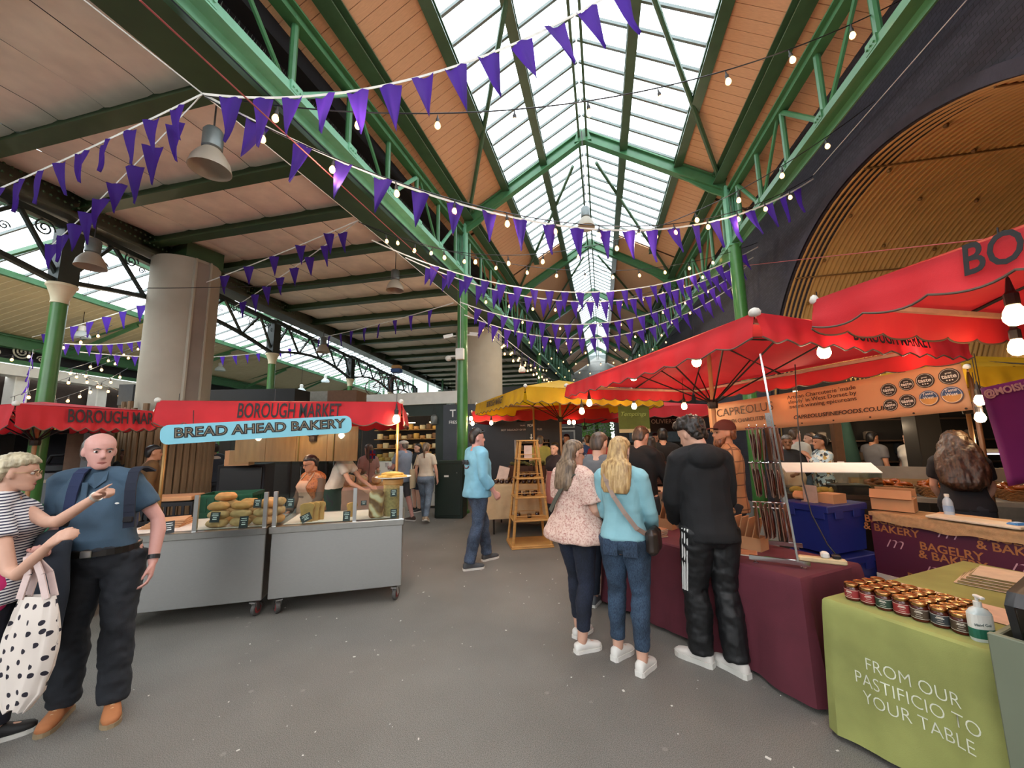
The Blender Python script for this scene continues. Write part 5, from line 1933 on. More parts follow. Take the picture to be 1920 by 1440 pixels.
# ------------------------------------------------------------------ cream banner on the back edge of the large canopy
bdir = (FARC - R_); bdir.z = 0
BL2, BR2 = PD(1330, 785, 6.15), PD(1812, 722, 3.36)
bR = BR2 - BL2
tb_ = thing('banner', 'long cream vinyl banner with round award badges behind the red canopy', 'banner', (BL2 + BR2) / 2)
CREAMV = mat('cream_vinyl', '#d9a983', .6, 0, .04, 3, trans=.25)
Lb = bR.length
Fb_ = frame(None, bR, up_)
m = MB(); m.sm = True
def bf(u, v):
    x = (u - .5) * Lb
    y = (.5 - v) * .43
    return Fb_ @ V((x, y + .02 * math.sin(u * PI) * -1, .012 * math.sin(u * 9 + v) + .006 * noise.noise((u * 6, v * 2, 1))))
m.grid(bf, 50, 6)
m.build('sheet', CREAMV, tb_, solid=.003)
def on_b(x, y, z=.022): return Fb_ @ V((x, y, z))
BINK = mat('banner_ink', '#2a211f', .6)
text('CAPREOLUS', .165, BINK, tb_, on_b(-Lb / 2 + .66, .055), bR, up_, xs=1.08, bold=-.0025)
text('BRITISH CHARCUTERIE', .075, BINK, tb_, on_b(-Lb / 2 + .66, -.085), bR, up_, xs=1.0)
text("Artisan Charcuterie 'made\nslowly' in West Dorset by\naward winning epicureans", .066, BINK, tb_, on_b(.26, .07), bR, up_, xs=1.1, align='CENTER', line=.9)
text('CAPREOLUSFINEFOODS.CO.UK', .062, BINK, tb_, on_b(.40, -.125), bR, up_, xs=1.12, shear=.15, bold=.001)
for i, (x, y, c, r) in enumerate([(.93, .05, 'k', .066), (1.08, .08, 'k', .06), (1.22, .09, 'k', .068), (1.39, .095, 'k', .072), (.92, -.10, 'k', .06), (1.06, -.08, 'k', .066), (1.22, -.075, 'b', .07), (1.38, -.07, 'b', .074)]):
    m = MB(); m.lathe((0, 0, 0), [(r, 0), (r, .003)], 28)
    o = m.build('badge', mat('badge_black', '#1d1716', .5) if c == 'k' else mat('badge_blue', '#274a78', .5), tb_)
    o.matrix_local = Matrix.Translation(on_b(x, y, .018)) @ Fb_.to_4x4()
    if c == 'b':
        m = MB(); m.prism([V((r * .95 * math.cos(a), r * .95 * math.sin(a), 0)) for a in [PI + PI * q / 14 for q in range(15)]], (0, 0, .003), (0, 0, .004))
        m.build('badge_band', mat('badge_tan', '#b98a4a', .5), o)
    m = MB(); 
    pts = [V((r * .88 * math.cos(2 * PI * q / 28), r * .88 * math.sin(2 * PI * q / 28), .004)) for q in range(29)]
    m.tube(pts, .0016, 4)
    m.build('badge_ring', CHALK, o)
    text('taste' if c == 'k' else 'Taste\nWest', r * (.72 if c == 'k' else .5), CHALK, o, V((0, 0 if c == 'k' else r * .3, .005)), (1, 0, 0), (0, 1, 0), bold=r * .012 if c == 'k' else 0)
    if c == 'k':
        text('great', r * .3, CHALK, o, V((0, r * .42, .005)), (1, 0, 0), (0, 1, 0))
        for q in (-1, 0, 1):
            MB().lathe((q * r * .26, -r * .48, .004), [(r * .09, 0), (r * .09, .001)], 5).build('star', CHALK, o)
for q in range(9):
    MB().lathe((0, 0, 0), [(.009, 0), (.009, .004)], 10).build('eyelet', IRON, tb_).matrix_local = Matrix.Translation(on_b(-Lb / 2 + .03 + (Lb - .06) * q / 8, -.20, .012)) @ Fb_.to_4x4()
for s in (-1, 1):
    MB().tube([on_b(s * (Lb / 2 - .02), .2), on_b(s * (Lb / 2 - .02), .46)], .004, 5).build('tie', IRON, tb_)
# ------------------------------------------------------------------ clothed tables
def clothed(label, clabel, P, a, La, b_, Lb_, z, zb_, m, folds=9, amp=.02, flare=.05, legm=IRON, r=.02):
    """P near corner; a, b_ unit directions along the edges"""
    a, b_ = V(a).normalized(), V(b_).normalized()
    t = thing('folding_table', label, 'table', P)
    k = MB()
    k.prism([a * 0 + b_ * 0, a * La, a * La + b_ * Lb_, b_ * Lb_], V((0, 0, z - .035)), V((0, 0, z - .006)))
    k.build('table_top', BIRCH, t)
    for i, j in ((.06, .06), (La - .06, .06), (La - .06, Lb_ - .06), (.06, Lb_ - .06)):
        q = a * i + b_ * j
        MB().tube([q, q + V((0, 0, z - .03))], .016, 8).build('leg', legm, t)
    c = MB(); c.sm = True
    per = []
    segs = [(V((0, 0, 0)), a, La), (a * La, b_, Lb_), (a * La + b_ * Lb_, -a, La), (b_ * Lb_, -b_, Lb_)]
    ctr = a * La / 2 + b_ * Lb_ / 2
    for s0, d, L in segs:
        n = max(8, int(L / .025))
        for i in range(n):
            per.append((s0 + d * (L * i / n), i / n, d))
    n = len(per)
    rows = 14
    vs = []
    rings = [(-.03, 0), (-.004, 0), (.008, .012)] + [(.012, .012 + (z - zb_ - .012) * (q / rows)) for q in range(1, rows + 1)]
    for off, dr in rings:
        k_ = dr / (z - zb_)
        for i, (p, u, d) in enumerate(per):
            out = V((d.y, -d.x, 0))
            if out.dot(p - ctr) < 0:
                out = -out
            cn_ = min(u, 1 - u)
            cornerness = math.exp(-(cn_ / .10) ** 2)
            rad = (p - ctr).normalized()
            w_ = amp * k_ * (noise.noise((p.x * folds, p.y * folds, k_ * .8)) + .6 * math.sin(i * .32 + 2 * noise.noise((p.x * 3, p.y * 3, 0)))) * min(1, k_ * 2)
            q = p + (out * (1 - .5 * cornerness) + rad * .5 * cornerness) * (off + w_ + flare * k_ * (cornerness * 1.4 + .0))
            vs.append((q.x, q.y, z - dr + (.01 * k_ * noise.noise((p.x * 4, p.y * 4, 3)))))
    fs = []
    for j in range(len(rings) - 1):
        for i in range(n):
            kx = (i + 1) % n
            fs.append((j * n + i, j * n + kx, j * n + n + kx, j * n + n + i))
    fs.append(tuple(range(n)))
    c.add(vs, fs)
    o = c.build('tablecloth', m, None, smooth='auto')
    o.location = P
    tag(o, clabel, 'tablecloth')
    return t
MAROON = fabric('maroon_cloth', '#59202d')
OLIVE = fabric('lime_green_cloth', '#8d9152', scale=3, var=.2)
MP = V((1.19, 2.99, 0))
ma, mb_ = V((-.68, .73, 0)).normalized(), V((.80, .60, 0)).normalized()
MZ = .74
clothed('folding table hidden under the maroon cloth', 'maroon cloth reaching the floor on the charcuterie table', MP, ma, 1.8, mb_, .68, MZ, .03, MAROON, amp=.028, flare=.07)
def mt_(x, y, z=MZ): return MP + ma * x + mb_ * y + V((0, 0, z))
MRZ = math.atan2(ma.y, ma.x)
GP = V((1.20, 2.74, 0))
ga, gb = V((.60, -.80, 0)).normalized(), V((.82, .57, 0)).normalized()
GZ = .72
GL = .74
clothed('folding table hidden under the lime green cloth', 'lime green cloth with white lettering on the jar table', GP, gb, 1.62, ga, GL, GZ, .03, OLIVE, folds=8, amp=.04, flare=.03)
def gt(x, y, z=GZ): return GP + ga * x + gb * y + V((0, 0, z))
gl_ = bpy.data.objects['tablecloth.001']
tw_ = text('FROM OUR\nPASTIFICIO TO\nYOUR TABLE', .086, mat('cloth_print', '#d6d8c4', .8), gl_, ga * (GL / 2 - .02) + V((0, 0, .37)) - gb * .08, ga, (0, 0, 1), xs=.80, bold=-.001, depth=.0, line=1.0)
sw_ = tw_.modifiers.new('lay', 'SHRINKWRAP')
sw_.target, sw_.wrap_method, sw_.offset = gl_, 'PROJECT', .003
sw_.use_project_z, sw_.use_negative_direction, sw_.use_positive_direction = True, True, True
# jars of sauce in rows
JL = {'red': '#8e2a2a', 'green': '#233a2c', 'brown': '#4a3a2c', 'slate': '#34383c'}
SAUCE = mat('dark_sauce', '#4a1c14', .15, 0, .2, 10)
LID = mat('gold_lid', '#b98d5a', .25, 1, .06, 10)
PRINT = mat('label_print', '#d9cfc0', .7)
def jar_proto(col):
    t = thing('sauce_jar', '', 'jar', (0, 0, 0))
    MB().lathe((0, 0, 0), [(.028, 0), (.033, .004), (.034, .01), (.034, .062), (.031, .07), (.0285, .074), (.0285, .078)], 18).build('jar_body', SAUCE, t, smooth='auto')
    lb = MB().lathe((0, 0, .014), [(.0345, 0), (.0347, .001), (.0347, .045), (.0345, .046)], 18).build('paper_label', mat('jar_label_' + col, JL[col], .6), t, smooth='auto')
    m = MB()
    for z in (.016, .057):
        m.lathe((0, 0, z), [(.0349, 0), (.035, .0008), (.0349, .0016)], 18)
    for z, wd in ((.05, .5), (.045, .7), (.036, .35), (.026, .6)):
        for q in range(5):
            a = -2.4 + (q - 2) * wd / 4
            m.box((.035 * math.cos(a), .035 * math.sin(a), z), (.0008, .0055, .0028 if z > .04 else .0014), a)
    m.build('print', PRINT, lb)
    m = MB(); m.lathe((0, 0, .074), [(.0315, 0), (.033, .002), (.033, .013), (.0315, .0155), (.028, .0165), (.026, .0155), (.005, .0155)], 18)
    m.build('lid', LID, t, smooth='auto')
    return t
PROT = {k: jar_proto(k) for k in JL}
used_p = set()
cols = ['red', 'red', 'green', 'red', 'brown', 'slate', 'brown']
ordn = ['first', 'second', 'third', 'fourth', 'fifth', 'sixth', 'seventh']
for r_ in range(4):
    for i in range(7):
        if r_ == 3 and i > 5:
            continue
        c_ = cols[i] if r_ == 0 else ['brown', 'red', 'green', 'slate'][(i * 2 + r_) % 4]
        p = gt(.085 + i * .0715 + .006 * r_, .115 + r_ * .074 + (i % 2) * .004)
        o = PROT[c_]
        if c_ in used_p:
            o = copy_tree(o)
        used_p.add(c_)
        o.location = p
        o.rotation_euler = (0, 0, rnd.uniform(-.3, .3) + .1)
        if r_ == 0:
            tag(o, '%s labelled sauce jar with gold lid, %s in the front row' % ({'red': 'red', 'green': 'dark green', 'brown': 'brown', 'slate': 'slate grey'}[c_], ordn[i]), 'jar', 'sauce jars on the green table')
        else:
            tag(o, 'gold lidded sauce jar in row %s behind the front, %s from the corner' % (['', 'one', 'two', 'three'][r_], ordn[i]), 'jar', 'sauce jars on the green table')
t = thing('gel_bottle', 'clear pump bottle of hand gel with a white and green label', 'bottle', gt(.585, .10), 0)
MB().loft([((0, 0, z), (a, 0, 0), (0, b2, 0)) for z, a, b2 in ((0, .04, .024), (.01, .043, .026), (.12, .042, .026), (.135, .03, .02), (.145, .012, .012))], 18, 2.6).build('bottle', mat('gel_clear', '#c9d2cf', .1), t, smooth='auto')
MB().loft([((0, 0, z), (.0438, 0, 0), (0, .0268, 0)) for z in (.015, .055)], 18, 2.6).build('green_label', mat('gel_green', '#1f6650', .5), t)
MB().loft([((0, 0, z), (.0437, 0, 0), (0, .0267, 0)) for z in (.056, .115)], 18, 2.6).build('white_label', WHITE, t)
text('Hand Gel', .016, mat('gel_ink', '#5d6a68', .6), t, V((-.012, -.0275, .075)), (1, -.0, 0), (0, 0, 1))
m = MB(); m.lathe((0, 0, .145), [(.014, 0), (.014, .022), (.006, .024), (.006, .04)], 12); m.rbox((0, -.012, .19), (.018, .045, .012), .003)
m.build('pump', WHITE, t)
# papers fanned on the green table
for i in range(9):
    o = MB().box((0, 0, .002), (.40, .29, .003)).build('leaflet', mat('leaflet_' + 'ab'[i % 2], ['#c9b49b', '#7f7448'][i % 2], .6))
    o.location = gt(.36 + .006 * i, 1.12 + .012 * i, GZ + .004 + .006 * i)
    o.rotation_euler = (0, 0, math.atan2(ga.y, ga.x) + .12 * noise.noise((i * 3.3, 0, 0)) + .15)
    tag(o, 'printed leaflet in the fanned pile on the green table, layer %s' % ['one', 'two', 'three', 'four', 'five', 'six', 'seven', 'eight', 'nine'][i], 'leaflet', 'fanned leaflets')
m = MB(); m.sm = True
m.grid(lambda u, v: gt(.06 + .74 * u, .40 + .26 * v, GZ + .004 + .004 * noise.noise((u * 4, v * 4, 0))), 14, 6)
tag(m.build('paper_sheet', mat('blush_paper', '#d2b49d', .7)), 'blush coloured paper sheet behind the jars', 'paper')
# grey stall unit with a black display case at the right edge
t = thing('display_stand', 'sage grey stall front board at the right edge beside the green table', 'stand', gt(.66, -.06, 0), math.atan2(ga.y, ga.x))
SAGE = mat('sage_board', '#6c7360', .6, 0, .05, 4)
MB().rbox((.55, .0, .42), (1.1, .03, .80), .004).build('front_board', SAGE, t)
MB().rbox((.012, .2, .42), (.022, .4, .78), .004).build('side_board', SAGE, t)
MB().rbox((.55, .3, .745), (1.1, .55, .02), .004).build('shelf', SAGE, t)
t2 = thing('display_case', 'black framed display case with a paper notice at the right edge', 'display case', t.location + V((0, 0, .756)), math.atan2(ga.y, ga.x))
m = MB(); 
poly = [V((0, .05, 0)), V((0, .0, .19)), V((0, .05, .235)), V((0, .5, .30)), V((0, .5, 0))]
for x_ in (.06, .9):
    MB().prism(poly, (x_, 0, 0), (x_ + .025, 0, 0)).build('end_panel', mat('case_black', '#222222', .35), t2)
MB().prism([V((0, .0, .19)), V((0, .05, .235)), V((0, .5, .30)), V((0, .5, .285)), V((0, .055, .222)), V((0, .01, .185))], (.06, 0, 0), (.925, 0, 0)).build('hood', mat('case_black', '#222222', .35), t2)
MB().prism([V((0, .045, .0)), V((0, -.002, .185)), V((0, .002, .185)), V((0, .049, .0))], (.09, 0, 0), (.9, 0, 0)).build('front_glass', CLEAR, t2)
mtn = Matrix.Rotation(-.25, 3, 'X').inverted()
MB().box((.30, .02, .09), (.30, .003, .16), mtx=Matrix.Rotation(.25, 3, 'X')).build('notice', WHITE, t2)
MB().box((.33, .013, .09), (.20, .003, .10), mtx=Matrix.Rotation(.25, 3, 'X')).build('notice_picture', mat('notice_olive', '#8f8a5a', .6), t2)
# ------------------------------------------------------------------ goods on the maroon table
PACK = mat('printed_card_pack', '#a9724e', .6, 0, .15, 9)
PWHITE = mat('pack_edge', '#d7c8b8', .7)
for s_, (x, y, n) in enumerate(((1.50, .16, 7), (1.28, .12, 6))):
    for i in range(n):
        t = thing('charcuterie_pack', 'flat charcuterie packet in the %s stack on the maroon table, %s up' % (['farther', 'nearer'][s_], ordn[i] if i < 7 else 'top'), 'packet', mt_(x + rnd.uniform(-.008, .008), y + rnd.uniform(-.008, .008), MZ + .002 + i * .0115), MRZ + rnd.uniform(-.1, .1), 'stacked charcuterie packets')
        MB().box((0, 0, .003), (.22, .15, .006)).build('tray', PWHITE, t)
        MB().box((0, 0, .008), (.215, .146, .0035)).build('sleeve', PACK, t)
def open_box(pos, rz, n, label, lw=.30):
    t = thing('packet_box', label, 'box', pos, rz)
    m = MB()
    m.box((0, 0, .003), (lw, .14, .006))
    for s in (-1, 1):
        m.box((0, s * .07, .05), (lw, .005, .10)); m.box((s * lw / 2, 0, .05), (.005, .14, .10))
    m.build('card_box', KR, t)
    for i in range(n):
        p = thing('charcuterie_pack', 'kraft charcuterie packet standing in the %s, %s along' % ('box by the vendor' if n == 4 else 'box at the far end of the table', ordn[i]), 'packet', V(pos) + Matrix.Rotation(rz, 3, 'Z') @ V((-lw / 2 + .05 + i * .055, 0, .008)), rz, 'upright charcuterie packets')
        mt = Matrix.Rotation(.28, 3, 'Y')
        MB().box(mt @ V((0, 0, .125)), (.007, .125, .25), mtx=mt).build('sleeve', KR, p)
        MB().prism([mt @ V((-.0045, .05 * math.cos(a) * .8, .13 + .07 * math.sin(a))) for a in [2 * PI * q / 14 for q in range(14)]], (0, 0, 0), mt @ V((.001, 0, 0))).build('window', mat('meat_window', '#5d2a20', .3), p)
        MB().box(mt @ V((-.0045, .035, .21)), (.001, .05, .05), mtx=mt).build('price_label', WHITE, p)
open_box(mt_(.64, .44), MRZ + PI + .1, 4, 'open kraft box of upright packets in front of the vendor')
open_box(mt_(1.46, .48), MRZ + PI + .2, 2, 'open kraft box of packets at the far end of the maroon table', .2)
t = thing('charcuterie_pack', 'single flat packet lying beside the chrome rack', 'packet', mt_(.54, .24, MZ + .002), MRZ + .5)
MB().box((0, 0, .003), (.22, .15, .006)).build('tray', PWHITE, t)
MB().box((0, 0, .008), (.215, .146, .0035)).build('sleeve', PACK, t)
# tall chrome hanging rack
rn, rf = G(1458, 1060, MZ), G(1452, 1026, MZ)
t = thing('hanging_rack', 'tall chrome rack of hanging packets on the maroon table', 'rack', XY(rn, MZ))
axis = XY(rf - rn).normalized(); cross_ = V((axis.y, -axis.x, 0))
gap = (XY(rf - rn)).length
for q in (0, gap):
    MB().beam(axis * q - cross_ * .17 + V((0, 0, .035)), axis * q + cross_ * .19 + V((0, 0, .035)), .02, .03).build('foot_bar', CHROME, t)
    for s in (-.13, .15):
        MB().lathe(axis * q + cross_ * s, [(.018, 0.002), (.018, .01), (.01, .012), (.01, .03)], 10).build('levelling_foot', CHROME, t)
up1 = MB(); up1.beam(cross_ * .12 + V((0, 0, .05)), cross_ * .03 + V((0, 0, 1.52)), .012, .06, up=axis)
up1.build('near_upright', CHROME, t)
up1 = MB(); up1.beam(axis * gap + cross_ * .12 + V((0, 0, .05)), axis * gap + cross_ * .05 + V((0, 0, 1.1)), .04, .012, up=axis)
up1.build('far_upright', CHROME, t)
for li, z in enumerate((.97, .70, .40, .36)):
    MB().tube([axis * gap * .4 - cross_ * .12 + V((0, 0, z)), axis * gap * .4 + cross_ * .09 + V((0, 0, z))], .006, 8).build('peg_bar', CHROME, t)
    if li == 3:
        continue
    for k in range(3 if li < 2 else 3):
        y0 = axis * (gap * .4 + .0) + cross_ * (-.09 + .05 * k)
        MB().tube([y0 + V((0, 0, z)), y0 - axis * .2 + V((0, 0, z + .02))], .003, 6).build('peg', CHROME, t)
MEAT = mat('cured_meat_pack', '#5b2a1e', .25, 0, .25, 12)
for li, z in enumerate((.97, .70, .40)):
    for k in range(7):
        pos = XY(rn, MZ) + axis * (gap * .4 - .03 - .03 * (k % 3)) + cross_ * (-.10 + .031 * k) + V((0, 0, z))
        p = thing('hanging_pack', 'dark cured meat packet on the %s pegs of the chrome rack, %s from the left' % (['upper', 'middle', 'lower'][li], ordn[k]), 'packet', pos, math.atan2(cross_.y, cross_.x) + rnd.uniform(-.25, .25), 'packets on the chrome rack')
        mt = Matrix.Rotation(rnd.uniform(-.1, .02), 3, 'Y') @ Matrix.Rotation(rnd.uniform(-.05, .05), 3, 'X')
        MB().box(mt @ V((0, 0, -.125)), (.006, .10, .25), mtx=mt).build('backing_card', mat('dark_pack_card', '#6d4732', .4), p)
        m = MB(); m.ell(mt @ V((.008, 0, -.14)), (.009, .04, .10), 10, 6, mt)
        m.build('meat', MEAT, p, smooth=True)
# extension lead
t = thing('power_strip', 'cream power strip with plugs by the blue crate', 'power strip', mt_(.12, .48, MZ + .001), MRZ + .55)
MB().rbox((0, 0, .018), (.28, .055, .036), .008).build('strip', mat('cream_plastic', '#c9b58c', .5), t)
MB().rbox((-.02, 0, .055), (.05, .05, .045), .01).build('white_plug', WHITE, t)
MB().rbox((-.085, 0, .05), (.05, .045, .03), .008).build('black_plug', BLKP, t)
m = MB(); m.tube([(-.085, 0, .065), (-.05, -.05, .12), (-.0, -.2, .3), (.02, -.3, .55), (0, -.34, 1.0), (-.03, -.36, 1.5)], .005, 6)
m.build('cable', BLKP, t, smooth=True)
# ------------------------------------------------------------------ blue crates and what lies on them
BLUEP = mat('blue_plastic', '#1e2c78', .4, 0, .06, 5)
bp_ = PD(1560, 1034, 3.72); bc = V((bp_.x, bp_.y, 0))
bl1 = (R0 * -.35 + V((-math.sin(YAW), math.cos(YAW), 0)) * .94).normalized()
brz = math.atan2(-bl1.x, bl1.y) * 0 + math.atan2(bl1.y, bl1.x)
def lid_crate(off, z, label, extra=(0, 0)):
    w1, w2, h_ = .45, .60, .455
    u = V((math.cos(brz), math.sin(brz), 0)); v_ = V((u.y, -u.x, 0))
    if v_.dot(FW) < 0:
        v_ = -v_
    c = bc + u * (w1 / 2) + v_ * (w2 / 2) + u * extra[0] + v_ * extra[1]
    t = thing('lidded_crate', label, 'crate', V((c.x, c.y, z)), brz, 'blue crates')
    m = MB()
    m.loft([((0, 0, 0), (w1 / 2 * .9, 0, 0), (0, w2 / 2 * .9, 0)), ((0, 0, h_ - .07), (w1 / 2, 0, 0), (0, w2 / 2, 0))], 4)
    m = MB()
    k = [V((x * w1 / 2, y * w2 / 2, 0)) for x, y in ((-1, -1), (1, -1), (1, 1), (-1, 1))]
    m.add([p * .9 for p in k] + [p * .97 + V((0, 0, h_ - .06)) for p in k], [(3, 2, 1, 0), (4, 5, 6, 7), (0, 1, 5, 4), (1, 2, 6, 5), (2, 3, 7, 6), (3, 0, 4, 7)])
    m.build('tub', BLUEP, t)
    MB().rbox((0, 0, h_ - .035), (w1 + .02, w2 + .02, .07), .008).build('rim', BLUEP, t)
    for s in (-1, 1):
        for y in (-.14, .14):
            MB().rbox((s * (w1 / 2 + .004), y, h_ - .085), (.014, .12, .09), .004).build('hinge_tab', BLUEP, t)
        for x in (-.14, .14):
            MB().rbox((x, s * (w2 / 2 + .004), h_ - .085), (.12, .014, .09), .004).build('hinge_tab', BLUEP, t)
    MB().box((0, 0, h_ - .02), (w1 - .04, w2 - .04, .012)).build('lid', BLUEP, t)
    return c, h_, u, v_
lid_crate(0, .02, 'lower blue lidded crate standing on the floor', (-.05, .0))
c_, h_, bu, bv = lid_crate(0, .50, 'upper blue lidded crate stacked beside the maroon table')
ct = V((c_.x, c_.y, .50 + h_))
carton(ct + bu * .08 - bv * .02, (.16, .14, .07), brz, 'flattened kraft box on the upper blue crate', KR)
carton(ct - bu * .09 + bv * .0, (.17, .2, .09), brz, 'closed kraft box at the right of the upper blue crate', KR)
t = thing('card_flap', 'grey card flap standing upright on the upper blue crate', 'card', ct - bv * .15 + bu * .01, brz)
MB().box((0, 0, .085), (.14, .006, .17)).build('flap', mat('grey_card', '#a39084', .8), t)
MB().box((0, .02, .004), (.14, .05, .006)).build('fold', mat('grey_card', '#a39084', .8), t)
t = thing('paper_bag', 'crumpled brown paper bag at the left of the upper blue crate', 'bag', ct + bu * .15 - bv * .08, brz)
m = MB(); m.rbox((0, 0, .045), (.14, .12, .08), .02)
o = link('bag', remeshed(m, .01, 1, 'bag', lambda co, n: co + n * .014 * noise.noise(co * 18)), t); o.data.materials.append(KR)
# glass topped food case behind the crates
fp_ = PD(1560, 905, 4.55); fcp = V((fp_.x, fp_.y, 0)); frz = math.radians(-4) + YAW * 0
t = thing('food_case', 'slant topped clear food case with white glare painted on its lid behind the blue crates', 'display case', fcp, frz)
MB().box((0, .2, .45), (.95, .5, .9)).build('stand', mat('stand_dark', '#2c2a28', .6), t)
MB().box((0, .2, .93), (.95, .5, .05)).build('base_tray', mat('tray_dark', '#3a3028', .4), t)
for s in (-1, 1):
    MB().prism([V((s * .46, -.04, .96)), V((s * .46, -.04, 1.20)), V((s * .46, .4, 1.30)), V((s * .46, .44, .96))], (-.003, 0, 0), (.003, 0, 0)).build('side_glass', CLEAR, t)
MB().prism([V((0, -.05, 1.205)), V((0, .15, 1.30)), V((0, .15, 1.308)), V((0, -.05, 1.213))], (-.47, 0, 0), (.47, 0, 0)).build('slant_top', mat('glare_white_top', '#e4ecef', .15, 0, .02), t)  # white glare on the clear lid, put into an opaque pale colour
MB().prism([V((0, -.05, .96)), V((0, -.05, 1.20)), V((0, -.045, 1.20)), V((0, -.045, .96))], (-.46, 0, 0), (.46, 0, 0)).build('front_glass', CLEAR, t)
MB().rbox((.2, .12, 1.0), (.34, .25, .12), .01).build('dark_tub', BLKP, t)
for i in range(5):
    o = link('bread_roll', pme); o.location = fcp + Matrix.Rotation(frz, 3, 'Z') @ V((-.32 + i * .09, .12, .957)); o.scale = (1, 2, 2); o.rotation_euler = (0, 0, i)
    tag(o, 'bread roll inside the clear food case', 'bread', 'rolls in the food case')
# ------------------------------------------------------------------ bagel counter
ba, bb_ = XY(PD(1640, 965, 3.85)), XY(PD(1920, 990, 2.98))
bd = (bb_ - ba); Lc = bd.length + 1.3; bd.normalize(); bn = V((-bd.y, bd.x, 0))
if bn.dot(FW) < 0: bn = -bn
t = thing('bagel_counter', 'long counter with a plum lettered front board at the right', 'counter', ba - bd * .04)
PLUM = mat('plum_board', '#4c1630', .55, 0, .08, 3)
Lc += .04
Fc = frame(None, bd, up_)
def bc_(x, y, z): return bd * x + bn * y + V((0, 0, z))
m = MB(); m.prism([bc_(0, 0, .26), bc_(Lc, 0, .26), bc_(Lc, 0, .855), bc_(0, 0, .855)], bn * -.008, bn * .008)
m.build('front_board', PLUM, t)
m = MB(); m.prism([bc_(0, -.02, .865), bc_(Lc, -.02, .865), bc_(Lc, .42, .865), bc_(0, .42, .865)], V((0, 0, -.018)), V((0, 0, .018)))
m.build('worktop', mat('counter_ply', '#b59068', .5, 0, .1, 5), t)
MB().beam(bc_(0, -.014, .28), bc_(Lc, -.014, .28), .012, .05).build('foot_trim', WHITE, t)
for x in (.1, Lc / 2, Lc - .1):
    MB().beam(bc_(x, .2, 0), bc_(x, .2, .85), .3, .05).build('trestle', IRON, t)
GOLDT = mat('counter_gold', '#a56a3c', .5)
ROSE = mat('counter_rose', '#c49aa4', .5)
rows = [(.77, 0.0), (.60, .38), (.43, .12), (.30, .5)]
for r_, (z, off) in enumerate(rows):
    x = .15 - off
    k = 0
    while x < Lc - .1:
        if x > .1:
            if k % 2 == 0:
                text('BAGELRY\n& BAKERY', .095, GOLDT, t, bc_(x, -.0095, z), bd, up_, xs=1.0, bold=.0015, line=.78, depth=.0005)
            else:
                text('m', .17, ROSE, t, bc_(x, -.0095, z + .02), bd, up_, xs=1.05, shear=.45, bold=-.003, depth=.0005)
        x += .39
        k += 1
HESS = mat('hessian', '#a5855f', .85, 0, .15, 30, .3)
m = MB(); m.sm = True
bo_ = t.location
def hf(u, v):
    x = .04 + 1.05 * u
    if v < .5:
        return bo_ + bc_(x, .40 - v * .86, .889 + .006 * noise.noise((u * 8, v * 8, 0)))
    k = (v - .5) * 2
    return bo_ + bc_(x, -.03 - .02 * k - .012 * noise.noise((u * 14, k * 2, 4)), .885 - k * (.09 + .035 * noise.noise((u * 5, 0, 7))))
m.grid(hf, 60, 16)
tag(m.build('hessian_cloth', HESS, None, smooth=True), 'brown hessian cloth hanging over the bagel counter edge', 'cloth')
def bw(x, y, z): return bo_ + bc_(x, y, z)
cz = .9
brz2 = math.atan2(bd.y, bd.x)
carton(bw(.11, .2, cz), (.3, .22, .12), brz2 + .3, 'open brown carton beside the blue crates on the bagel counter', KR, None, True)
def bottle(pos, h, r, m1, label, cap, band=None):
    t = thing('bottle', label, 'bottle', pos)
    MB().lathe((0, 0, 0), [(r * .8, 0), (r, .008), (r, h * .62), (r * .8, h * .74), (r * .38, h * .86), (r * .38, h * .9)], 14).build('bottle_body', m1, t, smooth='auto')
    MB().lathe((0, 0, h * .88), [(r * .48, 0), (r * .48, h * .11), (r * .4, h * .12)], 12).build('cap', cap, t)
    if band:
        MB().lathe((0, 0, h * .25), [(r * 1.02, 0), (r * 1.02, h * .25)], 14).build('band', band, t)
    return t
bottle(bw(.51, .18, cz), .2, .035, mat('pet_blue', '#aebfcd', .1), 'small water bottle on the bagel counter', WHITE, mat('band_blue', '#8aa6c8', .5))
bottle(bw(.99, .22, cz), .17, .036, mat('pepper_jar', '#8f8478', .2), 'grey topped shaker jar behind the counter board', mat('grey_cap', '#8a8680', .4, .5), WHITE)
t = thing('blue_lid', 'bright blue plastic lid beside the shaker jar', 'lid', bw(.93, .08, cz), .3)
MB().rbox((0, 0, .02), (.10, .07, .04), .01).build('lid', mat('bright_blue', '#3a7fc0', .4), t)
t = thing('chopping_board', 'white chopping board on the bagel counter', 'board', bw(.71, .06, cz), brz2)
MB().rbox((0, 0, .012), (.55, .2, .022), .006).build('slab', mat('board_white', '#d8cbb4', .5), t)
t = thing('paper_sheets', 'loose kraft paper sheets lying behind the white board', 'paper', bw(.59, .26, cz), brz2 + .1)
MB().box((0, 0, .003), (.42, .26, .006)).build('sheet', KR, t)
MB().box((.1, -.03, .01), (.3, .2, .004), .2).build('top_sheet', mat('light_kraft', '#c9a67c', .8), t)
t = thing('folded_cloth', 'plum cloth folded on the counter at the right edge', 'cloth', bw(1.3, .1, cz), brz2)
m = MB(); m.rbox((0, 0, .035), (.26, .16, .06), .02)
o = link('cloth', remeshed(m, .01, 2, 'cloth', lambda co, n: co + n * .016 * noise.noise(co * 16)), t); o.data.materials.append(fabric('plum_cloth', '#6d2440'))
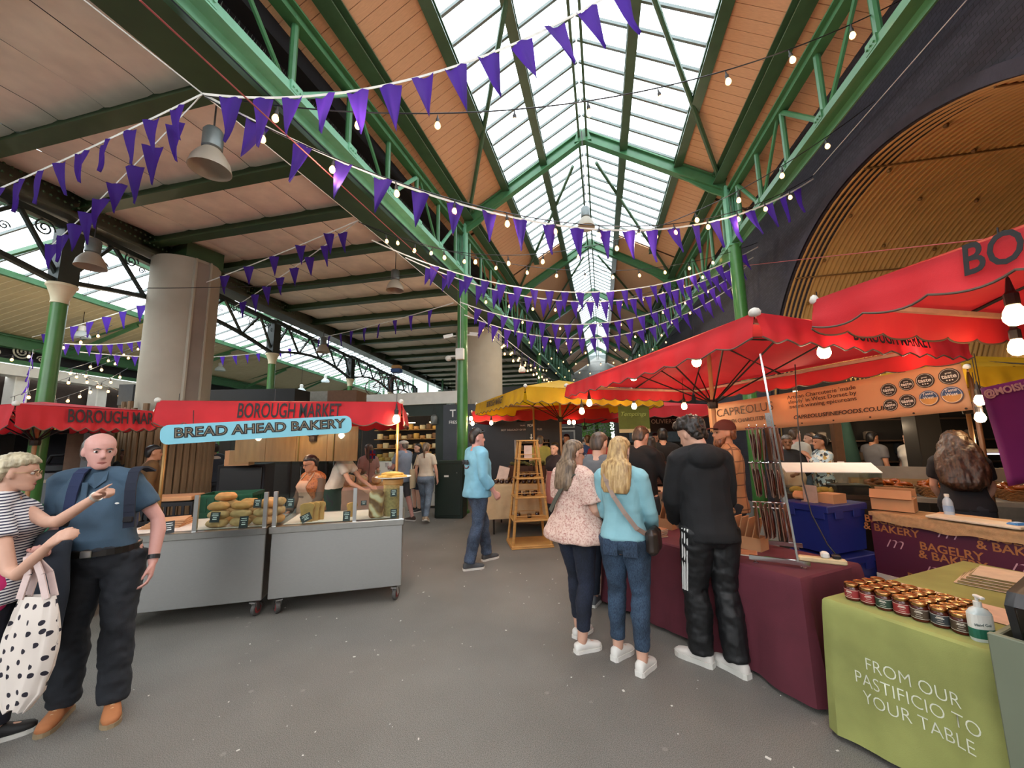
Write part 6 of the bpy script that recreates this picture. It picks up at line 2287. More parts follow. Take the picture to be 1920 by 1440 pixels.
# back table with baskets of glossy bread
k0 = XY(PD(1650, 905, 5.0)); k1 = XY(PD(1900, 900, 4.4))
kd = (k1 - k0).normalized(); kn = V((-kd.y, kd.x, 0)); kz = math.atan2(kd.y, kd.x)
t = thing('bread_table', 'weathered grey back table carrying baskets of bread', 'table', k0, kz)
MB().box((.55, .3, .83), (2.2, .7, .05)).build('table_top', mat('weathered_board', '#7a7064', .8, 0, .2, 4), t)
for x, y in ((-.4, .05), (1.5, .05), (-.4, .55), (1.5, .55)):
    MB().box((x, y, .41), (.06, .06, .8)).build('leg', IRON, t)
MB().box((.55, .62, 1.02), (2.2, .03, .34)).build('back_rail', mat('weathered_board', '#7a7064', .8, 0, .2, 4), t)
WICK = mat('wicker', '#7d5228', .7, 0, .3, 60, .5)
def basket(pos, L, W, H_, rz, label):
    t = thing('basket', label, 'basket', pos, rz, 'bread baskets')
    m = MB()
    for i in range(int(H_ / .016)):
        z = .008 + i * .016
        s = .85 + .15 * z / H_
        ring = []
        for q in range(33):
            a = 2 * PI * q / 32
            ca, sa = math.cos(a), math.sin(a)
            ring.append(V((math.copysign(abs(ca) ** .5, ca) * L / 2 * s, math.copysign(abs(sa) ** .5, sa) * W / 2 * s, z)) * 1.0 + V((0, 0, 0)) + V((ca, sa, 0)) * (.004 * (-1) ** (q + i)))
        m.tube(ring, .0085, 5)
    m.build('weave', WICK, t)
    MB().box((0, 0, .006), (L * .82, W * .82, .01)).build('bottom', WICK, t)
    return t
def kw(x, y, z): return k0 + kd * x + kn * y + V((0, 0, z))
BAG = mat('glazed_bread', '#8a4318', .25, 0, .3, 8)
m = MB(); m.tube([V((.045 * math.cos(2 * PI * q / 14), .045 * math.sin(2 * PI * q / 14), .022)) for q in range(15)], .022, 8)
bgm = m.mesh('bagel_ring', BAG); bgm.polygons.foreach_set('use_smooth', [True] * len(bgm.polygons))
for bi, (x, lab) in enumerate(((.1, 'wicker bread basket behind the water bottle'), (.62, 'wicker bread basket beside the long haired seller'), (1.3, 'wicker basket to the right of the long haired seller'))):
    basket(kw(x, .22, .856), .48, .36, .14, kz, lab)
    for i in range(14):
        o = link('bagel', bgm)
        o.location = kw(x - .16 + (i % 5) * .08, .12 + (i // 5) * .09, .856 + .10 + .02 * (i % 3))
        o.rotation_euler = (rnd.uniform(-.6, .6), rnd.uniform(-.6, .6), 0)
        tag(o, 'glazed bagel heaped in the %s' % ['basket behind the water bottle', 'basket beside the seller', 'basket at the far right'][bi], 'bagel', 'bagels in basket %s' % ['one', 'two', 'three'][bi])
for i, (x, yy) in enumerate(((.0, .45), (.5, .5), (.95, .5))):
    crate(kw(x, yy, .86), (.46, .2, .17), kz, mat('slatted_wood', '#8a6a42', .7, 0, .2, 5), 'low wooden slatted crate on the back bread table, %s' % ['left', 'middle', 'right'][i], 'wooden crates')
for x in (-.3, .85):
    t = thing('price_tag', 'small white price tag on the back bread table, %s' % ('left' if x < 0 else 'right'), 'price tag', kw(x, .58, 1.19), kz)
    MB().box((0, 0, .03), (.08, .004, .06)).build('tag', WHITE, t)
# purple banner of the bagel stall
pa, pb = PD(1838, 728, 3.5), PD(2010, 690, 3.4)
pr_ = (pb - pa)
t = thing('banner', 'purple hanging banner at the right edge below the yellow canopy', 'banner', pa)
PUR = mat('purple_vinyl', '#7d2a6a', .5, 0, .05, 3, trans=.2)
dn = V((.085, .02, -.86))
m = MB(); m.sm = True
m.grid(lambda u, v: pr_ * u + dn * v + V((0, 0, 0)) + bn * .01 * math.sin(u * 5 + v * 3), 12, 12)
m.build('sheet', PUR, t, solid=.003)
text('@MOISHES', .085, mat('banner_rose', '#c08a8a', .5), t, pr_ * .33 + dn * .075 - bn * .02, pr_, (0, 0, 1), bold=.003)
MB().tube([V((0, 0, .0)), V((0, 0, .32))], .004, 5).build('tie', IRON, t)
MB().tube([pr_, pr_ + V((0, 0, .32))], .004, 5).build('tie', IRON, t)
# brass-coloured post at the counter
pp_ = XY(PD(1845, 850, 4.2))
t = thing('canopy_post', 'thin brown post between the cream banner and the purple banner', 'post', pp_)
MB().tube([(0, 0, 0), (0, 0, 2.4)], .022, 8).build('tube', mat('brown_post', '#5d3b22', .5), t, smooth=True)
MB().box((0, 0, .012), (.14, .14, .024)).build('foot', IRON, t)
# long haired bagel seller
sp_ = XY(PD(1798, 870, 4.0))
person('bagel seller with very long dark brown hair seen from behind', sp_, -30, 1.66, 'f', .011, SK_FAIR, arms=(((-.21, .08, 1.12), (-.14, .24, .95)), ((.21, .08, 1.12), (.14, .24, .95))), head=(0, -14, 0), wide=1.08,
       top=dict(m=fabric('black_tee', '#17151a'), sleeve=.34, hem=.9, inf=.02), bottom=dict(m=CHARC), shoes=dict(m=RUBBER_B),
       hair=dict(m=hair_mat('hair_deep_brown', '#1d120c', '#4a3020'), parts=[('loft', [(-.42, .11, -.06, -.19), (-.36, .18, -.05, -.22), (-.22, .205, -.04, -.23), (-.08, .19, -.03, -.215), (.03, .16, -.02, -.19), (.11, .13, .0, -.165), (.165, .112, .07, -.145), (.2, .098, .07, -.125), (.235, .07, .04, -.09), (.257, .03, .0, -.04)])], amp=.016, freq=26, zs=.25))
# ================================================================== middle distance
def sight(px, py, D, z=0.0):
    p = PD(px, py, D)
    return V((p.x, p.y, z))
JEANS = denim('light_denim', '#5b6c80', '#8494a4')
bg_person('man in a flat cap, grey blue T-shirt and shorts carrying a cup', 756, 860, 8.25, 78, fabric('grey_blue_tee', '#7c8799'), fabric('grey_shorts', '#55565c'), 1.66, 'm', 'bald', H_GREY, SK_PINK, end=.5, arms=(((-.24, .08, 1.13), (-.1, .3, 1.12)), ((.24, .06, 1.12), (.12, .28, 1.10))), feet=((-.1, .22, 0), (.1, -.2, 0)), shoe=mat('brown_sandal', '#4a3a32', .7), wide=1.12, belly=.06, vox=.0125, hem=.82)
o = bpy.data.objects['person.010'] if 'person.010' in bpy.data.objects else None
cm = [x for x in bpy.data.objects if x.get('label', '').startswith('man in a flat cap')][0]
m = MB()
m.loft([((0, .0, z + 1.475), (a, 0, 0), (0, b2, 0)) for z, a, b2 in ((.165, .088, .118), (.19, .092, .125), (.215, .08, .105), (.235, .05, .06), (.24, .01, .01))], 16)
m.loft([((0, .11, 1.645), (.06, 0, 0), (0, .05, 0)), ((0, .125, 1.655), (.055, 0, 0), (0, .05, 0))], 12)
m.build('flat_cap', mat('cap_linen', '#b9b2a6', .8), cm, smooth='auto')
t = thing('takeaway_cup', 'white takeaway cup held by the man in the flat cap', 'cup', toW(cm.location, 78, 1.66, V((-.06, .40, 1.13))))
MB().lathe((0, 0, 0), [(.028, 0), (.038, .09), (.04, .095)], 14).build('cup', WHITE, t, smooth='auto')
MB().lathe((0, 0, .095), [(.042, 0), (.042, .008), (.036, .014)], 14).build('lid', WHITE, t)
wt = bg_person('woman with a blonde ponytail, cream top and pale jeans walking away', 799, 870, 8.1, 6, fabric('cream_knit', '#c9bda9'), JEANS, 1.60, 'f', 'tail', H_LBROWN, SK_FAIR, hem=.98, feet=((-.08, .16, 0), (.09, -.22, 4)), shoe=mat('beige_canvas', '#b09a80', .8), arms=(((-.23, -.02, 1.12), (-.24, .08, .92)), ((.24, -.03, 1.12), (.25, .03, .92))), vox=.0125, swing=(0, .7), bust=.02)
t = thing('tote_bag', 'long cream tote bag on the shoulder of the ponytailed woman', 'bag', wt['root'].location, math.radians(6))
m = MB(); m.loft([((-.27, -.02, z), (.03 + .02 * math.sin((z - .7) * 6), 0, 0), (0, .15, 0)) for z in (.68, .72, .85, 1.0, 1.06)], 14)
m.build('bag_body', mat('cream_cotton', '#bfae90', .85, 0, .08, 8), t, smooth='auto')
m = MB(); m.beam((-.25, -.1, 1.05), (-.17, -.05, 1.36), .03, .006, up=(1, 0, 0)); m.beam((-.25, .06, 1.05), (-.17, .05, 1.36), .03, .006, up=(1, 0, 0))
m.build('handle', mat('cream_cotton', '#bfae90', .85, 0, .08, 8), t)
bg_person('dark haired woman in black beyond the ponytailed woman', 783, 870, 9.3, 150, BLKC, NAVY_T, 1.58, 'f', 'long', H_BLACK, SK_FAIR, end=.55)
bg_person('long haired woman in a dusty rose top at the cheese table', 690, 870, 7.5, 60, fabric('dusty_rose', '#8f6c66'), CHARC, 1.60, 'f', 'long', H_BROWN, SK_FAIR)
bg_person('man in a brown jacket with thick black hair behind the canopy post', 285, 870, 5.9, -25, fabric('tobacco_jacket', '#5d4120'), CHARC, 1.64, 'm', 'short', H_BLACK, SK_TAN, sleeve=.95, wide=1.05)
bg_person('bearded man in a light blue shirt behind the bread counter', 347, 870, 8.2, 205, fabric('mid_blue_shirt', '#4f77a6'), CHARC, 1.60, 'm', 'short', H_BLACK, SK_DARK, sleeve=.95)
bg_person('man in a pink shirt behind the bread counter', 372, 870, 8.9, 120, fabric('pink_shirt', '#b06a86'), CHARC, 1.70, 'm', 'short', H_BROWN, SK_PINK, sleeve=.95)
gi = bg_person('dark haired man in a navy gilet over a pale shirt', 398, 870, 8.0, 80, fabric('stone_shirt', '#a3958a'), CHARC, 1.66, 'm', 'short', H_BLACK, SK_BROWN, sleeve=.95, top2=dict(m=NAVY_T, sleeve=0, hem=.9, inf=.03, neck=1.42, name='gilet', amp=.004))
bg_person('person in dark clothes by the timber slabs', 234, 880, 6.9, 190, BLKC, CHARC, 1.60, 'm', 'short', H_BLACK, SK_DARK)
bg_person('woman in glasses with a pink apron behind the wooden ladder shelf', 1041, 870, 6.75, 150, fabric('dark_plum_top', '#2a1e22'), CHARC, 1.58, 'f', 'long', H_BLACK, SK_FAIR, top2=dict(m=fabric('pink_apron', '#b8746c'), sleeve=0, hem=.6, inf=.03, neck=1.22, name='apron', amp=.003))
bg_person('grey haired man in a pale yellow T-shirt with a round print', 1014, 870, 9.0, 0, fabric('pale_yellow', '#b5ad5c'), CHARC, 1.70, 'm', 'short', H_GREY)
rs = bg_person('red haired person in a red shirt with white lettering', 1126, 870, 7.3, -25, fabric('red_shirt', '#8e1f26'), CHARC, 1.70, 'm', 'short', H_GINGER, SK_PINK)
text('DOOR', .11, CHALK, rs['root'], V((0, -.155, 1.27)), (1, 0, 0), (0, 0, 1), bold=.002, depth=.01)
bg_person('man in black seen from behind beyond the bread crates', 1246, 870, 6.7, -5, BLKC, CHARC, 1.78, 'm', 'short', H_BLACK, SK_FAIR, sleeve=.95, wide=1.1)
bg_person('shorter person in black left of the man in black', 1222, 870, 6.4, 15, BLKC, CHARC, 1.66, 'f', 'long', H_BLACK, SK_FAIR, sleeve=.95)
bg_person('person in a white top with dark hair near the dark bakery sign', 1204, 870, 8.2, -90, fabric('white_tee', '#c9c3ba'), JEANS, 1.64, 'f', 'bun', H_DARK)
bg_person('person in a blue top far along the aisle', 1104, 870, 9.4, 20, fabric('royal_blue', '#2d4a86'), CHARC, 1.70, 'm', 'short', H_BROWN)
bg_person('person in a teal top beyond the red shirted person', 1140, 870, 8.8, 60, fabric('teal_top', '#4d8a88'), CHARC, 1.66, 'f', 'long', H_BLACK)
bg_person('masked person in a dark jacket near the far counter', 1232, 870, 9.4, 170, fabric('slate_jacket', '#2d3440'), CHARC, 1.72, 'm', 'short', H_BLACK)
bg_person('person in a pale grey top beyond the hooded man', 1292, 870, 7.6, 30, fabric('pale_grey', '#9a9c9a'), CHARC, 1.62, 'f', 'long', H_BROWN)
bg_person('tall person in a dark coat near the far green column', 1064, 870, 10.5, 160, NAVY_T, CHARC, 1.74, 'm', 'short', H_BLACK, sleeve=.95)
far_c = ['#7a5a4a', '#5a6a7a', '#8a8a86', '#39424e', '#a08c72', '#7a3a3e', '#4e5e48', '#9a8fa0']
far_n = ['russet', 'steel blue', 'light grey', 'ink blue', 'sand', 'brick red', 'moss green', 'lilac']
for i, px in enumerate((1058, 1082, 1096, 1112, 1134, 1152, 1172, 1188)):
    bg_person('distant shopper in a %s top among the crowd down the aisle' % far_n[i], px, 870, 12.5 + (i * 37 % 5), rnd.uniform(0, 360), fabric('far_' + str(i), far_c[i]), CHARC if i % 2 else JEANS, 1.62 + .02 * (i % 5), 'mf'[i % 2], ['short', 'long', 'bun'][i % 3], [H_DARK, H_BROWN, H_GREY, H_BLOND][i % 4], vox=.024, face=0)
# right background
w1 = bg_person('grey haired woman in a black jacket holding a beige coat', 1478, 850, 6.1, 165, BLKC, fabric('grey_trouser', '#6d7072'), 1.64, 'f', 'short', H_GREY, SK_BROWN, sleeve=.9, arms=(((-.22, .05, 1.13), (-.06, .25, 1.10)), ((.22, .05, 1.13), (.04, .25, 1.13))), vox=.013)
m = MB(); m.rbox((0, .24, 1.02), (.30, .14, .34), .05)
o = tag(link('coat', remeshed(m, .012, 3, 'coat', lambda co, n: co + n * .02 * noise.noise(co * 9))), 'beige coat bundled in the grey haired woman\'s arms', 'coat')
o.data.materials.append(fabric('beige_coat', '#b59a82')); o.location, o.rotation_euler = w1['root'].location, w1['root'].rotation_euler
t = NT('pattern_blouse')
vo = t.n('TexVoronoi', Scale=26.0); t.l(t.obj(), vo.inputs[0])
t.base(t.ramp(vo.outputs['Color'], [(.2, '#2a2a2c'), (.35, '#9fb4bd'), (.6, '#c9c3b4'), (.8, '#a8843c')], 'CONSTANT'))
bg_person('woman in profile with dark bun and a patterned blouse', 1540, 850, 5.9, 95, t.m, CHARC, 1.64, 'f', 'bun', H_BLACK, SK_TAN, sleeve=.9, arms=(((-.2, .1, 1.16), (-.02, .2, 1.38)), ((.2, .08, 1.13), (.02, .26, 1.12))), vox=.013)
bg_person('broad man in a pale grey T-shirt behind the grey haired woman', 1494, 850, 7.2, -60, fabric('pale_grey_tee', '#a8a49a'), JEANS, 1.74, 'm', 'short', H_BROWN, SK_PINK, wide=1.12)
bg_person('long haired person in shadow beside the brown post', 1522, 850, 7.4, 80, BLKC, CHARC, 1.68, 'f', 'long', H_BROWN)
bg_person('person in a dark top in the shade beyond the bread table', 1682, 850, 7.7, 60, fabric('ink_top', '#1c2430'), CHARC, 1.72, 'm', 'short', H_DARK, SK_FAIR)
bg_person('person in a grey shirt leaning in the dark beyond the green parasols', 1640, 850, 7.4, -70, fabric('grey_shirt', '#5f5d60'), CHARC, 1.66, 'm', 'short', H_BLACK, SK_TAN)
bg_person('person in white behind the dark post on the right', 1708, 850, 7.1, 110, fabric('white_tee', '#c9c3ba'), CHARC, 1.66, 'f', 'bun', H_DARK)
# dark posts, folded green parasols, chilled cabinet under the arch
for px, D, wd, c, lab in ((1573, 6.9, .13, '#5a3a20', 'brown timber post beyond the patterned blouse woman'), (1735, 6.2, .32, '#17120f', 'thick black post left of the long haired seller')):
    p = sight(px, 850, D)
    t = thing('timber_post', lab, 'post', p)
    MB().rbox((0, 0, 1.2), (wd, wd, 2.4), .01).build('shaft', mat('post_' + c[1:], c, .7), t)
    MB().rbox((0, 0, .06), (wd + .06, wd + .06, .12), .01).build('foot', mat('post_' + c[1:], c, .7), t)
for i, px in enumerate((1592, 1622, 1644)):
    p = sight(px, 850, 7.6 + .2 * i)
    t = thing('folded_parasol', 'folded dark green parasol, %s of three in the shade' % ['left', 'middle', 'right'][i], 'parasol', p, 0, 'folded parasols')
    MB().tube([(0, 0, .03), (0, 0, 2.3)], .022, 8).build('pole', POLE, t)
    m = MB(); m.sm = True
    m.loft([((0, 0, z), (r, 0, 0), (0, r, 0)) for z, r in ((1.05, .17), (1.3, .15), (1.8, .09), (2.2, .04))], 16)
    m.build('canopy', fabric('parasol_green', '#15352b'), t, smooth='auto')
    MB().lathe((0, 0, 0), [(.2, 0), (.2, .04), (.03, .06)], 14).build('foot', IRON, t)
p = sight(1850, 880, 5.9)
t = thing('chilled_cabinet', 'chilled glass cabinet glowing violet at the right', 'cabinet', p, math.radians(-10))
MB().box((.3, .3, .5), (1.6, .6, 1.0)).build('base', mat('cabinet_grey', '#7d8086', .4), t)
MB().box((.3, .05, 1.15), (1.55, .01, .3)).build('front_glass', CLEAR, t)
MB().box((.3, .3, 1.34), (1.6, .6, .05)).build('hood', WHITE, t)
MB().box((.3, .1, 1.305), (1.5, .03, .02)).build('strip_lamp', emis('violet_lamp', '#b9b4ff', 5), t)
for i in range(9):
    o = link('tray_item', pme); o.location = p + V((-.3 + i * .13, .2, 1.0)); o.scale = (.8, 2.5, 2.5)
    tag(o, 'pale parcel in the violet lit cabinet', 'food parcel', 'parcels in the chilled cabinet')
# ------------------------------------------------------------------ slate shop front behind the column
Yf = 11.2
a_, b_ = PY(690, 800, Yf), PY(1082, 800, Yf)
t = thing('truffle_shop', 'dark slate grey shop front with white lettering behind the green column', 'shop', (0, Yf, 0))
def sx(px): return PY(px, 800, Yf).x
def sz(py, px=900): return PY(px, py, Yf).z
def wallbox(x0, x1, z0, z1, name, m, y=0.0, th=.08):
    return MB().box(((x0 + x1) / 2, y, (z0 + z1) / 2), (abs(x1 - x0), th, abs(z1 - z0))).build(name, m, t)
wallbox(sx(832), sx(966), 0, sz(757), 'lettered_wall', SLATE)
wallbox(sx(966), sx(1030), sz(826), sz(757), 'upper_wall', SLATE)
wallbox(sx(966), sx(1030), 0, .85, 'lower_wall', SLATE)
wallbox(sx(1030), sx(1050), 0, sz(757), 'end_pier', SLATE)
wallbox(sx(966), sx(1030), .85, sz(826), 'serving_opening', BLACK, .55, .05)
for i, zz_ in enumerate((1.05, 1.3, 1.52)):
    MB().box(((sx(966) + sx(1030)) / 2, .4, zz_), (.9, .25, .02)).build('shelf', BIRCH, t)
    for k in range(6):
        MB().rbox((sx(966) + .1 + k * .15, .38, zz_ + .08), (.09, .08, .13 + .03 * (k % 2)), .01).build('packet', mat('shelf_pack_%d' % (k % 3), ['#8a7a5a', '#4a3a30', '#a59a86'][k % 3], .6), t)
MB().box(((sx(966) + sx(1030)) / 2, -.1, .87), (1.0, .35, .04)).build('counter', BIRCH, t)
MB().beam((sx(966), -.05, .8), (sx(966), -.05, sz(826)), .03, .03).build('opening_trim', WHITE, t)
MB().box(((sx(968) + sx(1003)) / 2, -.05, sz(783)), (.5, .02, .34)).build('black_board', BLACK, t)
for px, py, s, sc, w_ in ((850, 776, 'T', .32, 1), (916, 776, 'AIA', .32, 1), (853, 792, 'FRESH', .13, 1), (905, 792, '& MUSHROOMS', .12, 1), (893, 803, 'delicacies', .06, 1), (978, 806, 'BEST DELICACY OF FRESH TRUFFLES', .075, 1), (985, 798, 'TRUFFLE BAR', .05, 1)):
    text(s, sc, CHALK, t, V((sx(px), -.05 if py != 798 else -.065, sz(py, px))), (1, 0, 0), (0, 0, 1), bold=sc * .01)
hs_ = sight(996, 800, 9.7)
t = thing('hanging_sign', 'narrow black hanging sign with chalk words and an arrow', 'sign', (hs_.x, hs_.y, 0))
zz1, zz0 = PD(996, 772, 9.7).z, PD(996, 829, 9.7).z
MB().box((0, 0, (zz0 + zz1) / 2), (.28, .03, zz1 - zz0)).build('board', mat('chalk_black', '#26292c', .7), t)
text('TELL ME', .10, CHALK, t, V((0, -.02, zz1 - .1)), (1, 0, 0), (0, 0, 1), xs=.7)
text('MORE', .10, CHALK, t, V((0, -.02, zz1 - .34)), (1, 0, 0), (0, 0, 1), xs=.7)
MB().prism([V((x, -.02, zz0 + z)) for x, z in ((-.012, .2), (.012, .2), (.012, .12), (.04, .12), (0, .06), (-.04, .12), (-.012, .12))], (0, -.002, 0), (0, .0, 0)).build('arrow', CHALK, t)
for s in (-.1, .1):
    MB().tube([(s, 0, zz1), (s, 0, 2.6)], .004, 5).build('chain', IRON, t)
# deli opening left of the column
t = thing('deli_stall', 'dark green framed cheese stall with warm lit shelves beyond the aisle', 'stall', (0, 12.2, 0))
Yd = 12.2
def dx(px): return PY(px, 800, Yd).x
def dz(py): return PY(760, py, Yd).z
def dbox(x0, x1, z0, z1, name, m, y=0.0, th=.1):
    return MB().box(((x0 + x1) / 2, y, (z0 + z1) / 2), (abs(x1 - x0), th, abs(z1 - z0))).build(name, m, t)
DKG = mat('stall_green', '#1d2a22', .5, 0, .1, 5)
dbox(dx(600), dx(836), dz(781), dz(760), 'lintel', DKG)
dbox(dx(818), dx(836), 0, dz(781), 'post', DKG)
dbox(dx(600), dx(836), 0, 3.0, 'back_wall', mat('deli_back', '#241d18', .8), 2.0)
dbox(dx(600), dx(866), dz(760), dz(738), 'white_fascia', WHITE, -.1)
for i, zz_ in enumerate((1.0, 1.35, 1.7, 2.05)):
    dbox(dx(655), dx(815), zz_ - .015, zz_ + .015, 'shelf', BIRCH, 1.75, .35)
    for k in range(12):
        x = dx(660) + (dx(812) - dx(660)) * (k + .5) / 12
        MB().lathe((x, 1.62, zz_ + .015), [(.1, 0), (.11, .03), (.11, .09 + .04 * ((k + i) % 3)), (.1, .12 + .04 * ((k + i) % 3))], 12).build('cheese', mat('cheese_%d' % ((k + i) % 4), ['#c49a4a', '#b98a52', '#d8c79a', '#7a5a3a'][(k + i) % 4], .6), t)
for k in range(3):
    x = dx(680 + k * 55)
    MB().box((x, 1.2, 2.3), (.5, .06, .03)).build('strip_lamp', emis('warm_strip', '#ffd9a0', 9), t)
dbox(dx(680), dx(815), 0, .9, 'counter', WHITE, .9, .5)
dbox(dx(680), dx(815), .9, 1.2, 'counter_glass', CLEAR, .68, .02)
for k in range(10):
    MB().rbox((dx(690 + k * 12), .95, .98), (.16, .2, .12), .02).build('cheese', mat('cheese_%d' % (k % 4), '#c49a4a', .6), t)
p = sight(832, 900, 9.0)
t = thing('ice_cream_cabinet', 'white chest cabinet with a round emblem by the column', 'cabinet', (sight(828, 900, 9.9).x, sight(828, 900, 9.9).y, 0), .1)
MB().rbox((0, 0, .45), (.75, .6, .82), .02).build('body', WHITE, t)
MB().rbox((0, 0, .88), (.78, .62, .04), .01).build('lid', mat('lid_grey', '#9a9c9e', .3), t)
m = MB(); m.tube([V((.08 + .2 * math.cos(a), -.305, .48 + .2 * math.sin(a))) for a in [2 * PI * q / 24 for q in range(25)]], .006, 5)
m.build('emblem', mat('emblem_grey', '#77797a', .6), t)
# cheese table with bread bags behind the straw drum
p = sight(684, 900, 7.1)
t = thing('folding_table', 'pale pink clothed table of cheese bags behind the straw drum', 'table', p, CRZ)
MB().rbox((0, 0, .86), (1.3, .8, .04), .01).build('table_top', BIRCH, t)
m = MB()
m.prism([V((-.66, -.41, .88)), V((.66, -.41, .88)), V((.66, -.42, .2)), V((-.66, -.42, .2))], (0, -.004, 0), (0, .004, 0))
m.build('cloth_front', fabric('blush_cloth', '#c99f8c'), t)
for x, y in ((-.6, -.3), (.6, -.3), (-.6, .3), (.6, .3)):
    MB().tube([(x, y, 0), (x, y, .85)], .02, 8).build('leg', IRON, t)
def on_t(x, y, z): return p + Matrix.Rotation(CRZ, 3, 'Z') @ V((x, y, z))
for i in range(10):
    q = thing('bagged_bread', 'clear bag of pale bread pieces on the blush table', 'bread bag', on_t(-.5 + (i % 5) * .24, -.22 + (i // 5) * .3, .881), rnd.uniform(0, 3), 'bread bags on the blush table')
    m = MB(); m.rbox((0, 0, .09), (.17, .13, .17), .04)
    o = link('bag', remeshed(m, .015, 2, 'bag', lambda co, n: co + n * .015 * noise.noise(co * 12 + V((i, 0, 0)))), q)
    o.data.materials.append(mat('bag_content_%d' % (i % 3), ['#c49a6a', '#b58a72', '#cdb58f'][i % 3], .4, 0, .3, 14))
    MB().lathe((0, 0, .17), [(.02, 0), (.05, .05), (.03, .06)], 8).build('twist', CLEAR, q)
q = thing('flag_holder', 'small union flag standing among the bread bags', 'flag', on_t(.05, .2, .88))
MB().tube([(0, 0, 0), (0, 0, .62)], .004, 6).build('stick', IRON, q)
MB().box((.06, 0, .52), (.12, .003, .16)).build('cloth', mat('flag_navy', '#28346a', .8), q)
MB().box((.06, 0, .52), (.12, .0045, .034)).build('red_cross', mat('flag_red', '#a5222c', .8), q)
MB().box((.06, 0, .52), (.026, .0045, .16)).build('red_cross', mat('flag_red', '#a5222c', .8), q)
# green junction box at the column foot
p = sight(846, 900, 8.55)
t = thing('junction_box', 'dark green steel cabinet at the foot of the green column', 'cabinet', (p.x, p.y, 0), .12)
MB().rbox((0, 0, .6), (.62, .4, 1.2), .015).build('body', mat('box_green', '#12221a', .4, 0, .08, 5), t)
MB().rbox((0, -.205, .6), (.54, .015, 1.08), .006).build('door', mat('box_green', '#12221a', .4, 0, .08, 5), t)
MB().rbox((-.05, -.216, .88), (.1, .006, .04), .002).build('plate', WHITE, t)
MB().lathe((.18, -.214, .95), [(.012, -.006), (.012, .006)], 8, Matrix.Rotation(PI / 2, 3, 'X')).build('lock', STEEL, t)
p = PD(872, 845, 8.1)
t = thing('notice_plate', 'small cream notice plate fixed to the green column', 'notice', V((p.x, c0.location.y - .14, p.z)))
MB().box((0, 0, 0), (.18, .01, .17)).build('plate', mat('notice_cream', '#c2a35c', .6), t)
MB().box((0, -.006, .05), (.13, .004, .03)).build('heading', mat('notice_red', '#7a3a2a', .6), t)
MB().box((0, -.006, -.02), (.12, .004, .05)).build('writing', mat('notice_ink', '#77653c', .6), t)
# fittings on the green column
cx, cy = XL, 8.7
z1 = PY(865, 665, 8.6).z
t = thing('grey_box', 'pale grey electrical box strapped to the green column', 'box', (cx, cy - .17, z1))
MB().rbox((-.0, 0, 0), (.2, .1, .27), .01).build('case', WHITE, t)
MB().tube([(.0, .02, .13), (.0, .03, 1.4)], .012, 6).build('conduit', mat('conduit_grey', '#a9aaa6', .5), t)
for s in (-1, 1):
    z2 = PY(865, 628, 8.6).z
    t = thing('security_camera', 'white bullet camera on the %s of the green column' % ('left' if s < 0 else 'right'), 'camera', (cx + s * .14, cy - .05, z2))
    m = MB(); m.tube([(0, 0, 0), (s * .09, 0, 0)], .018, 8)
    m.build('bracket', WHITE, t)
    m = MB(); m.beam((s * .08, 0, .02), (s * .30, -.06, -.03), .085, .08)
    m.build('housing', WHITE, t)
    MB().lathe((s * .30, -.062, -.03), [(.03, -.01), (.03, .012)], 10, AXY).build('lens', BLKP, t)
t = thing('security_camera', 'white dome camera under the grey box on the column', 'camera', (cx - .14, cy - .05, z1 - .08))
MB().beam((0, 0, .06), (-.15, 0, .06), .06, .04).build('bracket', WHITE, t)
m = MB(); m.ell((-.2, 0, .02), (.075, .075, .07), 14, 8)
m.build('dome', WHITE, t, smooth=True)
# ------------------------------------------------------------------ jar stall with the ladder shelf
lp = sight(990, 900, 6.3)
t = thing('ladder_shelf', 'tapering pale wooden ladder shelf with small jars, standing on the floor', 'shelf', lp, math.radians(22))
HZ = [.035, .40, .74, 1.03, 1.33, 1.62]
HWs = [.30, .26, .225, .195, .165, .135]
for i, (z, w_) in enumerate(zip(HZ, HWs)):
    MB().rbox((0, 0, z), (w_ * 2 + .05, w_ * 2 * .85 + .05, .022), .004).build('shelf_board', BIRCH, t)
    if 0 < i < 5:
        MB().tube([(-w_, -w_ * .85, z + .07), (w_, -w_ * .85, z + .07)], .006, 6).build('rail', BIRCH, t)
        MB().tube([(-w_, w_ * .85, z + .07), (w_, w_ * .85, z + .07)], .006, 6).build('rail', BIRCH, t)
for a in (-1, 1):
    for b2 in (-1, 1):
        MB().beam((a * HWs[0], b2 * HWs[0] * .85, .02), (a * HWs[-1], b2 * HWs[-1] * .85, 1.62), .03, .03).build('post', BIRCH, t)
MB().rbox((0, 0, .0125), (.66, .58, .02), .004).build('plinth', BIRCH, t)
mj = thing('preserve_jar', '', 'jar')
MB().lathe((0, 0, 0), [(.03, 0), (.036, .006), (.036, .045), (.03, .052)], 14).build('jar_body', mat('dark_preserve', '#2a120c', .12), mj, smooth='auto')
MB().lathe((0, 0, .052), [(.033, 0), (.034, .012), (.03, .014)], 14).build('lid', mat('silver_lid', '#b7a99a', .25, 1), mj, smooth='auto')
first = [True]
def put_jar(pos, label, group):
    o = mj if first[0] else copy_tree(mj)
    first[0] = False
    o.location = pos
    tag(o, label, 'jar', group)
for i, k in ((1, 3), (2, 5), (3, 5)):
    for q in range(k):
        a = HWs[i] * .6
        ps = lp + Matrix.Rotation(math.radians(22), 3, 'Z') @ V((-a + 2 * a * q / max(1, k - 1), (-.05 if q % 2 else .08), HZ[i] + .012))
        put_jar(ps, 'dark preserve jar on the %s shelf of the wooden ladder, %s along' % (['', 'second', 'third', 'fourth'][i], ordn[q]), 'jars on the ladder shelf')
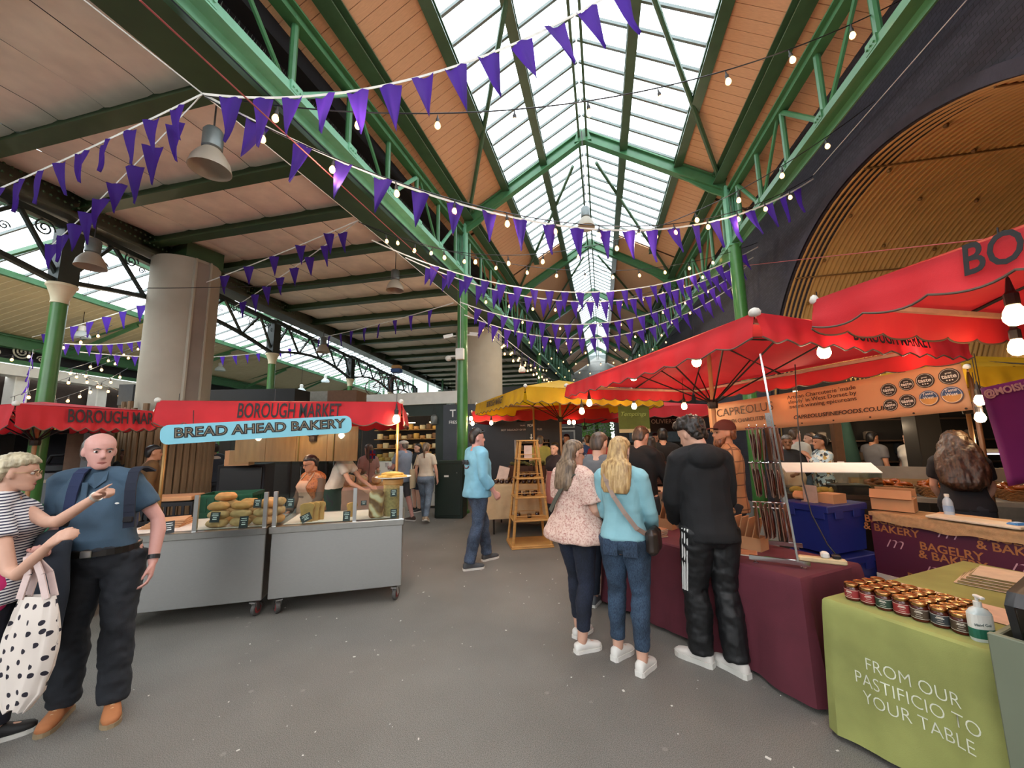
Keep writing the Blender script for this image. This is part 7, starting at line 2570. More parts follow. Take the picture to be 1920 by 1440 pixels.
p2 = thing('price_stand', 'small white card standing on the upper ladder shelf', 'card', lp + V((.02, -.05, HZ[4] + .012)), .3)
MB().box((0, 0, .1), (.13, .006, .2)).build('card', mat('card_rose', '#c9b0a2', .6), p2)
MB().box((0, .03, .01), (.1, .05, .01)).build('foot', WHITE, p2)
tp0 = sight(918, 905, 6.9)
CREAMC = fabric('cream_check_cloth', '#b59b78')
td, tn = V((1, .12, 0)).normalized(), V((-.12, 1, 0)).normalized()
clothed('folding table beneath the cream jar cloth', 'cream checked cloth with a hanging corner on the jar table', tp0, td, 2.1, tn, 1.1, .86, .28, CREAMC, amp=.04, flare=.12)
for r_ in range(4):
    for i in range(10):
        put_jar(tp0 + td * (.1 + i * .1) + tn * (.12 + r_ * .12) + V((0, 0, .866 + (.068 if (i + r_) % 3 == 0 and r_ else 0) * 0)), 'dark preserve jar with silver lid on the cream table, row %s' % ['one', 'two', 'three', 'four'][r_], 'jars on the cream table row %s' % ['one', 'two', 'three', 'four'][r_])
p3 = thing('price_stand', 'leaning pale price sheet among the jars on the cream table', 'card', tp0 + td * .2 + tn * .3 + V((0, 0, .866)), .2)
MB().box((0, .02, .14), (.2, .006, .28), mtx=Matrix.Rotation(-.2, 3, 'X') @ Matrix.Rotation(.25, 3, 'Y')).build('sheet', mat('card_rose', '#c9b0a2', .6), p3)
MB().box((0, .03, .01), (.15, .06, .01)).build('foot', WHITE, p3)
for i in range(3):
    crate(tp0 + td * (.5 + .5 * i) + tn * .85 + V((0, 0, .866)), (.46, .34, .26), .12, mat('brown_wood_crate', '#4a2a1a', .7), 'brown wooden crate of produce on the jar table, %s' % ['left', 'middle', 'right'][i], 'brown crates on the jar table', True)
m = MB()
for q in range(60):
    m.ell(tp0 + td * rnd.uniform(.3, 1.7) + tn * rnd.uniform(.7, 1.0) + V((0, 0, 1.13 + rnd.uniform(0, .06))), (.05, .04, .03), 6, 4, Matrix.Rotation(rnd.uniform(0, 3), 3, 'Z'))
tag(m.build('herbs', mat('dry_herbs', '#5a5a34', .8, 0, .4, 20)), 'loose dried herbs heaped in the brown crates', 'herbs', kind='stuff')
# white clothed table, wire baskets and drying produce behind the customers
tq = sight(1205, 900, 5.15)
clothed('small table under the white cloth behind the blonde woman', 'white cloth on the small table behind the blonde woman', tq, R0, .55, V((-R0.y, R0.x, 0)), .6, .93, .72, fabric('white_cloth', '#c8b9a3'), amp=.02)
for i in range(4):
    crate(sight(1232, 900, 5.9) + V((0, 0, .32 * i)), (.6, .42, .3), YAW * 0 + .15, BLKP if i < 3 else mat('brown_crate', '#3a2118', .6), '%s crate in the stack left of the hooded man, %s up' % ('black' if i < 3 else 'brown', ordn[i]), 'crates left of the hooded man', False)
crate(sight(1290, 900, 6.1) + V((0, 0, .0)), (.6, .42, 1.24), .15, mat('brown_crate', '#3a2118', .6), 'tall brown slatted bin behind the hooded man', None, True)
m = MB()
for q in range(220):
    m.ell(sight(1268, 900, 4.9) + V((rnd.gauss(0, .09), rnd.gauss(0, .09), rnd.uniform(.72, 1.25))), (.035, .012, .025), 6, 4, Matrix.Rotation(rnd.uniform(0, 3), 3, 'Z') @ Matrix.Rotation(rnd.uniform(0, 3), 3, 'X'))
m.lathe(sight(1268, 900, 4.9), [(.14, 0), (.15, .72), (.12, .9), (.08, 1.2)], 12)
tag(m.build('dried_mushrooms', mat('dried_mushroom', '#5a4a3c', .8, 0, .4, 18)), 'tall heap of dried mushrooms left of the hooded man', 'mushrooms', kind='stuff')
# signs further back
sg = sight(1189, 790, 7.6)
t = thing('hanging_sign', 'olive green hanging sign with handwritten lettering', 'sign', (sg.x, sg.y, PD(1189, 786, 7.6).z))
OLS = mat('olive_sign', '#53691f', .5)
Fg = frame(None, R0, up_)
MB().prism([Fg @ V(q) for q in ((-.3, -.26, 0), (.3, -.26, 0), (.3, .26, 0), (-.3, .26, 0))], R0.cross(V((0, 0, 1))) * -.01, R0.cross(V((0, 0, 1))) * .01).build('board', OLS, t)
text('Temptings', .12, mat('sign_lime', '#9db86a', .5), t, Fg @ V((-.02, .1, .013)), R0, up_, shear=.3)
MB().prism([Fg @ V(q) for q in ((-.3, -.26, .011), (.3, -.26, .011), (.3, -.19, .011), (-.3, -.19, .011))], (0, 0, 0), Fg @ V((0, 0, .003))).build('cream_band', CREAM, t)
for s in (-.25, .25):
    MB().tube([Fg @ V((s, .26, 0)), Fg @ V((s, .7, 0))], .004, 5).build('tie', IRON, t)
sg = PD(1272, 795, 11.0)
t = thing('shop_sign', 'dark brown bakery sign board with cream lettering in the background', 'sign', (sg.x, sg.y, 0))
MB().prism([Fg @ V(q) for q in ((-1.1, 1.78, 0), (1.1, 1.78, 0), (1.1, 2.55, 0), (-1.1, 2.55, 0))], R0.cross(V((0, 0, 1))) * -.03, R0.cross(V((0, 0, 1))) * .03).build('board', mat('sign_brown', '#221512', .6), t)
text("OLIVIER'S BAKERY", .17, mat('sign_cream', '#c9bba2', .6), t, Fg @ V((-.1, 2.06, .034)), R0, up_)
text('bakers', .08, mat('sign_cream', '#c9bba2', .6), t, Fg @ V((-.1, 1.9, .034)), R0, up_)
for s in (-1.05, 1.05):
    MB().beam(Fg @ V((s, 0, 0)), Fg @ V((s, 1.8, 0)), .06, .06).build('post', IRON, t)
# framed pictures on the far shop, foliage at the end of the street
t = thing('picture_wall', 'dark shop side with three framed panels beyond the ladder shelf', 'shop', (sight(1056, 800, 14).x, sight(1056, 800, 14).y, 0))
MB().box((0, .1, 1.6), (1.3, .1, 3.2)).build('side_wall', mat('shop_side', '#26282a', .6), t)
for i, z in enumerate((2.2, 1.72, 1.25)):
    MB().box((.1, .03, z), (.62, .03, .4)).build('frame', mat('frame_grey', '#8a8c88', .5), t)
    MB().box((.1, .01, z), (.52, .02, .3)).build('panel', SLATE, t)
t = thing('street_tree', 'leafy green tree at the far end of the street', 'tree', (sight(1117, 800, 34).x, sight(1117, 800, 34).y, 0))
MB().tube([(0, 0, 0), (.1, 0, 2.2), (0, 0, 4)], [.2, .15, .08], 8).build('trunk', mat('bark', '#4a3d30', .9), t)
m = MB()
for q in range(1600):
    a, b2, r = rnd.uniform(0, 2 * PI), rnd.uniform(-1, 1), rnd.uniform(.5, 1) ** .5
    c = V((1.7 * r * math.cos(a) * math.sqrt(1 - b2 * b2), .9 * r * math.sin(a), 2.6 + 1.7 * b2 * r))
    d1_ = V((rnd.uniform(-1, 1), rnd.uniform(-1, 1), rnd.uniform(-1, 1))).normalized() * .11
    d2_ = d1_.orthogonal().normalized() * .06
    m.add([c - d1_, c + d2_, c + d1_, c - d2_], [(0, 1, 2, 3)])
m.build('leaves', mat('leaf_green', '#6f9a4a', .6, 0, .35, 2, trans=.4), t)['kind'] = 'stuff'
# street side buildings close the view
for nm, px, D, c, wd, hh, lab in (('far_building', 1085, 44, '#9a9890', 7, 7, 'pale building closing the end of the aisle'), ('far_stall', 1300, 15, '#2c2622', 6, 3.2, 'dark stall backs behind the crowd on the right')):
    q = sight(px, 800, D)
    t = thing(nm, lab, 'building', q, YAW)
    MB().box((0, 0, hh / 2), (wd, .4, hh)).build('front', mat(nm + '_wall', c, .8), t)
    for k in range(4):
        MB().box((-wd * .36 + k * wd * .24, -.22, hh * .6), (wd * .13, .06, hh * .3)).build('window', mat('dim_pane', '#4c5358', .3), t)

b0_, b1_ = V((3.65, 9.1, 0)), V((10.4, 9.1, 0))
bd_ = b1_ - b0_
t = thing('shop_interior', 'dark shop interior with shelves under the arch behind the right stalls', 'shop', b0_, math.atan2(bd_.y, bd_.x))
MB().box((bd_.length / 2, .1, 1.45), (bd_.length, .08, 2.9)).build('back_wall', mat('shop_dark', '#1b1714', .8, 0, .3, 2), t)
for z in (1.1, 1.5, 1.9, 2.3):
    MB().box((bd_.length / 2, -.05, z), (bd_.length * .9, .25, .025)).build('shelf', mat('shelf_brown', '#3d2a1c', .6), t)
for k in range(30):
    x = bd_.length * (.06 + .03 * k)
    MB().rbox((x, -.06, [1.1, 1.5, 1.9, 2.3][k % 4] + .1), (.14, .14, .17), .02).build('goods', mat('dim_goods_%d' % (k % 4), ['#4a3a2a', '#5d5348', '#2f3a34', '#6a4a30'][k % 4], .6), t)
for k in range(4):
    MB().box((bd_.length * (.2 + .2 * k), -.3, 2.75), (.5, .05, .04)).build('strip_lamp', emis('warm_strip', '#ffd9a0', 9), t)
# ================================================================== left hall beyond the flat ceiling
HU = V((-.215, 1, 0)).normalized()
HV = V((-HU.y * 1.0, HU.x, 0)).normalized()
if HV.x > 0: HV = -HV
H0_ = V((-8.25, 4.16, 0))
def hp(u, v, z): return H0_ + HU * u + HV * v + V((0, 0, z))
IRN = mat('black_green_iron', '#1b231f', .5, 0, .15, 6)
SPC = 5.35
for i in range(-1, 5):
    p = hp(i * SPC, 0, 0)
    t = thing('iron_column', 'old cast iron column with a cream capital in the left hall, %s' % ['out of view at the near end', 'nearest, above the red canopy', 'second along', 'third along', 'fourth along', 'farthest'][i + 1], 'column', p, 0, 'cast iron columns of the left hall')
    t['kind'] = 'structure'
    zc = 3.88 + .12 * i * .5
    MB().lathe((0, 0, 0), [(.15, 0), (.15, .1), (.105, .14), (.095, zc)], 18).build('shaft', G_COL, t, smooth='auto')
    MB().lathe((0, 0, zc), [(.11, 0), (.10, .04), (.115, .12), (.16, .25), (.18, .27), (.18, .31)], 18).build('capital', CREAM, t, smooth='auto')
    MB().box((0, 0, zc + .75), (.25, .25, .9)).build('iron_block', IRN, t)
def spiral(c, r, turns, ux, uz, flip=1, th=.012):
    pts = []
    n = int(22 * turns)
    for q in range(n + 1):
        a = 2 * PI * turns * q / n
        rr_ = r * (1 - .9 * q / n)
        pts.append(c + ux * (rr_ * math.cos(a) * flip) + uz * (rr_ * math.sin(a)))
    return pts
for i in range(-1, 4):
    zc = 4.25 + .06 * i
    t = thing('arched_truss', 'dark iron truss with scrolls between cast iron columns, bay %s' % ['one', 'two', 'three', 'four', 'five'][i + 1], 'truss', hp(i * SPC, 0, 0), 0, 'scrolled trusses of the left hall')
    t['kind'] = 'structure'
    o_ = t.location.copy()
    L = SPC
    bot = lambda q: HU * (L * q) + V((0, 0, zc + .35 * math.sin(PI * q)))
    topz = lambda q: HU * (L * q) + V((0, 0, zc + .95))
    m = MB()
    for q in range(16):
        m.beam(bot(q / 16), bot((q + 1) / 16), .09, .07)
    m.build('lower_chord', IRN, t)
    MB().beam(topz(0), topz(1), .12, .09).build('upper_chord', IRN, t)
    n = 8
    for q in range(n):
        a = q / n; b2 = (q + 1) / n
        if q % 2 == 0:
            MB().beam(bot(a), topz(b2), .05, .05).build('brace', IRN, t)
        else:
            MB().beam(topz(a), bot(b2), .05, .05).build('brace', IRN, t)
        m = MB()
        c = HU * (L * (a + b2) / 2) + V((0, 0, zc + .62 + (.14 if q % 2 else -.02) + .12 * math.sin(PI * (a + b2) / 2)))
        m.tube(spiral(c, .14, 2, HU, V((0, 0, 1)), 1 if q % 2 else -1), .012, 5)
        m.tube(spiral(c + HU * .22 + V((0, 0, -.1)), .07, 1.5, HU, V((0, 0, 1))), .009, 5)
        m.build('scroll', IRN, t)
# hall roof: glazing, cream boards, eave beam
t = thing('ceiling_hall', 'glazed roof of the left hall with cream boarded lower slope', 'roof')
t['kind'] = 'structure'
U0_, U1_ = -9.0, 27.0
def roofp(v): return 6.9 - .33 * (v - .6)
hm1, hm2 = MB(), MB()
u = U0_
PW = .62
ang_ = math.atan2(HU.y, HU.x)
slope = math.atan(.33)
for k in range(int((U1_ - U0_) / PW)):
    u = U0_ + k * PW
    for vi, (v0, v1) in enumerate(((.4, 2.4), (2.4, 4.4))):
        a, b2, c, d = hp(u + .02, v0, roofp(v0)), hp(u + PW - .02, v0, roofp(v0)), hp(u + PW - .02, v1, roofp(v1)), hp(u + .02, v1, roofp(v1))
        hm1.prism([a, b2, c, d], (0, 0, 0), (0, 0, .008))
    hm2.beam(hp(u, .4, roofp(.4)), hp(u, 4.4, roofp(4.4)), .035, .06)
hm1.build('roof_panes', PANE, t)['kind'] = 'stuff'
hm2.build('glazing_bars', mat('glazing_bar_paint', '#6d7470', .5), t)['kind'] = 'stuff'
for v in (.4, 2.4, 4.4):
    MB().beam(hp(U0_, v, roofp(v) - .06), hp(U1_, v, roofp(v) - .06), .1, .14).build('purlin', G_GREEN, t)
m = MB()
nb_ = int((U1_ - U0_) / .2)
for k in range(nb_):
    u = U0_ + k * .2
    m.prism([hp(u + .004, 4.4, roofp(4.4)), hp(u + .196, 4.4, roofp(4.4)), hp(u + .196, 7.2, roofp(7.2) + .03), hp(u + .004, 7.2, roofp(7.2) + .03)], (0, 0, 0), (0, 0, .02))
m.build('cream_boards', mat('cream_board', '#b7aa88', .7, 0, .05, 6), t)['kind'] = 'stuff'
m = MB()
m.ibeam(hp(U0_, 7.0, roofp(7.0) - .22), hp(U1_, 7.0, roofp(7.0) - .22), .25, .32)
m.build('eave_beam', G_GREEN, t)
for k in range(8):
    u = -6 + k * 4.0
    m = MB()
    m.beam(hp(u, .2, 5.5), hp(u, 2.5, roofp(2.5) - .1), .07, .09)
    m.beam(hp(u, 6.9, 4.5), hp(u, 4.8, roofp(4.8) - .1), .07, .1)
    m.beam(hp(u, 6.9, 4.9), hp(u, 2.6, roofp(2.6) - .12), .06, .09)
    m.build('hall_rafter', G_GREEN, t)
# scrolled gallery front and white facade of the hall side
t = thing('gallery_front', 'white pilastered gallery building with a scrolled green railing in the left hall', 'building', hp(0, 7.1, 0))
o_ = t.location.copy()
def lp_(u, v, z): return HU * u + HV * v + V((0, 0, z))
for z, h in ((4.05, .12), (4.78, .1)):
    MB().beam(lp_(-9, 0, z), lp_(24, 0, z), .12, h).build('rail_beam', G_GREEN, t)
for k in range(14):
    u = -8 + k * 1.0
    m = MB()
    m.tube(spiral(lp_(u, -.03, 4.42 - .05 * (k % 2)), .25, 2.6, HU, V((0, 0, 1)), 1 if k % 2 else -1), .02, 6)
    m.tube(spiral(lp_(u + .42, -.03, 4.6), .12, 1.8, HU, V((0, 0, 1))), .014, 5)
    m.tube(spiral(lp_(u + .45, -.03, 4.24), .1, 1.6, HU, V((0, 0, 1)), -1), .014, 5)
    m.build('scroll', mat('silver_scroll', '#b9b6a6', .4, .2), t)
MB().prism([lp_(-9, .1, 4.1), lp_(24, .1, 4.1), lp_(24, .1, 4.75), lp_(-9, .1, 4.75)], HV * 0, HV * .05).build('gallery_back', BLACK, t)
MB().beam(lp_(-9, .1, 3.8), lp_(24, .1, 3.8), .5, .3).build('cornice', WHITE, t)
MB().prism([lp_(-9, .5, 0), lp_(24, .5, 0), lp_(24, .5, 3.7), lp_(-9, .5, 3.7)], HV * 0, HV * .05).build('dark_back', mat('gallery_dark', '#32261f', .8), t)
MB().prism([lp_(-9, .6, 4.7), lp_(24, .6, 4.7), lp_(24, .6, 5.1), lp_(-9, .6, 5.1)], HV * 0, HV * .05).build('upper_back', mat('gallery_upper', '#2b2f30', .8), t)
for k in range(12):
    MB().rbox(lp_(-8 + k * 2.2, .25, 1.85), (.34, .34, 3.7), .02, ang_).build('pilaster', WHITE, t)
    if k % 2:
        MB().lathe(lp_(-7.2 + k * 2.2, -.15, 0), [(.1, 0), (.1, 3.2), (.12, 3.22), (.2, 3.5), (.2, 3.6)], 14).build('green_column', G_COL, t)
# glass gable at the end of the hall
t = thing('gable_window', 'tall glazed green framed gable at the far end of the left hall', 'window')
t['kind'] = 'structure'
gu = 26.5
m = MB()
for a in range(16):
    v0, v1 = -2.2 + a * .62, -2.2 + (a + 1) * .62
    m.prism([hp(gu, v0 + .02, 3.2), hp(gu, v1 - .02, 3.2), hp(gu, v1 - .02, 6.6), hp(gu, v0 + .02, 6.6)], (0, 0, 0), HU * .01)
m.build('gable_panes', glass('frosted_gable', '#ccd3d0', .06), t)['kind'] = 'stuff'
for a in range(9):
    v = -2.2 + a * 1.24
    MB().beam(hp(gu - .05, v, 0), hp(gu - .05, v, 7), .12, .12).build('mullion', G_GREEN, t)
for z in (3.2, 4.4, 5.4):
    MB().beam(hp(gu - .05, -2.4, z), hp(gu - .05, 7.5, z), .1, .14).build('transom', G_GREEN, t)
for a in range(8):
    v = -2.2 + a * 1.24
    MB().beam(hp(gu - .06, v, 2.5), hp(gu - .06, v + 1.24, 3.2), .05, .06).build('brace', G_GREEN, t)
    MB().beam(hp(gu - .06, v + 1.24, 2.5), hp(gu - .06, v, 3.2), .05, .06).build('brace', G_GREEN, t)
MB().prism([hp(gu, -2.4, 0), hp(gu, 7.5, 0), hp(gu, 7.5, 3.1), hp(gu, -2.4, 3.1)], (0, 0, 0), HU * .1).build('lower_wall', mat('gable_wall', '#8a8272', .8), t)
# stall roofs and clutter above the bakery canopies
for px0, px1, py0, py1, D, c, nm, lab in ((385, 552, 728, 762, 10.5, '#191a1c', 'stall_roof', 'long black stall roof behind the bakery canopy'), (552, 615, 733, 765, 12.0, '#8e8a80', 'stall_roof', 'pale grey stall roof behind the bakery canopy'), (614, 668, 731, 765, 11.6, '#6a4a34', 'stall_roof', 'brown stall roof box behind the bakery canopy'), (222, 248, 720, 760, 9.0, '#2f3338', 'stall_roof', 'small dark stall roof left of the concrete pier')):
    a, b2 = PD(px0, py1, D), PD(px1, py0, D)
    t = thing(nm, lab, 'stall', ((a.x + b2.x) / 2, (a.y + b2.y) / 2, 0), YAW)
    wd = (XY(b2) - XY(a)).length
    MB().box((0, .4, (a.z + b2.z) / 2), (wd, .8, b2.z - a.z)).build('roof_box', mat('roof_' + c[1:], c, .7), t)
    MB().box((0, .6, a.z / 2), (wd * .95, .06, a.z)).build('back', mat('stall_back', '#2a241f', .8), t)
    for s in (-1, 1):
        MB().box((s * wd * .47, .1, a.z / 2), (.08, .08, a.z)).build('post', IRON, t)
# old bicycle on the white fascia
bcp = PY(722, 738, 12.12)
t = thing('bicycle', 'old rusty bicycle displayed on top of the white stall fascia', 'bicycle', (bcp.x, 12.12, dz(738) - .02), .1)
RUST = mat('rusty_frame', '#4a2f2a', .7)
for x in (-.46, .42):
    m = MB(); m.tube([V((x + .27 * math.cos(a), 0, .28 + .27 * math.sin(a))) for a in [2 * PI * q / 24 for q in range(25)]], .016, 6)
    w_ = m.build('wheel', RUST, t)
    m = MB()
    for q in range(8):
        m.tube([V((x, 0, .28)), V((x + .26 * math.cos(q * PI / 4), 0, .28 + .26 * math.sin(q * PI / 4)))], .003, 4)
    m.build('spokes', RUST, w_)
for nm, pts in (('frame', [(-.46, 0, .28), (-.12, 0, .62), (.3, 0, .62), (.0, 0, .28), (-.46, 0, .28)]), ('seat_tube', [(0, 0, .28), (-.15, 0, .72)]), ('fork', [(.42, 0, .28), (.28, 0, .78)]), ('handlebar', [(.28, -.2, .78), (.28, .2, .78)])):
    MB().tube(pts, .018, 6).build(nm, RUST, t)
MB().rbox((-.16, 0, .76), (.24, .1, .05), .02).build('saddle', BLKP, t)
t2 = thing('bicycle_basket', 'blue and tan basket at the front of the old bicycle', 'basket', t.location + V((.42, 0, .72)), .1)
MB().rbox((0, 0, .1), (.34, .26, .14), .02).build('basket', mat('basket_blue', '#2f4f86', .6), t2)
MB().rbox((0, 0, .23), (.3, .24, .12), .02).build('load', mat('basket_tan', '#a5804f', .7), t2)
# ------------------------------------------------------------------ lamps hung from the roofs
def pendant(px, py, D, sc, label, drop):
    p = PD(px, py, D)
    t = thing('pendant_lamp', label, 'pendant lamp', p, 0, 'industrial pendant lamps')
    GAL = mat('galvanised', '#6f7473', .4, .6, .1)
    MB().lathe((0, 0, .02), [(.07 * sc, 0), (.09 * sc, .02), (.09 * sc, .2 * sc), (.07 * sc, .23 * sc), (.03 * sc, .25 * sc)], 16).build('housing', GAL, t, smooth='auto')
    m = MB()
    pr2 = [(.08, .02), (.12, -.03), (.165, -.11), (.185, -.2), (.18, -.2), (.158, -.11), (.115, -.035), (.06, .01)]
    m.lathe((0, 0, 0), [(r * sc, z * sc) for r, z in pr2], 24)
    m.build('shade', mat('milky_shade', '#b5aa99', .35, 0, .05, 6, trans=.3), t, smooth='auto')
    MB().tube([(0, 0, .25 * sc), (0, 0, drop)], .008, 6).build('rod', IRON, t)
    return t
pendant(397, 285, 3.95, 1.0, 'large industrial pendant lamp under the brown ceiling, nearest', .58)
pendant(741, 528, 8.2, 1.0, 'industrial pendant lamp under the brown ceiling beside the green column', 1.0)
pendant(1098, 410, 8.4, 1.05, 'industrial pendant lamp hanging below the roof ridge', 2.1)
pendant(173, 478, 5.9, 1.0, 'cream pendant lamp beside the nearest iron column', .7)
pendant(606, 648, 12.4, 1.1, 'pale pendant lamp beneath the far scrolled truss', .5)
for i, (px, py, D) in enumerate(((153, 625, 11.0), (413, 690, 17.0), (610, 712, 20), (565, 730, 18))):
    p = PD(px, py, D)
    t = thing('globe_lamp', 'clear glass pendant lamp in the left hall, %s' % ['near the first iron column', 'right of the pier', 'by the glazed gable', 'low by the gable'][i], 'pendant lamp', p, 0, 'glass lamps of the left hall')
    MB().lathe((0, 0, 0), [(.2, -.12), (.19, -.05), (.12, .03), (.08, .06)], 16).build('shade', mat('lamp_glass', '#dfe6e6', .2, 0, .03, trans=.5), t, smooth='auto')
    MB().lathe((0, 0, .06), [(.07, 0), (.08, .14), (.04, .17)], 12).build('housing', WHITE, t)
    MB().tube([(0, 0, .2), (0, 0, 2.0)], .008, 5).build('cord', IRON, t)
t = thing('pendant_lamp', 'small white lamp hanging from a flag cord beyond the column', 'pendant lamp', PD(979, 694, 10.5))
MB().tube([(0, 0, .2), (0, 0, .9)], .005, 5).build('cord', IRON, t)
MB().lathe((0, 0, 0), [(.09, -.06), (.1, 0), (.06, .08), (.03, .1)], 14).build('shade', mat('milky_white', '#d9d4c8', .3, 0, .02), t, smooth='auto')
MB().tube([(0, 0, .1), (0, 0, .3)], .03, 8).build('housing', IRON, t)
t = thing('stall_lantern', 'grey cylindrical lantern hung from the dark green lintel', 'lantern', PY(814, 787, 12.1))
MB().lathe((0, 0, 0), [(.11, -.15), (.115, -.14), (.115, .1), (.08, .15), (.03, .17)], 16).build('body', mat('lantern_zinc', '#6d706c', .4, .3), t, smooth='auto')
m = MB(); m.tube([(-.09, 0, .12), (0, 0, .45), (.09, 0, .12)], .006, 5)
m.build('chain', IRON, t)
# ================================================================== festoon lights
BULB_ON = emis('bulb_glow', '#ffcf8a', 28)
BULB_CLR = emis('filament_glow', '#ffbe74', 3.2)
SOCK = mat('bulb_socket', '#26211f', .5)
def bulb_mesh(r, m, name='bulb'):
    b = MB(); b.lathe((0, 0, 0), [(r * .1, -r * 2.6), (r * .6, -r * 2.45), (r * .95, -r * 1.9), (r, -r * 1.5), (r * .85, -r * .8), (r * .5, -r * .1), (r * .45, 0)], 14)
    me = b.mesh(name, m); me.polygons.foreach_set('use_smooth', [True] * len(me.polygons))
    return me
def sock_mesh(r):
    b = MB(); b.lathe((0, 0, 0), [(r * .5, -r * .2), (r * .62, -r * .1), (r * .62, r * 1.2), (r * .4, r * 1.5), (r * .15, r * 3.2)], 10)
    return b.mesh('socket', SOCK)
B_S, S_S = bulb_mesh(.027, BULB_CLR), sock_mesh(.027)
B_L, S_L = bulb_mesh(.042, BULB_ON), sock_mesh(.042)
def arc(a, b, sag, n=28):
    return [a.lerp(b, q / n) - V((0, 0, sag * 4 * (q / n) * (1 - q / n))) for q in range(n + 1)]
def path_pt(pts, t):
    x = t * (len(pts) - 1)
    i = min(int(x), len(pts) - 2)
    return pts[i].lerp(pts[i + 1], x - i)
def through(p0, p1, mid):
    """sag so that the cord passes the level of mid halfway"""
    return max(.02, ((p0.z + p1.z) / 2 - mid.z))
def festoon(a, b, sag, n, label, t0=.04, t1=.96, big=False, r=.006, pts=None, drop=.06):
    t = thing('festoon_light', label, 'string lights', a, 0, 'festoon lights')
    P = pts or arc(a, b, sag)
    P = [p - a for p in P]
    MB().tube(P, r, 5).build('cable', BLKP, t)
    for i in range(n):
        q = t0 + (t1 - t0) * (i + .5) / n
        p = path_pt(P, q)
        rr_ = .042 if big else .03
        o = piece('bulb', B_L if big else B_S, t, p - V((0, 0, drop + rr_ * 1.0)), (rnd.uniform(-.15, .15), rnd.uniform(-.15, .15), 0))
        piece('socket', S_L if big else S_S, o, (0, 0, 0))
        if i % 3 == 1 and (a + p).y < 16:
            ld = bpy.data.lights.new('bulb_light', 'POINT')
            ld.energy, ld.color, ld.shadow_soft_size = 5.5, (1, .8, .55), .03
            lo = bpy.data.objects.new('bulb_light', ld)
            COL.objects.link(lo)
            lo.location = a + p - V((0, 0, drop + .16))
    return t
# cords run across the nave, from the main beam to the arch wall
HK1 = PD(380, 176, 3.35)
HK2 = PD(672, 413, 6.6)
HK3 = PD(862, 566, 8.55)
WA = V((XW - .06, 4.9, 5.0)); WB = V((XW - .06, 6.2, 5.15))
def crossing(a, b, sag): return arc(a, b, sag)
wall1 = PX(1524, 330, XW - .08)
wall2 = PX(1420, 455, XW - .08)
wall3 = PX(1400, 500, XW - .08)
festoon(PD(380, 178, 3.35), PX(1690, 0, XW - .3), .62, 9, 'festoon of clear bulbs crossing the nave nearest the camera', big=False)
festoon(PD(384, 182, 3.35), wall1, 1.02, 13, 'festoon from the first ceiling hook to the arch wall', t0=.02)
festoon(PD(672, 416, 6.6), PX(1640, 190, XW - .1), 1.2, 13, 'festoon from the second ceiling hook to the arch wall')
festoon(PD(676, 418, 6.6), wall2, .75, 13, 'festoon slung low from the second ceiling hook')
festoon(PD(866, 545, 8.5), wall2 + V((0, 1.0, .3)), .75, 12, 'festoon from the green column to the arch wall')
for i, (yy, zz_, sg_) in enumerate(((10.5, 5.5, .9), (12.5, 5.6, .95), (14.5, 5.7, .9), (17, 5.8, 1.0), (20, 5.9, 1.0), (23.5, 6.0, 1.1))):
    festoon(V((XL + .1, yy, zz_)), V((XR + .3, yy - .4, zz_ + .1)), sg_, 11, 'festoon crossing the nave farther down, number %s beyond the column' % ['one', 'two', 'three', 'four', 'five', 'six'][i])
for i, (px0, py0, D0, px1, py1, D1, sg_, n) in enumerate(((880, 585, 8.6, 1062, 722, 17, .25, 14), (930, 640, 9.5, 1050, 715, 16, .2, 10), (905, 600, 9.0, 1030, 690, 19, .3, 10))):
    festoon(PD(px0, py0, D0), PD(px1, py1, D1), sg_, n, 'festoon running away beside the far left girder, strand %s' % ['one', 'two', 'three'][i])
for i, (px0, py0, D0, px1, py1, D1, sg_, n) in enumerate(((0, 668, 9, 210, 610, 9, .1, 6), (20, 745, 7.5, 260, 655, 11, .05, 7), (100, 700, 9, 320, 620, 14, .1, 7), (60, 760, 8, 240, 690, 10.5, .12, 8), (130, 690, 10, 262, 745, 9.5, .05, 6))):
    festoon(PD(px0, py0, D0), PD(px1, py1, D1), sg_, n, 'small festoon strung in the left hall, strand %s' % ['one', 'two', 'three', 'four', 'five'][i])
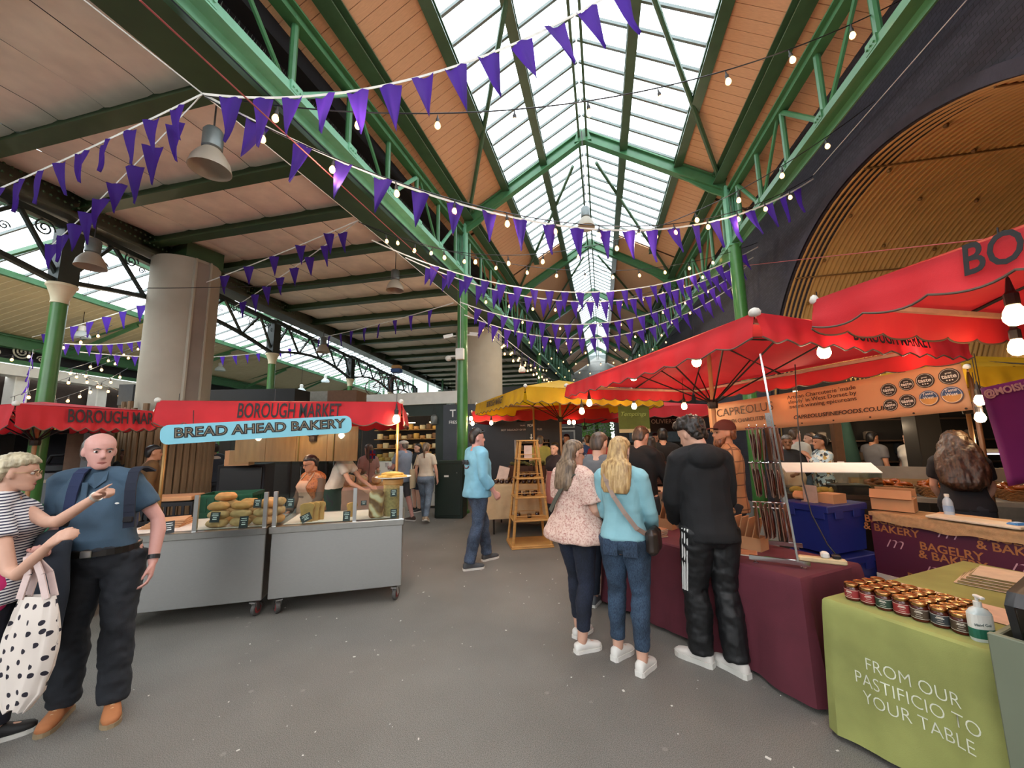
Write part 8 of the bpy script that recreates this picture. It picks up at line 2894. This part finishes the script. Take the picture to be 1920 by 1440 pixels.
# bulbs under the canopies: single lamps on flex
def stall_bulb(px, py, D, label, up=.3):
    p = PD(px, py, D)
    t = thing('stall_bulb', label, 'bulb', p + V((0, 0, .06)), 0, 'bulbs under the canopies')
    piece('bulb', B_L, t, (0, 0, 0)); piece('socket', S_L, t, (0, 0, 0))
    MB().tube([(0, 0, .1), (0, 0, .1 + up)], .004, 5).build('flex', BLKP, t)
    return p
LB = []
for px, py, D, lab in ((743, 786, 4.78, 'glowing bulb at the aisle corner of the bakery canopy'), (1188, 706, 4.55, 'glowing bulb at the left front of the large red canopy'), (1306, 678, 3.6, 'glowing bulb at the middle front of the large red canopy'), (1545, 660, 2.85, 'glowing bulb below the corner of the near right canopy'), (1693, 648, 3.1, 'glowing bulb right of the inner lettering of the large red canopy'), (1903, 592, 1.9, 'largest glowing bulb at the right edge'), (1908, 652, 2.4, 'glowing bulb just under the largest one at the right edge'),
                       (1105, 756, 5.9, 'glowing bulb at the far left of the large canopy'), (1091, 771, 6.2, 'lowest glowing bulb at the far left of the large canopy'), (1189, 762, 6.5, 'glowing bulb in front of the olive sign'), (1283, 762, 6.0, 'glowing bulb at the back middle of the large canopy'), (1492, 741, 5.0, 'small bulb in front of the cream banner, left'), (1629, 727, 4.4, 'small bulb at the top middle of the cream banner'), (1735, 676, 3.7, 'small bulb above the award badges'), (1837, 751, 3.9, 'glowing bulb left of the purple banner, upper'), (1838, 783, 3.9, 'glowing bulb left of the purple banner, lower'),
                       (883, 785, 9.2, 'glowing bulb beside the column, upper'), (886, 794, 9.2, 'glowing bulb beside the column, lower'), (921, 793, 9.3, 'glowing bulb in front of the slate shop'), (1067, 792, 9.2, 'left of twin bulbs under the far yellow canopy'), (1076, 792, 9.2, 'right of twin bulbs under the far yellow canopy'), (20, 792, 6.8, 'orange glowing bulb under the left yellow canopy'), (108, 795, 6.9, 'small bulb under the left yellow canopy'), (512, 799, 4.75, 'bulb behind the scalloped edge above the bakery sign'), (330, 806, 4.9, 'bulb behind the scalloped edge at the near end of the bakery')):
    LB.append((stall_bulb(px, py, D, lab), D))
for k, (p, D) in enumerate(LB):
    if k in (0, 1, 2, 3, 4, 5, 8, 10, 11, 12, 14, 18, 21, 23, 24):
        ld = bpy.data.lights.new('bulb_light', 'POINT')
        ld.energy = 5 if k not in (0,) else 10
        ld.color = (1, .8, .58)
        ld.shadow_soft_size = .045
        lo = bpy.data.objects.new('bulb_light', ld)
        COL.objects.link(lo)
        lo.location = p - V((0, 0, .10))
for px, py, D in ((740, 820, 12.8), (560, 800, 5.35), (1690, 800, 6.5), (1850, 830, 5.2), (1570, 800, 7.2)):
    ld = bpy.data.lights.new('stall_lamp_light', 'POINT')
    ld.energy = 9
    ld.color = (1, .75, .48)
    ld.shadow_soft_size = .1
    lo = bpy.data.objects.new('stall_lamp_light', ld)
    COL.objects.link(lo)
    lo.location = PD(px, py, D)
# ================================================================== bunting
FLAGM = mat('purple_flag', '#4a2a96', .7, 0, .08, 6, .05, 200, trans=.62)
TAPE = mat('white_tape', '#d4d1c8', .7)
def flag_mesh(k):
    b = MB(); b.sm = True
    W, H_ = .14, .31
    n = 6
    vs, fs = [], []
    for j in range(n + 1):
        v = j / n
        w_ = W * (1 - v) + .002
        for i in range(5):
            x = (i / 4 - .5) * w_
            y = .02 * math.sin(v * 3 + k) * v + .014 * math.sin(i * 1.6 + k * 2 + v * 2)
            vs.append((x, y, -H_ * v))
    for j in range(n):
        for i in range(4):
            fs.append((j * 5 + i, j * 5 + i + 1, j * 5 + 6 + i, j * 5 + 5 + i))
    b.add(vs, fs)
    return b.mesh('flag', FLAGM)
FMS = [flag_mesh(k) for k in range(4)]
def bunting(a, b, sag, n, label, t0=.03, t1=.97, sc=1.25, pts=None, tw=0):
    t = thing('bunting', label, 'bunting', a, 0, 'purple bunting')
    P = [p - a for p in (pts or arc(a, b, sag))]
    m = MB()
    for p, q in zip(P[:-1], P[1:]):
        m.beam(p, q + (q - p) * .02, .003, .022)
    m.build('tape', TAPE, t)
    for i in range(n):
        q = t0 + (t1 - t0) * (i + .5) / n
        p = path_pt(P, q)
        d = path_pt(P, min(1, q + .02)) - path_pt(P, max(0, q - .02))
        az = math.atan2(d.y, d.x)
        el = math.atan2(d.z, math.hypot(d.x, d.y))
        o = piece('flag', FMS[i % 4], t, p - V((0, 0, .008)), (rnd.uniform(-.12, .12), -el * .75, az + tw + rnd.uniform(-.25, .25)), (sc, sc, sc * rnd.uniform(.92, 1.05)))
    return t
hook = HK1
bunting(hook, PD(-30, 366, 3.9), .02, 9, 'bunting from the first hook to the left edge of the view', t0=.05, sc=1.1)
bunting(hook, PD(85, 470, 5.6), .05, 9, 'bunting from the first hook down to the first iron column', t0=.06, tw=.75)
TOPP = PD(1215, -55, 3.3)
bunting(hook, TOPP, .42, 13, 'bunting sweeping up from the first hook to the ridge above', t0=.03, sc=1.35)
bunting(hook, wall1 + V((0, 0, -.05)), 1.06, 21, 'bunting crossing the nave from the first hook to the arch wall', t0=.03, sc=1.25)
bunting(HK2, PD(60, 632, 10), .18, 15, 'bunting from the second hook across the first pier', t0=.03, tw=.6)
bunting(HK2, PD(440, 575, 8.8), .05, 8, 'bunting from the second hook to the second iron column', t0=.04, tw=.6)
bunting(HK2 + V((0, .4, -.15)), wall2 + V((0, 0, -.1)), 1.0, 22, 'bunting crossing from the second hook past the column', t0=.12)
bunting(PD(760, 483, 7.4), wall2 + V((0, .3, -.2)), .95, 22, 'second bunting crossing low beside the column', t0=.04)
bunting(HK3, wall3, .9, 22, 'bunting from the green column to the arch wall, upper', t0=.04)
bunting(HK3 + V((0, .3, -.2)), wall3 + V((0, .5, -.15)), .95, 22, 'bunting from the green column to the arch wall, lower', t0=.04)
bunting(PD(850, 568, 8.6), PD(585, 636, 13.5), .06, 9, 'bunting from the green column to the far iron column', t0=.06)
bunting(PD(102, 642, 9.0), PD(400, 595, 12), .34, 16, 'bunting hanging in the left hall across the first pier', sc=.9)
bunting(PD(150, 660, 9.5), PD(560, 650, 14), .25, 15, 'long bunting in the left hall behind the pier', sc=.95)
bunting(PD(62, 655, 8.5), PD(45, 760, 8.0), .0, 8, 'bunting hanging straight down at the far left', sc=.8)
bunting(PD(878, 575, 8.6), PD(1020, 690, 14), .06, 9, 'bunting running away from the column beside the second pier', sc=.7)
# plain hanging wires
for a, b2, sg_, c, lab in ((V((-3.9, 1.0, 5.15)), HK1 + V((0, 0, 0)), 0, TAPE, 'white cord tied along the main beam'), (HK1, HK2, .0, TAPE, 'white cord between the ceiling hooks'), (HK2, PD(872, 580, 8.5), 0, TAPE, 'white cord from the second hook to the column'),
                          (PD(262, 0, 2.1), PD(860, 545, 8.4), .02, mat('red_wire', '#a5494a', .6), 'thin red wire along the main beam'), (PD(240, 540, 6.0), PD(860, 505, 8.5), .12, BLKP, 'black cable from the pier to the green column'),
                          (PX(1525, 328, XW - .08), PX(1830, -20, XW - .08), 0, TAPE, 'white cord stretched along the arch wall'), (PX(1380, 500, XW - .1), PX(1925, 440, XW - .1) , 0, mat('red_wire', '#a5494a', .6), 'thin red wire across the arch')):
    t = thing('hanging_wire', lab, 'wire', a)
    MB().tube([p - a for p in arc(a, b2, sg_)], .006, 5).build('wire', c, t)
